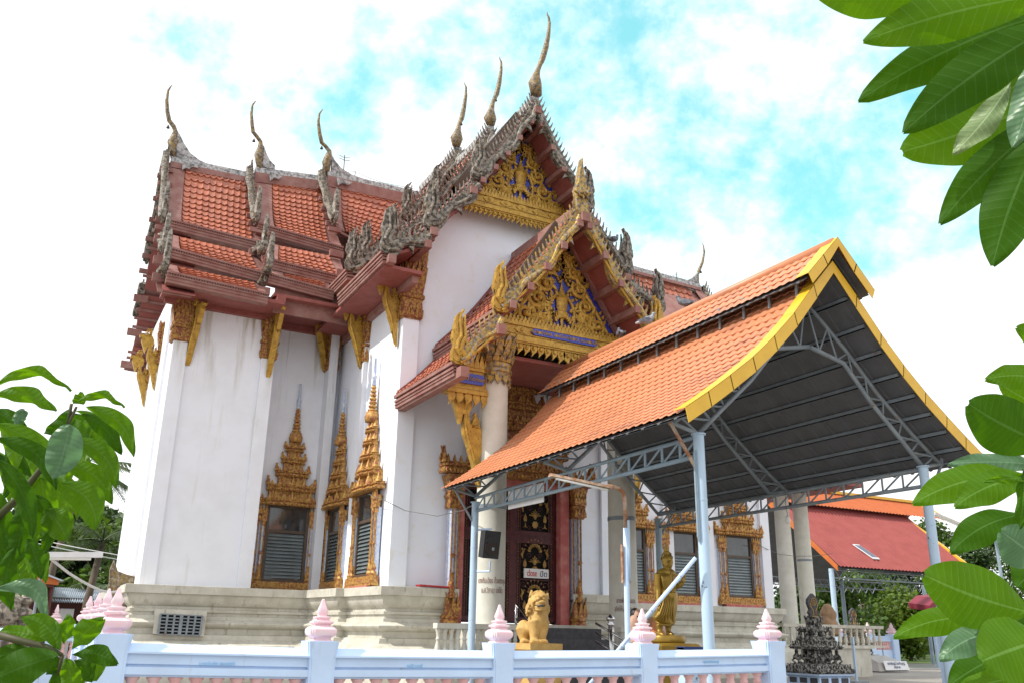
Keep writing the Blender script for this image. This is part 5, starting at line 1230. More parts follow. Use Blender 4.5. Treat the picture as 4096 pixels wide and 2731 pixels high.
# ------------------------------------------------------------------ balustrade walls with lotus finials
FIN = [(.74, 0), (.72, .03), (.62, .06), (.66, .10), (.92, .16), (1.0, .24), (.98, .33), (.80, .40), (.58, .42), (.56, .46), (.74, .50), (.74, .55), (.48, .58), (.46, .62), (.56, .64), (.56, .68), (.30, .70), (.28, .74), (.34, .78), (.36, .82), (.24, .96), (.14, 1.08), (.09, 1.17), (.02, 1.19)]
PBAL = [(.07, 0), (.075, .04), (.05, .06), (.06, .10), (.085, .2), (.075, .28), (.045, .40), (.05, .46), (.07, .48), (.07, .50), (.055, .52), (.06, .58), (.085, .62), (.09, .65)]
def fence_post(par, x, y, zt, w_, zb=0, fin=1.0, mat='white'):
    m = MB(); h = w_/2; 
    m.lathe((x, y, zb), [(h*1.0, 0), (h*1.0, zt-zb-.30), (h*1.04, zt-zb-.12), (h*1.16, zt-zb)], 4, square=True)
    for (dx, dy) in ((0, -1), (-1, 0), (1, 0), (0, 1)):      # sunk cross-plan fins
        m.lathe((x+dx*h*.25, y+dy*h*.25, zb), [(h*.80, 0), (h*.80, zt-zb-.32), (h*.86, zt-zb-.14), (h*.98, zt-zb-.004)], 4, square=True)
    p = m.build('post', mat, par, 'auto')
    f = MB(); r = w_*.66
    for rot, k in ((0, 1.0), (PI/4, .80)):
        pass
    # redented square finial
    for (kx, ky) in ((1.0, .74), (.74, 1.0), (.88, .88)):
        vs = []; 
        prof = [(q*r, z*fin) for q, z in FIN]
        o = len(f.v)
        for q, z in prof:
            s_ = max(0.35, 1-.0) 
            for sx, sy in ((-1, -1), (1, -1), (1, 1), (-1, 1)): f.v.append((x+sx*q*kx*.80, y+sy*q*ky*.80, zt+z*.5))
        n = len(prof)
        for i in range(n-1):
            for k in range(4): f.f.append((o+i*4+k, o+i*4+(k+1) % 4, o+(i+1)*4+(k+1) % 4, o+(i+1)*4+k))
        f.f.append((o+3, o+2, o+1, o)); f.f.append(tuple(o+(n-1)*4+k for k in range(4)))
    f.build('finial', 'pink', p, 'auto')
    return p
def fence_panel(par, a, b, zr, n, zb=0, hole=True, mat='white'):
    """top rail with sloped coping, sunk band, balusters, bottom wall; a and b are plan points, zr rail heights"""
    a, b = V(a), V(b); d = (b-a).normalized(); q = V((-d.y, d.x, 0))
    def bx(m, w_, z0, z1, w2=None):
        w2 = w2 or w_; za, zb_ = zr
        m.hexa([a-q*w_+V((0, 0, za+z0)), b-q*w_+V((0, 0, zb_+z0)), b+q*w_+V((0, 0, zb_+z0)), a+q*w_+V((0, 0, za+z0)), a-q*w2+V((0, 0, za+z1)), b-q*w2+V((0, 0, zb_+z1)), b+q*w2+V((0, 0, zb_+z1)), a+q*w2+V((0, 0, za+z1))])
    m = MB(); bx(m, .14, -.095, -.01, .05); bx(m, .17, -.115, -.095); bx(m, .12, -.225, -.115); bx(m, .085, -.255, -.225); bx(m, .15, -.335, -.255); bx(m, .10, -.36, -.335)
    m.build('rail', mat, par)
    L = (b-a).length
    for i in range(n):
        p = lerp(a, b, (i+.5)/n); z = lerp(zr[0], zr[1], (i+.5)/n)-.36-.53
        k = MB(); k.lathe((p.x, p.y, z), [(r*.95, h*.82) for r, h in PBAL], 10); k.build('baluster', 'salmon', par, True)
    m = MB(); za, zb_ = zr
    m.hexa([a-q*.12+V((0, 0, zb)), b-q*.12+V((0, 0, zb)), b+q*.12+V((0, 0, zb)), a+q*.12+V((0, 0, zb)), a-q*.12+V((0, 0, za-.885)), b-q*.12+V((0, 0, zb_-.885)), b+q*.12+V((0, 0, zb_-.885)), a+q*.12+V((0, 0, za-.885))])
    m.build('base_wall', mat, par)
ZB = -.25
FN = thing('fence', 'long white balustrade wall with pink lotus finials in the foreground', 'fence', (5.9, 11.3, 0))
xs = [1.02, 3.40, 5.89, 8.30, 10.78]; zt = [1.52, 1.47, 1.475, 1.49, 1.555]
zr = [1.435, 1.395, 1.385, 1.405, 1.445]
for x, z, w_ in zip(xs, zt, (.33, .32, .30, .30, .34)): fence_post(FN, x, 11.3, z, w_, ZB, .84)
for i in range(4): fence_panel(FN, (xs[i]+.15, 11.3, 0), (xs[i+1]-.15, 11.3, 0), (zr[i], zr[i+1]), (9, 9, 8, 8)[i], ZB)
for px, x0, lab in ((870, 0, 'นายวันชัย สมบูรณ์'), (1660, 0, 'แม่ชี ราตรี'), (2845, 0, 'คุณแม่ทองอยู่')):
    p = at(px, 2653 if px < 1000 else 2662 if px < 2000 else 2645, Y=11.17)
    text_mesh('faded_writing', lab, .055, 'lightblue_text', FN, Matrix.Translation((p.x, 11.172, p.z))@Matrix.Rotation(R(90), 4, 'X'), .002)
F2 = thing('fence', 'white balustrade wall with pink finials running back along the left side of the hall', 'fence', (1.0, 16, 0))
ys = [14.2, 17.3, 20.6, 25.0]; lx = []
for px, Y_ in ((416, 13.75), (379, 16.2), (345, 18.7)):
    p = at(px, 2500, Y=Y_); lx.append((p.x, Y_))
pts2 = [(1.02, 11.3)]+lx
for (x, y) in lx: fence_post(F2, x, y, 1.60+.008*(y-14), .33, ZB, .84)
for (a, b) in zip(pts2, pts2[1:]): fence_panel(F2, (a[0], a[1]+.17, 0), (b[0], b[1]-.17, 0), (1.45, 1.47), 12, ZB)
F3 = thing('fence', 'white balustrade wall with pink finials along the far left boundary', 'fence', at(222, 2560, Y=30))
a = at(222, 2480, Y=30); fence_post(F3, a.x, 30, 1.62, .34, 0, 1.0)
fence_panel(F3, (a.x+.2, 30, 0), (a.x+1.3, 30, 0), (1.55, 1.55), 5, 0); fence_panel(F3, (a.x-5.5, 30, 0), (a.x-.2, 30, 0), (1.55, 1.55), 16, 0)
F4 = thing('fence', 'white balustrade wall with salmon balusters at the far right by the lawn', 'fence', (54, 45, 0))
S4 = crop(3050, 2300, 3.6185)
YG = 43.0
px_ = [(1105, 830), (1530, 830), (1870, 830)]
pp = [at(*S4(*p), Y=YG) for p in px_]
for p in pp: fence_post(F4, p.x, YG, 2.05, .55, 0, 1.25)
for a, b in zip(pp, pp[1:]): fence_panel(F4, (a.x+.3, YG, 0), (b.x-.3, YG, 0), (1.95, 1.95), 9, 0)

# ------------------------------------------------------------------ right-hand porch of the hall
Y2 = 33.5
for i, px in enumerate(((3128, 3162), (3206, 3239))):
    b0, t0 = at(px[1], 2495, Y=Y2), at(px[0], 2060, Y=Y2)
    m = MB(); m.lathe((b0.x, Y2, 0), [(.41, 1.2), (.40, 2.2), (.37, 9.0)], 28); c_ = m.build('column', 'concrete', T, 'auto')
    if i == 1:
        m = MB(); zz = at(3260, 2247, Y=Y2).z; m.lathe((b0.x, Y2, zz), [(.402, 0), (.402, .1), (.38, .1)], 28); m.build('steel_band', 'truss', c_, 'auto')
m = MB(); m.box(30.4, 36.2, 31.2, 41, 0, 1.25); m.box(30.4, 36.4, 31.1, 41, 1.25, 1.36); m.build('porch_platform', 'stucco', T)
m = MB(); m.box(30.9, 36.5, 30.8, 40, 8.9, 9.15); m.build('porch_ceiling', 'soffit', T)
balustrade('balustrade', 'grey stone balustrade around the right end porch behind the carved marker', (31.0, 31.6, 0), (37.6, 31.6, 0), 1.3, 17, mat='stucco')
ab = thing('roof_aerial', 'thin television aerial standing on the left roof ridge', 'aerial', at(1378, 690, Y=YR))
m = MB(); a = at(1374, 695, Y=YR+.3); b = at(1379, 622, Y=YR+.3); m.tube([a, b], .025, 5)
for t in (.72, .86): p = lerp(a, b, t); m.tube([p+V((-.25, 0, .06)), p, p+V((.25, 0, .06))], .015, 4)
m.build('mast', 'wire', ab)
aw = thing('roof_wire', 'thin wire strung on two pegs above the left roof ridge', 'wire', at(1422, 690, Y=YR)); m = MB()
q = [at(*A(*p), Y=YR+.3) for p in ((1535, 645), (1603, 640), (1690, 680), (1790, 715), (1990, 752))]; m.tube(q, .012, 4); m.tube([q[1], q[1]-V((0, 0, .5))], .02, 4); m.tube([q[3], q[3]-V((0, 0, .3))], .02, 4); m.build('wire', 'wire', aw)
ab2 = thing('roof_aerial', 'small pair of aerial rods on the far right roof ridge', 'aerial', at(2700, 1120, Y=YR)); m = MB()
for px, h in ((2683, 24), (2707, 38)): m.tube([at(px, 1128, Y=YR), at(px, 1128-h, Y=YR)], .025, 5)
m.tube([at(2683, 1108, Y=YR), at(2707, 1098, Y=YR)], .012, 4); m.build('rods', 'wire', ab2)

# ------------------------------------------------------------------ lion statue
def organic(name, mat, parent, balls, tubes, voxel, smooth=6, extra=None):
    m = MB()
    for c, r in balls: m.ball(c, r, 18, 12)
    for p, r in tubes: m.tube(p, r, 14)
    if extra: extra(m)
    o = m.build(name, mat, parent, True)
    md = o.modifiers.new('remesh', 'REMESH'); md.mode = 'VOXEL'; md.voxel_size = voxel; md.use_smooth_shade = True
    s_ = o.modifiers.new('smooth', 'SMOOTH'); s_.iterations = smooth; s_.factor = .5
    return o
YLn = 19.6
def LP_(x, y, dy=0): return at(*crop(1800, 2250, 3.26)(x, y), Y=YLn+dy)
LI = thing('lion_statue', 'ochre guardian lion statue standing before the entrance steps', 'statue', (LP_(1090, 1100).x, YLn, 0))
u = (LP_(1200, 900)-LP_(1100, 900)).x/100     # metres per picture pixel here
def tb(*ps): return [LP_(x, y, dy) for x, y, dy in ps]
bal = [(LP_(1150, 740, -.05), (150*u*.78, .26, 150*u)), (LP_(1150, 800, -.05), (92*u, .22, 80*u)), (LP_(960, 870, .35), (78*u, .22, 110*u)), (LP_(1060, 850, .2), (90*u, .22, 75*u)),
       (LP_(1150, 520, -.08), (118*u, .27, 118*u)), (LP_(1178, 475, -.12), (82*u, .24, 88*u)), (LP_(1180, 560, -.24), (72*u, .18, 42*u)), (LP_(1085, 600, .05), (85*u, .24, 95*u)), (LP_(1225, 600, .05), (50*u, .24, 90*u)), (LP_(1150, 430, 0), (85*u, .24, 55*u))]
tub = [(tb((1090, 760, -.1), (1100, 900, -.15), (1095, 980, -.18), (1098, 1025, -.2)), [.18, .13, .10, .115]), (tb((1215, 760, -.1), (1205, 900, -.15), (1200, 980, -.18), (1205, 1025, -.2)), [.17, .125, .095, .11]),
       (tb((955, 850, .35), (955, 950, .33), (965, 1000, .3), (975, 1025, .28)), [.2, .125, .10, .11]), (tb((1050, 900, .3), (1055, 960, .3), (1060, 1025, .3)), [.12, .1, .1])]
def paws(m):
    for x, dy in ((1098, -.25), (1212, -.25), (975, .22)):
        for k in range(4): c = LP_(x-36+k*24, 1028, dy-.06); m.ball(c, (.055, .09, .06), 8, 6)
lo = organic('body', 'lion', LI, bal, tub, .022, 4, paws)
m = MB()   # face: brow, eyes, nose, mouth lips, teeth, mane curls, ears
for s, x in ((-1, 1152), (1, 1218)):
    m.ball(LP_(x, 468, -.36), (.075, .05, .06), 10, 7); m.ball(LP_(x, 468, -.41), (.035, .03, .03), 8, 6)
m.tube(tb((1115, 440, -.3), (1150, 425, -.36), (1185, 448, -.40), (1215, 428, -.36), (1240, 440, -.3)), .03, 7)
m.ball(LP_(1200, 508, -.42), (.10, .07, .05), 10, 7); m.ball(LP_(1175, 512, -.40), (.05, .06, .04), 8, 6); m.ball(LP_(1222, 510, -.40), (.05, .06, .04), 8, 6)
for y, r_ in ((525, .03), (540, .026), (575, .03), (592, .026), (608, .024)):
    m.tube(tb((1095, y-6, -.22), (1130, y, -.34), (1185, y+2, -.44), (1235, y-2, -.36), (1258, y-6, -.2)), r_, 7)
for k in range(3): m.tube(tb((1130-14*k, 480+8*k, -.32), (1105-14*k, 510, -.28), (1108-14*k, 560, -.26), (1125-14*k, 595, -.28)), .022, 6)
m.build('face', 'lion', lo, True)
m = MB(); m.tube(tb((1135, 556, -.40), (1185, 558, -.45), (1228, 555, -.40)), .026, 6); m.build('mouth', 'darkstone', lo, True)
m = MB(); rnd = random.Random(5)
for k in range(90):
    t = rnd.random(); x = lerp(1085, 1010, t)+rnd.uniform(-20, 25); y = lerp(420, 680, t); m.ball(LP_(x, y, rnd.uniform(-.12, .2)), rnd.uniform(.025, .045), 6, 5)
for k in range(50):
    t = rnd.random(); m.ball(LP_(1262+rnd.uniform(-12, 8), lerp(470, 680, t), rnd.uniform(-.1, .2)), rnd.uniform(.02, .04), 6, 5)
for k in range(60):
    a = rnd.uniform(0, PI); m.ball(LP_(1160+88*math.cos(a), 450-78*math.sin(a), rnd.uniform(-.15, .15)), rnd.uniform(.022, .04), 6, 5)
m.flat([(-.5, 0), (0, 1), (.5, 0)], LP_(1062, 445, -.05), V((.12, 0, 0)), V((0, 0, .17)), V((0, .08, 0))); m.flat([(-.5, 0), (.2, 1), (.5, 0)], LP_(1262, 470, -.05), V((.10, 0, 0)), V((0, 0, .15)), V((0, .08, 0)))
m.build('mane', 'lion', lo, True)
m = MB(); cx_ = LP_(1090, 1100).x; z1 = LP_(1090, 1045).z; w_ = 205*u
for (k, z0, z1_) in ((1.0, -.14, 0), (.93, -.20, -.14), (.99, -.27, -.20), (.86, -.40, -.27), (.95, -z1, -.40)):
    m.box(cx_-w_*k, cx_+w_*k, YLn-.62*k, YLn+.62*k, z1+z0, z1+z1_)
m.build('pedestal', 'lion', LI)

# ------------------------------------------------------------------ standing golden statue
YBd = 16.2
Bq = crop(2350, 2150, 2.699)
def BP(x, y, dy=0): return at(*Bq(x, y), Y=YBd+dy)
ub = (BP(900, 600)-BP(800, 600)).x/100
BD = thing('buddha_statue', 'golden standing Buddha statue with one palm raised beside the blue posts', 'statue', (BP(850, 1150).x, YBd, 0))
def tq(*ps): return [BP(x, y, dy) for x, y, dy in ps]
bal = [(BP(862, 255, -.02), (52*ub, .135, 62*ub)), (BP(868, 285, -.06), (42*ub, .11, 38*ub)), (BP(850, 385, 0), (100*ub, .155, 50*ub)), (BP(860, 440, 0), (84*ub, .145, 80*ub)), (BP(862, 520, 0), (78*ub, .14, 80*ub)), (BP(868, 590, 0), (76*ub, .14, 60*ub)), (BP(872, 660, 0), (80*ub, .15, 80*ub))]
def robe(m):
    # long robe: tapered shell, flaring to the lower left
    rows = []
    prof = [(790, 955, 590), (785, 958, 680), (765, 955, 760), (735, 948, 820), (715, 942, 850), (735, 938, 900), (790, 925, 935)]
    n = 24; vs = []
    for x0, x1, y in prof:
        c = (x0+x1)/2; r = (x1-x0)/2
        for k in range(n):
            a = 2*PI*k/n; f_ = 1+.05*math.sin(9*a+y*.01)
            p = BP(c+r*math.cos(a)*f_, y); vs.append(p+V((0, .17*math.sin(a)*f_, 0)))
    mm = len(prof)
    m.add(vs, [(i*n+k, i*n+(k+1) % n, (i+1)*n+(k+1) % n, (i+1)*n+k) for i in range(mm-1) for k in range(n)]+[tuple(range(n)), tuple(range((mm-1)*n, mm*n))])
tub = [(tq((864, 300, 0), (862, 345, 0)), [.085, .10]), (tq((772, 385, 0), (765, 470, .02), (768, 560, .02), (762, 640, -.02), (764, 690, -.05)), [.11, .09, .075, .055, .05]),
       (tq((935, 385, 0), (948, 450, 0), (955, 530, -.02), (1000, 510, -.16), (1030, 478, -.24)), [.10, .09, .08, .06, .045]),
       (tq((775, 930, 0), (778, 990, 0), (775, 1030, -.02)), [.085, .06, .06]), (tq((872, 930, 0), (872, 990, 0), (878, 1030, -.02)), [.085, .06, .06]),
       (tq((765, 1030, 0), (800, 1042, -.12), (825, 1048, -.2)), [.06, .055, .03]), (tq((865, 1030, 0), (905, 1042, -.12), (935, 1050, -.2)), [.06, .055, .03]),
       (tq((820, 600, -.13), (880, 540, -.16), (950, 560, -.10)), [.03, .03, .03])]
bo = organic('body', 'buddha', BD, bal, tub, .018, 5, robe)
m = MB()   # robe folds as raised cords
for k in range(8):
    t = k/7
    m.tube(tq((lerp(905, 800, t), 345+30*t, -.12), (lerp(898, 810, t), 420+40*t, -.165), (lerp(893, 830, t), 500+40*t, -.155), (lerp(890, 850, t), 570, -.15)), [.010, .018, .016, .008], 6)
m.tube(tq((893, 340, -.11), (898, 420, -.17), (900, 520, -.165), (905, 590, -.155)), .022, 6)
for k in range(7):
    t = k/6
    m.tube(tq((lerp(830, 925, t), 610, -.15), (lerp(815, 930, t), 720, -.185), (lerp(780, 925, t), 820, -.18), (lerp(735, 920, t), lerp(875, 915, t), -.14)), [.008, .022, .026, .018], 6)
m.tube(tq((735, 900, -.05), (790, 935, -.15), (860, 940, -.18), (920, 935, -.12)), .022, 6)
m.build('robe_folds', 'buddha', bo, True)
m = MB(); hc = BP(1036, 455, -.26)          # raised right palm
m.ball(hc, (.05, .022, .07), 12, 8)
for i, (dx, ln) in enumerate(((-.040, .115), (-.014, .135), (.014, .13), (.038, .10))):
    m.tube([hc+V((dx, 0, .05)), hc+V((dx*1.05, -.004, .05+ln*.5)), hc+V((dx*1.05, .002, .05+ln))], [.014, .0135, .009], 8)
m.tube([hc+V((-.045, -.01, -.03)), hc+V((-.075, -.02, .01)), hc+V((-.082, -.02, .055))], [.017, .015, .010], 8); m.build('hand', 'buddha', bo, True)
m = MB(); hc = BP(764, 712, -.05); m.ball(hc, (.035, .05, .07), 10, 8)
for i in range(4): m.tube([hc+V((.0, -.035+.022*i, -.04)), hc+V((.006, -.035+.022*i, -.11-.015*(i in (1, 2)))), hc+V((.012, -.035+.022*i, -.15-.015*(i in (1, 2))))], [.013, .012, .008], 7)
m.tube([hc+V((0, -.05, .01)), hc+V((.01, -.075, -.03)), hc+V((.012, -.075, -.07))], [.015, .013, .009], 7); m.build('hand', 'buddha', bo, True)
m = MB()   # face
for x in (866, 893): m.tube(tq((x-9, 256, -.165), (x, 259, -.18), (x+9, 256, -.165)), .011, 6); m.tube(tq((x-11, 243, -.155), (x, 239, -.17), (x+11, 243, -.155)), .007, 5)
m.tube(tq((880, 245, -.165), (881, 262, -.19), (881, 272, -.20)), [.010, .014, .020], 7); m.tube(tq((868, 288, -.165), (881, 290, -.178), (893, 287, -.165)), .011, 6)
m.tube(tq((820, 245, -.02), (817, 270, -.02), (822, 300, -.02)), [.02, .022, .015], 7); m.tube(tq((907, 248, -.02), (908, 270, -.02), (905, 292, -.02)), [.014, .016, .012], 7); m.build('face', 'buddha', bo, True)
m = MB(); rnd = random.Random(2)
for k in range(150):
    a = rnd.uniform(0, 2*PI); e = rnd.uniform(.0, 1.5); d_ = V((math.cos(a)*math.cos(e)*53*ub, math.sin(a)*math.cos(e)*.14, math.sin(e)*66*ub))
    if d_.y < -.06 and d_.z < .17: continue
    m.ball(BP(860, 232, 0)+d_, .017, 6, 4)
m.ball(BP(850, 165, 0), (28*ub, .08, 26*ub), 12, 8); m.lathe(BP(850, 160, 0), [(.055, 0), (.06, .06), (.035, .13), (.02, .2), (.004, .27)], 10); m.build('hair', 'buddha', bo, True)
m = MB(); pz = BP(855, 1050).z; c = BP(857, 1075); m.lathe((c.x, YBd-.05, pz-.16), [(.36, 0), (.40, .03), (.41, .09), (.38, .15), (.30, .165)], 28, sy=.75)
m.lathe((c.x, YBd-.05, pz-.26), [(.50, -pz+.26), (.50, 0), (.52, .04), (.48, .09), (.44, .105)], 4, sy=.85, square=True); m.lathe((c.x, YBd-.05, pz-.36), [(.53, 0), (.53, .05), (.50, .07)], 4, sy=.85, square=True)
m.build('pedestal', 'buddha', BD, 'auto')
# kneeling painted figure half hidden by the fence finial
KN = thing('kneeling_figure', 'painted clay kneeling figure with black hair behind the golden statue', 'statue', (BP(530, 960).x*18/16.2, 18, 0))
def KP(x, y, dy=0): return at(*Bq(x, y), Y=18+dy)
ko = organic('body', 'flesh', KN, [(KP(530, 845), (.14, .16, .19)), (KP(520, 950), (.22, .16, .26)), (KP(530, 1060), (.26, .28, .2)), (KP(560, 1120, -.1), (.35, .3, .2))], [([KP(530, 870), KP(525, 910)], [.08, .1]), ([KP(500, 920), KP(495, 990), KP(540, 1010, -.2)], [.08, .07, .05])], .025)
m = MB(); m.ball(KP(520, 825, .03), (.15, .16, .15), 12, 8); m.build('hair', 'hair', ko, True)
m = MB()
for x in (538, 556): m.ball(KP(x, 845, -.15), .018, 6, 5)
m.tube([KP(549, 848, -.16), KP(550, 862, -.18)], .014, 5); m.tube([KP(540, 874, -.15), KP(556, 874, -.15)], .01, 5); m.build('face', 'hair', ko, True)
KN2 = thing('kneeling_figure', 'painted clay figure with orange cloth behind the feet of the golden statue', 'statue', (KP(720, 980).x, 18, 0))
ko = organic('body', 'flesh', KN2, [(KP(712, 940), (.16, .16, .2)), (KP(735, 1040), (.3, .25, .3)), (KP(750, 1120), (.4, .3, .2))], [([KP(700, 960), KP(690, 1030), KP(740, 1060, -.2)], [.09, .08, .05])], .025)
m = MB(); m.ball(KP(735, 975, -.18), (.14, .08, .3), 12, 8); m.ball(KP(740, 1070, -.15), (.3, .2, .2), 12, 8); m.build('cloth', 'terracotta', ko, True)
m = MB(); m.ball(KP(790, 985, -.05), (.10, .1, .11), 10, 8); m.build('hair', 'hair', ko, True)

# ------------------------------------------------------------------ carved boundary-stone monuments
def monument(label, cx, cy, H, mat, seed):
    """tiered carved base on a white plinth, lotus cushion and a bai sema leaf stone; H is the overall height"""
    o = thing('boundary_marker', label, 'monument', (cx, cy, 0), 'carved boundary markers'); k = H/3.2; rnd = random.Random(seed)
    m = MB(); m.lathe((cx, cy, 0), [(.86*k, 0), (.86*k, .12*k), (.76*k, .16*k), (.76*k, .40*k), (.88*k, .46*k), (.90*k, .52*k), (.6*k, .53*k)], 4, square=True); p = m.build('plinth', 'white', o, 'auto')
    m = MB()
    for i in (-1, 0, 1):
        m.box(cx+i*.5*k-.17*k, cx+i*.5*k+.17*k, cy-.775*k, cy-.755*k, .2*k, .38*k); m.box(cx-.775*k, cx-.755*k, cy+i*.5*k-.17*k, cy+i*.5*k+.17*k, .2*k, .38*k)
    m.build('panel', 'darkstone', p)
    m = MB()
    m.lathe((cx, cy, .52*k), [(.86*k, 0), (.92*k, .06*k), (.92*k, .14*k), (.80*k, .20*k), (.74*k, .30*k), (.60*k, .34*k), (.34*k, .36*k), (.34*k, .82*k), (.62*k, .84*k), (.70*k, .92*k), (.56*k, 1.0*k), (.28*k, 1.04*k), (.28*k, 1.42*k), (.44*k, 1.46*k), (.46*k, 1.54*k), (.30*k, 1.6*k), (.24*k, 1.62*k)], 4, square=True)
    def figs(z, rr, hh, n):
        for side in ((0, -1), (-1, 0), (1, 0), (0, 1)):
            e = V((side[0], side[1], 0)); t = V((-side[1], side[0], 0))
            for i in range(n):
                c = V((cx, cy, z))+e*rr+t*((i/(n-1)-.5)*2*rr*.92)
                m.ball(c+V((0, 0, hh*.78)), (.07*k, .07*k, .085*k), 8, 6); m.ball(c+V((0, 0, hh*.48)), (.085*k, .08*k, .15*k), 8, 6)
                for s in (-1, 1):
                    m.tube([c+t*(s*.07*k)+V((0, 0, hh*.6)), c+t*(s*.16*k)+V((0, 0, hh*.45)), c+t*(s*.10*k)+e*.06*k+V((0, 0, hh*.30))], .03*k, 5)
                    m.tube([c+t*(s*.05*k)+V((0, 0, hh*.35)), c+t*(s*.16*k)+e*.08*k+V((0, 0, hh*.2)), c+t*(s*.08*k)+V((0, 0, 0))], .04*k, 5)
                m.flat(FLAME, c+V((0, 0, hh*.86)), t*.10*k, V((0, 0, .16*k)), e*.05*k)
    figs(.86*k, .52*k, .52*k, 4); figs(1.54*k, .40*k, .44*k, 3)
    for (z, rr, n, hh) in ((.58*k, .92*k, 14, .10*k), (.70*k, .84*k, 12, .13*k), (1.36*k, .66*k, 12, .12*k), (1.46*k, .60*k, 10, .16*k), (2.0*k, .44*k, 8, .14*k)):
        for side in ((0, -1), (-1, 0), (1, 0), (0, 1)):
            e = V((side[0], side[1], 0)); t = V((-side[1], side[0], 0))
            for i in range(n): m.flat(FLAME, V((cx, cy, z))+e*rr+t*(((i+.5)/n-.5)*2*rr), t*(rr*1.5/n), V((0, 0, hh*rnd.uniform(.9, 1.2))), e*.05*k)
    b = m.build('carved_base', mat, o, 'auto')
    m = MB(); m.lathe((cx, cy, 2.1*k), [(.22*k, 0), (.25*k, .06*k), (.24*k, .14*k), (.30*k, .28*k), (.33*k, .40*k), (.2*k, .40*k)], 16)
    for r_, z, n in ((.25, .0, 14), (.28, .16, 14)):
        for i in range(n):
            a = 2*PI*i/n; e = V((math.cos(a), math.sin(a), 0)); m.flat(FLAME, V((cx, cy, (2.1+z)*k))+e*r_*k, V((-e.y, e.x, 0))*.12*k, V((0, 0, .26*k))+e*.05*k, e*.03*k)
    m.build('lotus_cushion', 'carved_tan' if mat == 'carved_tan' else 'carved', o, 'auto')
    S_ = [(-.15, 0), (.15, 0), (.14, .10), (.19, .16), (.15, .24), (.13, .30), (.17, .40), (.20, .52), (.17, .66), (.09, .76), (.0, .86)]
    out_ = S_+[(-x, z) for x, z in S_[-2:1:-1]]
    m = MB(); m.flat([(x*1.12, z) for x, z in out_], (cx, cy, 2.48*k), (k, -.25*k, 0), (0, 0, k), V((.03, .15*k, 0))); st = m.build('leaf_stone', 'darkstone', o)
    m = MB(); fr = V((0, -.085*k, 0))
    ring = [V((cx, cy, 2.48*k+.56*k))+fr+V((.10*k*math.cos(a), -.025*k*math.cos(a), .13*k*math.sin(a))) for a in [2*PI*i/20 for i in range(21)]]; m.tube(ring, .012*k, 5)
    for i in range(8):
        a = 2*PI*i/8; m.ball(V((cx, cy, 2.48*k+.56*k))+fr+V((.05*k*math.cos(a), 0, .06*k*math.sin(a))), (.02*k, .015*k, .02*k), 6, 4)
    for s in (-1, 1): m.tube([V((cx, cy, 2.48*k))+fr+V((s*x*k, -s*x*.25*k, z*k)) for x, z in ((.15, .50), (.13, .36), (.06, .26), (.04, .12), (.10, .05))], .014*k, 5)
    m.tube([V((cx, cy, 2.48*k))+fr+V((-.12*k, 0, .03*k)), V((cx, cy, 2.48*k))+fr+V((.12*k, -.03*k, .03*k))], .02*k, 5); m.build('gilt_emblem', 'gold', st, True)
    return o
YS = 24.0
c = at(3265, 2600, Y=YS); top = at(3247, 2387, Y=YS).z
monument('blackened carved stone boundary marker on a white plinth, the near one', c.x, YS, top, 'carved', 1)
YS2 = 38.0
c = at(3425, 2600, Y=YS2); top = at(3425, 2447, Y=YS2).z
monument('tan carved stone boundary marker farther back by the fence', c.x, YS2, top+.1, 'carved_tan', 2)
# stone lion seen from behind on the balustrade
SL = thing('stone_lion', 'brown stone lion seen from behind above the far balustrade', 'statue', at(3312, 2540, Y=36))
def SP_(x, y, dy=0): return at(*S4(x, y), Y=36+dy)
organic('body', 'sandstone', SL, [(SP_(950, 600), (.42, .4, .7)), (SP_(950, 570), (.48, .42, .42)), (SP_(945, 720), (.62, .5, .42)), (SP_(900, 700), (.3, .4, .45))], [([SP_(945, 740), SP_(945, 860)], [.6, .65])], .05)
# small things at the right
sgn = thing('standing_sign', 'thin upright blue and white banner stand on the yard', 'sign', (at(3415, 2690, Y=27).x, 27, 0))
m = MB(); a, b = at(*S4(1345, 1400), Y=27), at(*S4(1300, 890), Y=27); m.hexa([(a.x-.03, 26.95, .05), (a.x+.05, 26.95, .05), (a.x+.05, 27.05, .05), (a.x-.03, 27.05, .05), (b.x-.03, 26.95, b.z), (b.x+.05, 26.95, b.z), (b.x+.05, 27.05, b.z), (b.x-.03, 27.05, b.z)]); m.build('banner', 'post', sgn)
m = MB(); m.box(a.x-.4, a.x+.4, 26.7, 27.3, 0, .06); m.build('foot', 'truss', sgn)
nt_ = thing('low_sign', 'low grey stand with a white notice lettered in blue on the yard', 'sign', (at(3540, 2660, Y=36).x, 36, 0)); cx = nt_.location.x
m = MB(); m.hexa([(cx-1.2, 35.4, .05), (cx+1.2, 35.4, .05), (cx+1.0, 37, .05), (cx-1.0, 37, .05), (cx-1.0, 35.6, .5), (cx+1.0, 35.6, .5), (cx+.8, 36.6, .85), (cx-.8, 36.6, .85)]); m.build('stand', 'paving', nt_)
m = MB(); m.slab([(cx-.75, 35.36, .12), (cx+1.15, 35.36, .12), (cx+1.1, 35.5, .58), (cx-.72, 35.5, .58)], (0, -.03, 0)); bd_ = m.build('notice', 'sign', nt_)
text_mesh('lettering', 'ขอเชิญร่วมทำบุญ\nบริจาค', .2, 'blue_text', bd_, Matrix.Translation((cx+.2, 35.38, .36))@Matrix.Rotation(R(80), 4, 'X'))
m = MB()
for x in (-.9, .9): m.tube([(cx+x, 36.8, .05), (cx+x, 36.8, 1.35)], .03, 6)
m.tube([(cx-.9, 36.8, 1.35), (cx+.9, 36.8, 1.35)], .03, 6); m.build('pipe_frame', 'truss', nt_)
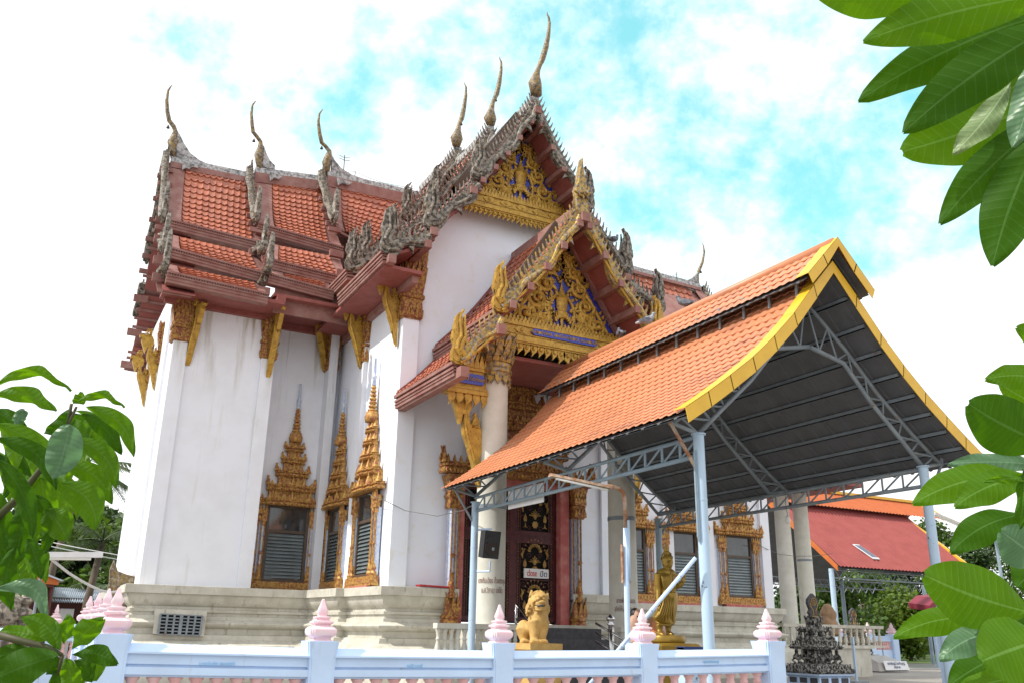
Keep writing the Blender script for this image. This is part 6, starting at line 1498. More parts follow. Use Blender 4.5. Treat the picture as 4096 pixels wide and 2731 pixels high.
bb = thing('banner', 'blue edged white banner lying behind the fence under the canopy post', 'banner', at(2800, 2585, Y=13.6)); p0, p1 = at(2722, 2592, Y=13.6), at(2792, 2590, Y=13.6)
m = MB(); m.box(p0.x, p1.x+.1, 13.5, 13.7, .2, p0.z+.02); m.build('cloth', 'post', bb); m = MB(); m.box(p0.x, p1.x+.1, 13.48, 13.72, p0.z-.02, p0.z+.035); m.build('edge', 'blue_text', bb)
WP = thing('gate_wall', 'white painted gate pier with a pale blue post behind the broad leaves at right', 'wall', (at(3850, 2640, Y=13.5).x, 13.5, 0)); q = at(3790, 2560, Y=13.5), at(3900, 2560, Y=13.5)
m = MB(); m.box(q[0].x+.05, q[0].x+1.2, 13.4, 13.8, 0, at(3800, 2535, Y=13.5).z); m.build('pier', 'white', WP); m = MB(); m.tube([(q[0].x, 13.35, 0), (q[0].x-.1, 13.35, 1.8)], .06, 10); m.build('pipe', 'post', WP)
aw_ = thing('awning', 'maroon fabric awning showing under the largest broad leaf', 'awning', at(3770, 2410, Y=20)); m = MB(); q = [at(*p, Y=20) for p in ((3718, 2420), (3750, 2390), (3840, 2380), (3900, 2440), (3830, 2436), (3722, 2442))]; m.slab(q, (0, .8, .1)); m.build('canvas', 'purple', aw_)
SL2 = thing('street_lamp', 'grey fluorescent lamp arm reaching out from behind the leaves at right', 'lamp', at(3760, 2070, Y=22)); a, b = at(3735, 2052, Y=22), at(3850, 2100, Y=22)
m = MB(); m.bar(a, b, .14, .10); m.bar(b, b+(b-a)*1.2, .06); m.build('fitting', 'concrete', SL2); m = MB(); m.tube([a+V((.03, -.03, -.07)), b+V((-.1, -.03, -.07))], .03, 8); m.build('tube', 'tube', SL2); m = MB(); e = b+(b-a)*1.2; m.tube([e, (e.x, e.y, 0)], .06, 10); m.build('pole', 'steel', SL2)
# ------------------------------------------------------------------ red shed on the right
SH = thing('open_shed', 'open steel shed with a red metal roof and orange ridge roof', 'shed', (52, 45, 0))
def ribbed(mb, TL, TR, BL, BR, n, amp=.05):
    TL, TR, BL, BR = V(TL), V(TR), V(BL), V(BR); nn = (TR-TL).cross(BL-TL).normalized(); nn = nn if nn.z > 0 else -nn; vs = []; k = n*4
    for v in (0, 1):
        for i in range(k+1):
            u = i/k; vs.append(lerp(lerp(TL, TR, u), lerp(BL, BR, u), v)+nn*(amp if i % 4 in (0, 1) else 0))
    mb.add(vs, [(i, i+1, k+1+i+1, k+1+i) for i in range(k)])
ec = at(3354, 2263, Y=40.0); er = at(3700, 2283, Y=40.0); rl = at(3292, 1968, Y=46.5); rr_ = at(3657, 2007, Y=46.5)
ez, rz_ = ec.z, rl.z
x0s, x1s = ec.x, er.x+5.5
m = MB(); ribbed(m, (x0s, 45.4, rz_-1.25), (x1s, 45.4, rz_-1.25), (x0s, 40, ez), (x1s, 40, ez), 42, .06); m.build('roof', 'redroof', SH)
xr_ = rr_.x+.4
m = MB(); ribbed(m, (x0s-.4, 46.5, rz_), (xr_, 46.5, rz_), (x0s-.4, 44.7, rz_-1.35), (xr_+.3, 44.7, rz_-1.35), 50); m.build('ridge_roof', 'orangeroof', SH)
m = MB(); m.quad((x0s, 46.5, rz_-.6), (x1s, 46.5, rz_-.6), (x1s, 53, ez), (x0s, 53, ez)); m.quad((x0s, 46.4, rz_), (xr_, 46.4, rz_), (xr_, 48, rz_-1.4), (x0s, 48, rz_-1.4)); m.build('roof', 'redroof', SH)
m = MB(); m.slab([(x0s-.05, 46.5, rz_-.7), (x0s-.05, 40, ez-.28), (x0s-.05, 40, ez+.05), (x0s-.05, 46.5, rz_-.1)], (-.06, 0, 0)); m.build('verge_board', 'orange', SH)
m = MB(); m.bar((x0s-.4, 46.45, rz_+.08), (xr_, 46.45, rz_+.08), .35, .2); m.bar((xr_, 46.4, rz_+.03), (xr_+.35, 44.6, rz_-1.32), .18, .3); m.bar((x1s, 45.6, rz_-1.3), (x1s, 39.9, ez), .2, .3); m.build('verge_trim', 'yellow', SH)
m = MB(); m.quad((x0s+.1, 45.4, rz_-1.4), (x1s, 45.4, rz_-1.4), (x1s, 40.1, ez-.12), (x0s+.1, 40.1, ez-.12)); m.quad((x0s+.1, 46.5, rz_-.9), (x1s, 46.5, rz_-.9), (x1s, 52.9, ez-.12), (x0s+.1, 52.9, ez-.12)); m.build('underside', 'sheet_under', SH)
pxs = [at(3336, 2400, Y=40.6).x, at(3462, 2400, Y=46).x]
for (x, y, r) in ((pxs[0], 40.6, .16), (pxs[0]+9, 40.6, .16), (pxs[1], 48, .14), (pxs[1]+9, 48, .14), (pxs[0], 52.5, .14)):
    m = MB(); m.tube([(x, y, 0), (x, y, ez-.1)], r, 12); m.build('post', 'post' if y < 41 else 'steel', SH, 'auto')
for y in (40.6, 48, 52.5):
    m = MB()
    for z in (ez-.15, ez-.65): m.tube([(x0s+.2, y, z), (x1s, y, z)], .05, 6)
    for i in range(22): xa = x0s+.3+i*.8; m.tube([(xa, y, ez-.15), (xa+.4, y, ez-.65), (xa+.8, y, ez-.15)], .03, 5)
    m.build('eave_truss', 'truss', SH)
sp = at(3465, 2207, Y=41.2); so_ = thing('solar_panel', 'small solar panel lying on the red metal roof', 'solar panel', sp)
Rf = lambda x, y: V((x, y, ez+(y-40)*(rz_-1.25-ez)/5.4+.12))
a, b, c_, d = Rf(sp.x-.55, 41.75), Rf(sp.x+.05, 41.75), Rf(sp.x+.55, 40.65), Rf(sp.x-.05, 40.65)
m = MB(); m.slab([a, b, c_, d], (0, 0, .06)); m.build('frame', 'sign', so_); ctr = (a+b+c_+d)/4; m = MB(); m.slab([ctr+(p-ctr)*.86+V((0, 0, .065)) for p in (a, b, c_, d)], (0, 0, .01)); m.build('cells', 'solar', so_)

# ------------------------------------------------------------------ left background buildings
OG = thing('orange_pavilion', 'small pavilion with an orange gable fascia at the left edge', 'building', at(150, 2400, Y=40)); Lq = crop(0, 2100, 2.485)
def LQ(x, y, Y): return at(*Lq(x, y), Y=Y)
a, b, c_ = LQ(30, 320, 40), LQ(590, 530, 40), LQ(580, 590, 40)
m = MB(); m.slab([LQ(-60, 290, 40), LQ(590, 530, 40), LQ(582, 590, 40), LQ(470, 582, 40), LQ(-60, 560, 40)], (0, .3, 0)); m.build('gable', 'orange', OG)
m = MB(); m.slab([LQ(-60, 265, 39.8), LQ(640, 548, 39.8), LQ(600, 548, 39.8), LQ(-60, 292, 39.8)], (0, 9, .2)); m.build('roof', 'galv', OG)
m = MB()
for (x, y) in ((515, 590), (460, 590)): p = LQ(x, y, 40.4); q = LQ(x-60 if x > 500 else x-30, 940, 40.4); m.tube([(q.x, 40.4, 0), p], .09, 8)
m.build('post', 'hut', OG); m = MB(); m.bar(LQ(-60, 575, 40.2), LQ(530, 590, 40.2), .2, .18); m.bar(LQ(360, 600, 40.3), LQ(470, 730, 40.3), .1); m.build('beam', 'hut', OG)
m = MB(); p = LQ(250, 760, 46); m.box(p.x-6, p.x+.4, 46, 47, 0, p.z+1.6); m.build('wall', 'hut', OG)
HT = thing('tin_roofed_hut', 'dark red hut with a corrugated iron roof behind the left fence', 'building', (LQ(700, 900, 46).x, 47, 0))
m = MB(); ribbed(m, LQ(530, 618, 48.5), LQ(1060, 650, 48.5), LQ(505, 712, 46.3), LQ(1010, 742, 46.3), 26, .05); m.build('roof', 'galv', HT)
m = MB(); ribbed(m, LQ(470, 735, 46.2), LQ(1010, 745, 46.2), LQ(490, 762, 45.6), LQ(990, 775, 45.6), 22, .06); m.build('eave_sheet', 'galv', HT)
p, q = LQ(470, 760, 46.4), LQ(1100, 760, 46.4); m = MB(); m.box(p.x, q.x, 46.4, 50, 0, p.z+.2); m.build('wall', 'hut', HT)
p, q = LQ(600, 825, 46.35), LQ(722, 935, 46.35); m = MB(); m.box(p.x, q.x, 46.3, 46.42, 0, p.z); m.build('door', 'sign', HT)
RK = thing('rock_pile', 'rough grey rock mound at the left edge under the pavilion', 'rock', (LQ(100, 900, 36).x, 36, 0)); m = MB(); rnd = random.Random(9)
for k in range(60): p = LQ(rnd.uniform(-80, 235), rnd.uniform(730, 1000), 36+rnd.uniform(0, 2)); m.ball(p, (rnd.uniform(.2, .5), rnd.uniform(.2, .5), rnd.uniform(.15, .45)), 7, 5)
m.box(LQ(-80, 900, 37).x, LQ(225, 900, 37).x, 36.6, 38, 0, LQ(100, 760, 37).z); m.build('rocks', 'rubble', RK, 'auto')
FL = thing('street_lamp', 'long white fluorescent lamp arm above the tin roofed hut', 'lamp', LQ(440, 440, 30)); m = MB(); m.bar(LQ(410, 291, 30), LQ(1022, 291, 30), .16, .16); m.build('fitting', 'sign', FL)
m = MB(); m.tube([LQ(430, 325, 30), LQ(905, 330, 30)], .05, 8); m.build('tube', 'tube', FL); m = MB(); p = LQ(440, 300, 30); m.tube([p, (p.x, 30, 0)], .04, 8); m.build('pole', 'truss', FL)
WR = thing('cable', 'thick white cable sagging from the left lamp to the plinth corner', 'cable', LQ(440, 280, 30)); m = MB(); m.tube([lerp(LQ(x, y, 30), LQ(x, y, 31), i/7) for i, (x, y) in enumerate(((440, 285), (560, 375), (680, 470), (800, 545), (900, 600), (1000, 645), (1100, 665), (1180, 655)))], .04, 6); m.build('cable', 'wire_white', WR)
for k, (y0, y1, xx) in enumerate(((118, 300, 370), (150, 345, 340))):
    PW = thing('power_line', ('upper' if k == 0 else 'lower')+' of two thin power lines crossing the trees at left', 'power line', LQ(xx, y0, 42)); m = MB(); m.tube([LQ(lerp(xx-300, 1215, t), lerp(y0-50, y1, t)+10*math.sin(PI*t), 42) for t in [i/8 for i in range(9)]], .02, 4); m.build('wire', 'wire_white', PW)
W3 = thing('cable', 'thin wire looping from the side wall window across the front wall to the canopy post', 'cable', at(1570, 2010, Y=26.2)); m = MB(); m.tube([at(*p, Y=Y_) for p, Y_ in (((1475, 1975), 27.5), ((1540, 2000), 26.4), ((1620, 2040), 26.2), ((1750, 2062), 25), ((1850, 2040), 23.5), ((1900, 2015), 22.6))], .012, 5); m.build('wire', 'wire', W3)
W4 = thing('cable', 'thin wire strung between the right wing window and the round end columns', 'cable', at(3130, 2200, Y=31)); m = MB(); m.tube([at(*p, Y=31.0+i*.3) for i, p in enumerate(((3025, 2172), (3070, 2195), (3115, 2215), (3180, 2222), (3260, 2222), (3330, 2212)))], .014, 5); m.build('wire', 'wire', W4)

# ------------------------------------------------------------------ trees
def crown(mb, c, r, n, leaf, rnd, ragged=.35):
    c = V(c)
    for i in range(n):
        while True:
            d = V((rnd.uniform(-1, 1), rnd.uniform(-1, 1), rnd.uniform(-1, 1)))
            if .05 < d.length < 1: break
        d = d.normalized()*(d.length**.45)*rnd.uniform(1-ragged, 1+ragged*.25)
        p = c+V((d.x*r[0], d.y*r[1], d.z*r[2]))
        t = V((rnd.gauss(0, 1), rnd.gauss(0, 1), rnd.gauss(-.3, .6))).normalized(); n_ = V((rnd.gauss(0, .7), rnd.gauss(-.3, .7), rnd.gauss(.9, .5))).normalized(); b = t.cross(n_)
        if b.length < .05: continue
        b = b.normalized()*leaf*.42*rnd.uniform(.7, 1.2); t = t*leaf*rnd.uniform(.7, 1.3)
        mb.add([p, p+t*.5+b, p+t, p+t*.5-b], [(0, 1, 2, 3)])
def tree(name, label, base, h, cw, mat, n=2200, leaf=.35, seed=0, clumps=9, group=None, low=.32, trunk=.16):
    o = thing(name, label, 'tree', base, group); rnd = random.Random(seed); B_ = V(base)
    m = MB(); tp = B_+V((rnd.uniform(-.4, .4), 0, h*.6)); m.tube([B_, lerp(B_, tp, .5)+V((rnd.uniform(-.2, .2), 0, 0)), tp], [trunk, trunk*.75, trunk*.45], 8)
    cs = []
    for k in range(clumps):
        a = rnd.uniform(0, 2*PI); q = rnd.uniform(.1, .75); z = rnd.uniform(low, .92)
        wz = cw*math.sin(PI*min(1, max(.15, (1.08-z)/(1.12-low))))**.7
        cs.append(B_+V((math.cos(a)*q*wz*.8, math.sin(a)*q*wz*.8, h*z)))
    for c in cs: m.tube([lerp(B_, tp, rnd.uniform(.5, .95)), lerp(tp, c, .5)+V((0, 0, -.2)), c], [trunk*.4, trunk*.25, trunk*.1], 5)
    m.build('trunk', 'bark', o, True)
    f = MB()
    for c in cs: r = cw*rnd.uniform(.34, .55); crown(f, c, (r, r, r*.75), n//clumps, leaf, rnd)
    f.build('crown', mat, o)
    return o
def tx(px, Y): return at(px, 2600, Y=Y).x
kinds = {'foliage': 'mid green', 'foliage_dark': 'dark', 'foliage_light': 'yellow green'}
for i, (px, Y, h, cw, mt, nn, lf, lab) in enumerate((
    (3380, 58, 8.2, 4.2, 'foliage', 3200, .34, 'mid green leafy tree behind the first shed post'), (3470, 62, 8.8, 4.2, 'foliage', 3000, .34, 'mid green tree seen between the two shed posts'), (3560, 66, 9.5, 4.6, 'foliage_dark', 3000, .40, 'dark evergreen tree under the shed eave'),
    (3640, 56, 7.0, 3.2, 'foliage_light', 2400, .32, 'bright yellow green tree left of the right canopy post'), (3620, 74, 13.0, 5.0, 'foliage_dark', 2800, .45, 'tall dark tree behind the right canopy post'), (3780, 78, 17.5, 5.2, 'foliage', 3200, .42, 'tall green tree rising right of the shed roof'),
    (3900, 70, 12.5, 5.5, 'foliage_dark', 3000, .42, 'brownish dark tree behind the lamp arm at right'), (4080, 84, 19.0, 6.0, 'foliage', 2600, .42, 'tall loose tree at the right edge behind the broad leaves'), (3170, 72, 7.5, 3.8, 'foliage', 1800, .4, 'green tree seen between the hall and the first end column'), (3260, 66, 8.0, 4.0, 'foliage_dark', 2400, .4, 'dark tree behind the two round end columns'),
    (3950, 60, 6.0, 3.6, 'foliage', 1800, .35, 'low green tree above the lawn behind the leaves'))):
    tree('tree', lab, (tx(px, Y), Y, 0), h, cw, mt, int(nn*1.7), lf*1.2, 20+i, 13, 'trees beyond the yard', low=.14 if h < 11 else .22)
for i, (px, Y, h, cw, mt, nn, lf, lab) in enumerate((
    (60, 62, 9.5, 4.5, 'foliage_dark', 2600, .4, 'dark tree behind the orange pavilion'), (200, 66, 9.0, 4.4, 'foliage_dark', 2600, .4, 'dark bushy tree behind the pavilion roof corner'), (300, 60, 7.5, 3.6, 'foliage', 2600, .36, 'green tree above the corrugated roof'), (390, 64, 8.8, 3.8, 'foliage_dark', 2600, .38, 'dark tree behind the left finials of the fence'), (470, 58, 7.6, 3.2, 'foliage', 2400, .34, 'green tree close beside the left corner of the hall'),
    (330, 74, 11.0, 4.2, 'foliage_dark', 2400, .42, 'tall dark tree under the coconut palm'), (130, 78, 11.5, 5.0, 'foliage', 2200, .42, 'tall green tree at the left behind the hanging leaves'))):
    tree('tree', lab, (tx(px, Y), Y, 0), h, cw, mt, int(nn*1.5), lf*1.2, 60+i, 11, 'trees at the left', low=.12)
m = MB(); rnd = random.Random(77)
for k in range(9000):
    t = rnd.random(); px = rnd.uniform(3090, 4300) if t < .62 else rnd.uniform(-200, 560); Y = rnd.uniform(84, 96)
    x = tx(px, Y); z = rnd.uniform(0, 7.5)*(.7+.3*math.sin(px*.013)); p = V((x, Y, z)); a = V((rnd.gauss(0, 1), rnd.gauss(0, .5), rnd.gauss(0, 1))).normalized()*.8; b = a.cross(V((rnd.gauss(0, .4), -1, rnd.gauss(.4, .4)))).normalized()*.35
    m.add([p, p+a*.5+b, p+a, p+a*.5-b], [(0, 1, 2, 3)])
tag(m.build('far_hedge', 'foliage_dark'), 'dense far belt of dark greenery closing the view behind the trees', 'greenery', kind='stuff')
def palm(label, base, h, n, seed, fl=3.2, lean=.5):
    o = thing('palm_tree', label, 'palm tree', base, 'coconut palms'); rnd = random.Random(seed); B_ = V(base); tp = B_+V((lean, 0, h))
    m = MB(); m.tube([B_, lerp(B_, tp, .5)+V((-.15, 0, 0)), tp], [.22, .16, .13], 8); m.build('trunk', 'bark', o, True)
    f = MB()
    for k in range(n):
        a = 2*PI*k/n+rnd.uniform(-.2, .2); e = rnd.uniform(-.25, 1.0); d = V((math.cos(a), math.sin(a), 0)); L = fl*rnd.uniform(.8, 1.1)
        q = [tp+d*(L*t*math.cos(e*(1-t*.3)))+V((0, 0, L*(math.sin(e)*t-.62*t*t))) for t in [i/9 for i in range(10)]]
        f.tube(q, [.04*(1-.08*i) for i in range(10)], 4)
        for i in range(1, 10):
            for u_ in (0, .25, .5, .75):
                if i == 9 and u_ > 0: continue
                p = q[i] if i == 9 else lerp(q[i], q[i+1] if i < 9 else q[i], u_); sd = V((-d.y, d.x, 0)); ll = .85*math.sin(PI*min(.98, (i+u_)/10.5+.06))
                for s in (-1, 1):
                    tip = p+sd*(s*ll*.75)+d*ll*.4+V((0, 0, -ll*rnd.uniform(.25, .6))); w_ = d*.045
                    f.add([p-w_, p+w_, tip], [(0, 1, 2)])
    f.build('fronds', 'palm', o)
    return o
p = at(*crop(0, 1450, 1.2244)(400, 520), Y=48); palm('coconut palm with a slanting pale trunk behind the left leaves', (p.x-.8, 48, 0), p.z-.3, 17, 1, 3.6, .9)
p = at(430, 2110, Y=44); palm('low palm with drooping fronds beside the left corner of the hall', (p.x-.3, 44, 0), p.z-.6, 12, 2, 2.6, .2)
p = at(330, 2330, Y=50); palm('small palm behind the corrugated roof', (p.x, 50, 0), p.z-.6, 11, 3, 2.6, .2)
# ------------------------------------------------------------------ near branches with large leaves
def leaf_material(name, base, n=16, vein=1.9, vwid=.10, k=2.2):
    m = M[base].copy(); m.name = name; t = m.node_tree; b = t.nodes['Principled BSDF']; L = t.links.new
    src = b.inputs['Base Color'].links[0].from_socket
    uv = t.nodes.new('ShaderNodeUVMap'); sp = t.nodes.new('ShaderNodeSeparateXYZ'); L(uv.outputs[0], sp.inputs[0])
    def mth(op, a, b_=None, c=None):
        x = t.nodes.new('ShaderNodeMath'); x.operation = op
        for i, q in enumerate((a, b_, c)):
            if q is None: continue
            if isinstance(q, (int, float)): x.inputs[i].default_value = q
            else: L(q, x.inputs[i])
        return x.outputs[0]
    av = mth('ABSOLUTE', mth('SUBTRACT', sp.outputs['Y'], .5))
    ph = mth('FRACT', mth('SUBTRACT', mth('MULTIPLY', sp.outputs['X'], float(n)), mth('MULTIPLY', av, k)))
    lat = mth('LESS_THAN', mth('ABSOLUTE', mth('SUBTRACT', ph, .5)), vwid*.5)
    lat = mth('MULTIPLY', lat, .45)
    mid = mth('LESS_THAN', av, .022)
    fac = mth('MAXIMUM', lat, mid)
    x = t.nodes.new('ShaderNodeMix'); x.data_type = 'RGBA'; L(fac, x.inputs['Factor']); L(src, x.inputs['A'])
    h = t.nodes.new('ShaderNodeHueSaturation'); h.inputs['Value'].default_value = vein; h.inputs['Saturation'].default_value = .8; L(src, h.inputs['Color']); L(h.outputs[0], x.inputs['B'])
    L(x.outputs['Result'], b.inputs['Base Color'])
    bp = t.nodes.new('ShaderNodeBump'); bp.inputs['Strength'].default_value = .5; bp.inputs['Distance'].default_value = .002
    L(mth('ABSOLUTE', mth('SUBTRACT', ph, .5)), bp.inputs['Height']); L(bp.outputs[0], b.inputs['Normal'])
    return m
LM = {k: leaf_material(k+'_veined', k) for k in ('leaf_sun', 'leaf_dark', 'leaf_pale', 'leaf_grey', 'leaf_spot')}
LMm = {k: leaf_material(k+'_mango', k, 12, 1.35, .10, 1.6) for k in ('leaf_sun', 'leaf_dark', 'leaf_grey', 'leaf_lime')}
def leaf(parent, base, tip, wpx, dist, mat, bend=0.0, ddist=0.0, tilt=0.0, fold=.10, shape='obovate', droop=0.0, mats=LM, label=None, curl=0.0):
    """one leaf blade: base and tip as photo pixels at their distances, width in pixels"""
    B_, T_ = at(*base, D=dist), at(*tip, D=dist+ddist)
    ax = T_-B_; L_ = ax.length; d = ax.normalized(); view = (B_+T_-CAM*2).normalized()
    side = d.cross(view).normalized(); nrm = side.cross(d).normalized()
    if nrm.dot(view) > 0: nrm = -nrm
    wm = wpx/FPX*dist; s_ = (side*math.cos(tilt)+nrm*math.sin(tilt)); n_ = (nrm*math.cos(tilt)-side*math.sin(tilt))
    nu, nv = 22, 8; vs = []; uv = []
    for i in range(nu+1):
        u = i/nu
        c = B_+ax*u+side*(bend/FPX*dist*4*u*(1-u))+n_*(droop*4*u*(1-u))
        if shape == 'obovate': w = max(.012, (math.sin(PI*min(1, u**1.18)))**.72*(1-.12*u)) if u < .985 else .06
        elif shape == 'round': w = max(.012, math.sin(PI*u**1.05)**.55) if u < .985 else .12
        else: w = max(.012, math.sin(PI*u**.92)**.62) if u < .985 else .03
        rip = .012*math.sin(u*19+wpx)
        for j in range(nv+1):
            v = j/nv*2-1
            vs.append(c+s_*(v*wm*.5*w*(1+rip))+n_*(-abs(v)*wm*fold*w-curl*v*v*wm*.3+.006*math.sin(u*14+v*3)*abs(v)))
            uv.append((u, j/nv))
    fs = [(i*(nv+1)+j, i*(nv+1)+j+1, (i+1)*(nv+1)+j+1, (i+1)*(nv+1)+j) for i in range(nu) for j in range(nv)]
    me = bpy.data.meshes.new('leaf'); org = parent.location; me.from_pydata([tuple(V(p)-org) for p in vs], [], fs)
    ul = me.uv_layers.new(name='UVMap')
    for lp in me.loops: ul.data[lp.index].uv = uv[lp.vertex_index]
    me.materials.append(mats[mat])
    for p in me.polygons: p.use_smooth = True
    o = bpy.data.objects.new('leaf', me); C.objects.link(o); o.parent = parent
    if label: o['label'] = label
    return o
r1 = crop(3200, 0, 1.425)
def r1p(*p): return r1(*p)
B1 = thing('frangipani_branch', 'near branch of big glossy leaves hanging in from the top right corner', 'branch', at(4200, 250, D=1.9))
for base, tip, w, ds, mt, bend, dd, tl, sh, lab in (
    ((760, 20), (60, -60), 270, 1.9, 'leaf_sun', -18, .05, .2, 'obovate', None), ((1500, -40), (360, 238), 300, 1.8, 'leaf_sun', -40, .1, .15, 'obovate', None), ((1500, 20), (680, 172), 130, 2.05, 'leaf_pale', 0, .1, .4, 'obovate', 'pale leaf seen from below'),
    ((1480, 60), (332, 578), 250, 1.95, 'leaf_dark', -55, .05, .25, 'lance', None), ((1500, 120), (590, 757), 270, 1.8, 'leaf_dark', -40, 0, .1, 'lance', None), ((1420, 330), (628, 440), 160, 2.1, 'leaf_dark', 30, 0, .3, 'obovate', None),
    ((1500, 330), (900, 640), 220, 2.05, 'leaf_sun', 20, 0, -.2, 'obovate', None), ((1420, 560), (584, 866), 320, 1.85, 'leaf_sun', 20, 0, .2, 'round', None), ((1200, 470), (873, 878), 150, 1.7, 'leaf_spot', 18, 0, .3, 'obovate', 'pale leaf with a brown rotten patch at its tip'),
    ((1330, 300), (1212, 840), 190, 1.65, 'leaf_grey', 30, 0, .2, 'obovate', 'grey green leaf back'), ((1500, 620), (798, 1277), 235, 1.8, 'leaf_dark', -38, 0, .1, 'obovate', None), ((1420, 700), (1098, 1517), 300, 1.75, 'leaf_dark', -30, 0, .1, 'obovate', None),
    ((1440, 880), (1050, 1035), 120, 2.1, 'leaf_sun', 8, .1, .5, 'obovate', None), ((1500, 640), (1000, 700), 240, 2.1, 'leaf_dark', 0, 0, 0, 'obovate', None), ((1480, 230), (1030, 440), 200, 2.15, 'leaf_dark', 0, 0, 0, 'obovate', None)):
    leaf(B1, r1p(*base), r1p(*tip), w*1.12/1.425, ds, mt, bend/1.425, dd, tl, shape=sh, label=lab)
m = MB(); m.tube([at(*r1p(1620, 900), D=1.95), at(*r1p(1540, 500), D=1.95), at(*r1p(1500, 250), D=1.95), at(*r1p(1540, -60), D=1.95)], .014, 8); m.build('stem', 'twig', B1, True)
r2 = crop(3500, 1250, 1.0587)
B2 = thing('frangipani_branch', 'near branch of big glossy leaves rising at the lower right edge', 'branch', at(4200, 2300, D=1.9))
for base, tip, w, ds, mt, bend, dd, tl, sh, lab in (
    ((760, 120), (600, 65), 110, 1.9, 'leaf_sun', 0, 0, 0, 'obovate', None), ((760, 300), (468, 282), 120, 1.85, 'leaf_sun', -25, 0, .3, 'obovate', None), ((800, 420), (530, 300), 150, 2.0, 'leaf_sun', 15, 0, .3, 'obovate', None), ((740, 560), (396, 385), 245, 1.75, 'leaf_dark', 12, 0, .1, 'round', None),
    ((740, 650), (310, 640), 95, 1.95, 'leaf_grey', -14, 0, .35, 'obovate', None), ((660, 690), (160, 808), 165, 1.75, 'leaf_sun', -40, 0, .25, 'obovate', None), ((690, 690), (338, 822), 150, 1.65, 'leaf_sun', -30, 0, .2, 'obovate', None), ((720, 700), (462, 716), 42, 1.6, 'leaf_sun', -8, 0, .1, 'obovate', None),
    ((625, 660), (612, 915), 70, 1.6, 'leaf_dark', 8, 0, .4, 'obovate', None), ((640, 850), (320, 1016), 150, 1.8, 'leaf_dark', -32, 0, .2, 'obovate', None), ((720, 1060), (535, 925), 190, 1.7, 'leaf_grey', 0, 0, .1, 'round', 'broad grey green leaf back'), ((700, 1060), (600, 1160), 150, 1.9, 'leaf_dark', 0, 0, 0, 'obovate', None),
    ((650, 1265), (210, 1110), 265, 1.6, 'leaf_sun', 14, 0, .1, 'round', None), ((560, 1310), (78, 1374), 130, 1.65, 'leaf_sun', -46, 0, .25, 'obovate', None), ((560, 1340), (272, 1470), 130, 1.6, 'leaf_grey', -26, 0, .2, 'obovate', 'grey green leaf seen from behind'), ((720, 1380), (452, 1475), 290, 1.45, 'leaf_sun', -4, 0, .1, 'round', 'large pale yellow green leaf'),
    ((560, 1440), (312, 1580), 150, 1.7, 'leaf_dark', -10, 0, .1, 'obovate', None), ((640, 1540), (330, 1640), 120, 1.6, 'leaf_sun', -20, 0, .2, 'obovate', None), ((700, 1230), (560, 1330), 170, 1.85, 'leaf_dark', 0, 0, .1, 'obovate', None), ((760, 1000), (610, 860), 170, 2.0, 'leaf_sun', 0, 0, .1, 'obovate', None)):
    leaf(B2, r2(*base), r2(*tip), w/1.0587, ds, mt, bend/1.0587, dd, tl, shape=sh, label=lab)
m = MB(); m.tube([at(*r2(660, 1700), D=1.8), at(*r2(690, 1300), D=1.85), at(*r2(680, 1000), D=1.9), at(*r2(700, 650), D=1.9), at(*r2(760, 200), D=1.95)], .016, 8); m.build('stem', 'twig', B2, True)
r3 = crop(0, 1450, 1.2244)
B3 = thing('mango_branch', 'near leafy branch of drooping pointed leaves at the left edge', 'branch', at(-60, 2150, D=1.5))
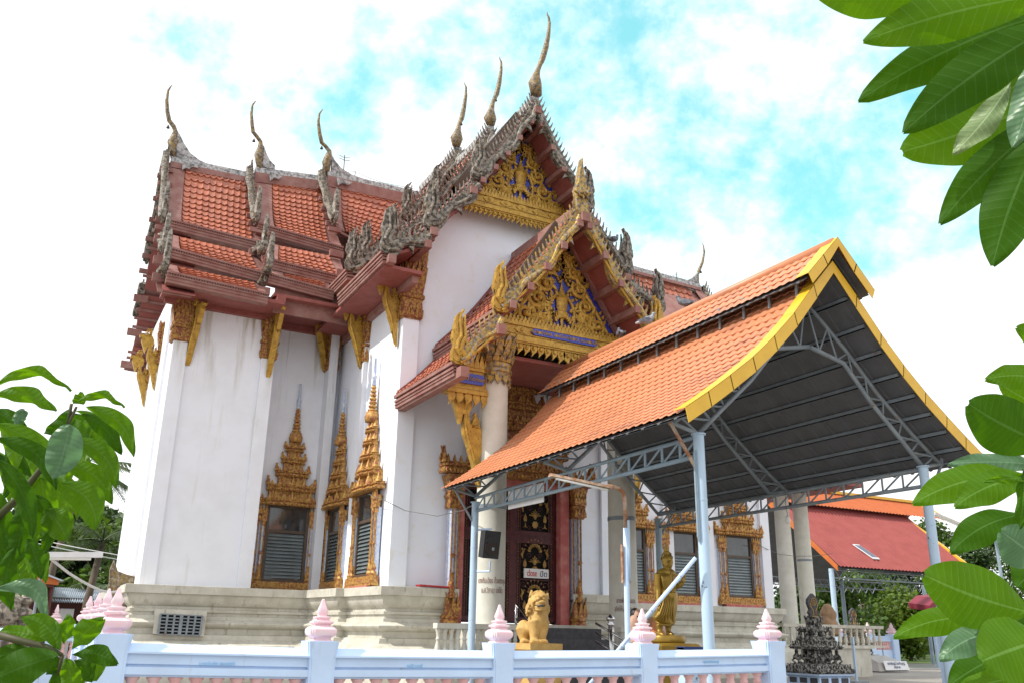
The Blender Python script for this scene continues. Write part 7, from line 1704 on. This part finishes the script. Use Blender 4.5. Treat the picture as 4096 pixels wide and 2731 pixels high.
for base, tip, w, ds, mt, bend, dd, tl in (
    ((-30, 120), (345, 142), 62, 1.5, 'leaf_sun', -62, 0, .5), ((-30, 160), (272, 238), 85, 1.45, 'leaf_sun', -30, 0, .3), ((372, 200), (607, 222), 46, 1.5, 'leaf_sun', -38, 0, .4), ((420, 215), (652, 460), 86, 1.45, 'leaf_sun', -46, 0, .2), ((400, 250), (592, 450), 84, 1.5, 'leaf_dark', -22, 0, .2), ((360, 200), (400, 145), 60, 1.55, 'leaf_sun', 10, 0, .2),
    ((350, 370), (568, 614), 100, 1.45, 'leaf_sun', -42, 0, .1), ((300, 500), (545, 692), 105, 1.5, 'leaf_sun', -40, 0, .2), ((290, 590), (468, 815), 150, 1.4, 'leaf_sun', -40, 0, .1), ((340, 300), (258, 570), 165, 1.35, 'leaf_grey', 8, 0, .1), ((-30, 370), (272, 620), 90, 1.4, 'leaf_dark', -50, 0, .2), ((-30, 300), (255, 600), 110, 1.5, 'leaf_sun', -50, 0, .2),
    ((-20, 470), (158, 860), 95, 1.35, 'leaf_dark', -30, 0, .2), ((200, 560), (200, 850), 125, 1.5, 'leaf_sun', 10, 0, .1), ((215, 720), (325, 868), 140, 1.4, 'leaf_sun', -12, 0, .1), ((160, 640), (205, 950), 85, 1.4, 'leaf_dark', -40, 0, .3), ((110, 700), (55, 1010), 115, 1.45, 'leaf_dark', 10, 0, .1), ((130, 860), (200, 1060), 80, 1.35, 'leaf_dark', -8, 0, .2),
    ((70, 900), (55, 1215), 90, 1.4, 'leaf_dark', -20, 0, .2), ((-30, 1110), (222, 1272), 90, 1.35, 'leaf_grey', -70, 0, .2), ((-40, 800), (40, 1060), 110, 1.45, 'leaf_dark', 0, 0, .1), ((-40, 620), (20, 900), 120, 1.5, 'leaf_dark', 0, 0, .1), ((320, 280), (450, 390), 100, 1.6, 'leaf_sun', 0, 0, .1), ((60, 540), (180, 700), 110, 1.6, 'leaf_sun', 0, 0, .1), ((-30, 230), (130, 330), 90, 1.6, 'leaf_dark', 0, 0, .1), ((350, 230), (215, 345), 90, 1.55, 'leaf_dark', 20, 0, .1), ((120, 230), (70, 300), 60, 1.5, 'leaf_grey', 0, 0, .1),
    ((30, 980), (10, 1150), 80, 1.5, 'leaf_sun', 0, 0, .1)):
    leaf(B3, r3(*base), r3(*tip), w*1.0/1.2244, ds, {'leaf_sun': 'leaf_sun', 'leaf_dark': 'leaf_dark', 'leaf_grey': 'leaf_grey'}[mt], (-bend if tip[0] > base[0] else bend)*1.35/1.2244, dd, tl, shape='lance', mats=LMm, fold=.16)
rnd = random.Random(12)
for k in range(52):         # further back leaves filling the sprays
    bx, by = rnd.choice(((350, 250), (300, 330), (200, 520), (90, 660), (20, 760), (120, 420), (30, 560), (10, 300), (60, 900), (-20, 420), (-30, 860), (60, 780)))
    a = rnd.uniform(-.3, 1.0); L = rnd.uniform(220, 340); bx += rnd.uniform(-40, 30); by += rnd.uniform(-30, 40)
    leaf(B3, r3(bx, by), r3(min(560, bx+L*math.sin(a)*.9), by+L*math.cos(a)), rnd.uniform(58, 88)/1.2244, rnd.uniform(1.6, 1.85), rnd.choice(('leaf_lime', 'leaf_lime', 'leaf_sun', 'leaf_dark')), rnd.uniform(20, 75)/1.2244, rnd.uniform(-.05, .05), rnd.uniform(-.2, .5), shape='lance', mats=LMm, fold=.16)
m = MB(); m.tube([at(*r3(-60, 800), D=1.5), at(*r3(90, 660), D=1.5), at(*r3(200, 520), D=1.5), at(*r3(330, 310), D=1.5), at(*r3(375, 215), D=1.5)], [.007, .006, .005, .003, .002], 8); m.tube([at(*r3(330, 310), D=1.5), at(*r3(350, 200), D=1.5)], .003, 6); m.build('stem', 'twig', B3, True)
B4 = thing('mango_branch', 'near sprig of short rounded leaves in front of the fence post at the lower left', 'branch', at(-60, 2560, D=1.3))
r4 = crop(0, 2100, 2.485)
for base, tip, w, ds, mt, bend, dd, tl in (
    ((600, 1240), (210, 905), 190, 1.3, 'leaf_sun', -75, 0, .1), ((640, 1180), (690, 890), 155, 1.32, 'leaf_grey', -5, 0, .3), ((720, 1230), (1030, 930), 210, 1.28, 'leaf_sun', -32, 0, .1), ((720, 1285), (1165, 1385), 170, 1.25, 'leaf_dark', -55, 0, .1), ((820, 1330), (960, 1545), 220, 1.34, 'leaf_sun', -40, 0, .1), ((730, 1340), (910, 1560), 150, 1.28, 'leaf_dark', -40, 0, .2),
    ((650, 1320), (700, 1650), 170, 1.22, 'leaf_sun', -20, 0, .1), ((560, 1300), (460, 1480), 150, 1.3, 'leaf_dark', 0, 0, .2), ((580, 1290), (-120, 1560), 330, 1.2, 'leaf_dark', -20, 0, .1), ((480, 1130), (-60, 1070), 150, 1.32, 'leaf_sun', -30, 0, .2), ((280, 1240), (-60, 1330), 170, 1.3, 'leaf_dark', -20, 0, .1), ((560, 1440), (600, 1680), 160, 1.3, 'leaf_dark', 0, 0, .1), ((780, 1400), (800, 1600), 120, 1.36, 'leaf_sun', 0, 0, .1)):
    leaf(B4, r4(*base), r4(*tip), w*1.2/2.485, ds, {'leaf_sun': 'leaf_sun', 'leaf_dark': 'leaf_dark', 'leaf_grey': 'leaf_sun'}[mt], (-bend if tip[0] > base[0] else bend)/2.485, dd, tl, shape='obovate', mats=LMm, fold=.12)
m = MB(); m.tube([at(*r4(-60, 1080), D=1.3), at(*r4(220, 1150), D=1.3), at(*r4(480, 1210), D=1.3), at(*r4(620, 1290), D=1.3)], [.006, .005, .004, .003], 8); m.tube([at(*r4(620, 1290), D=1.3), at(*r4(580, 1480), D=1.3)], .003, 6); m.build('stem', 'twig', B4, True)
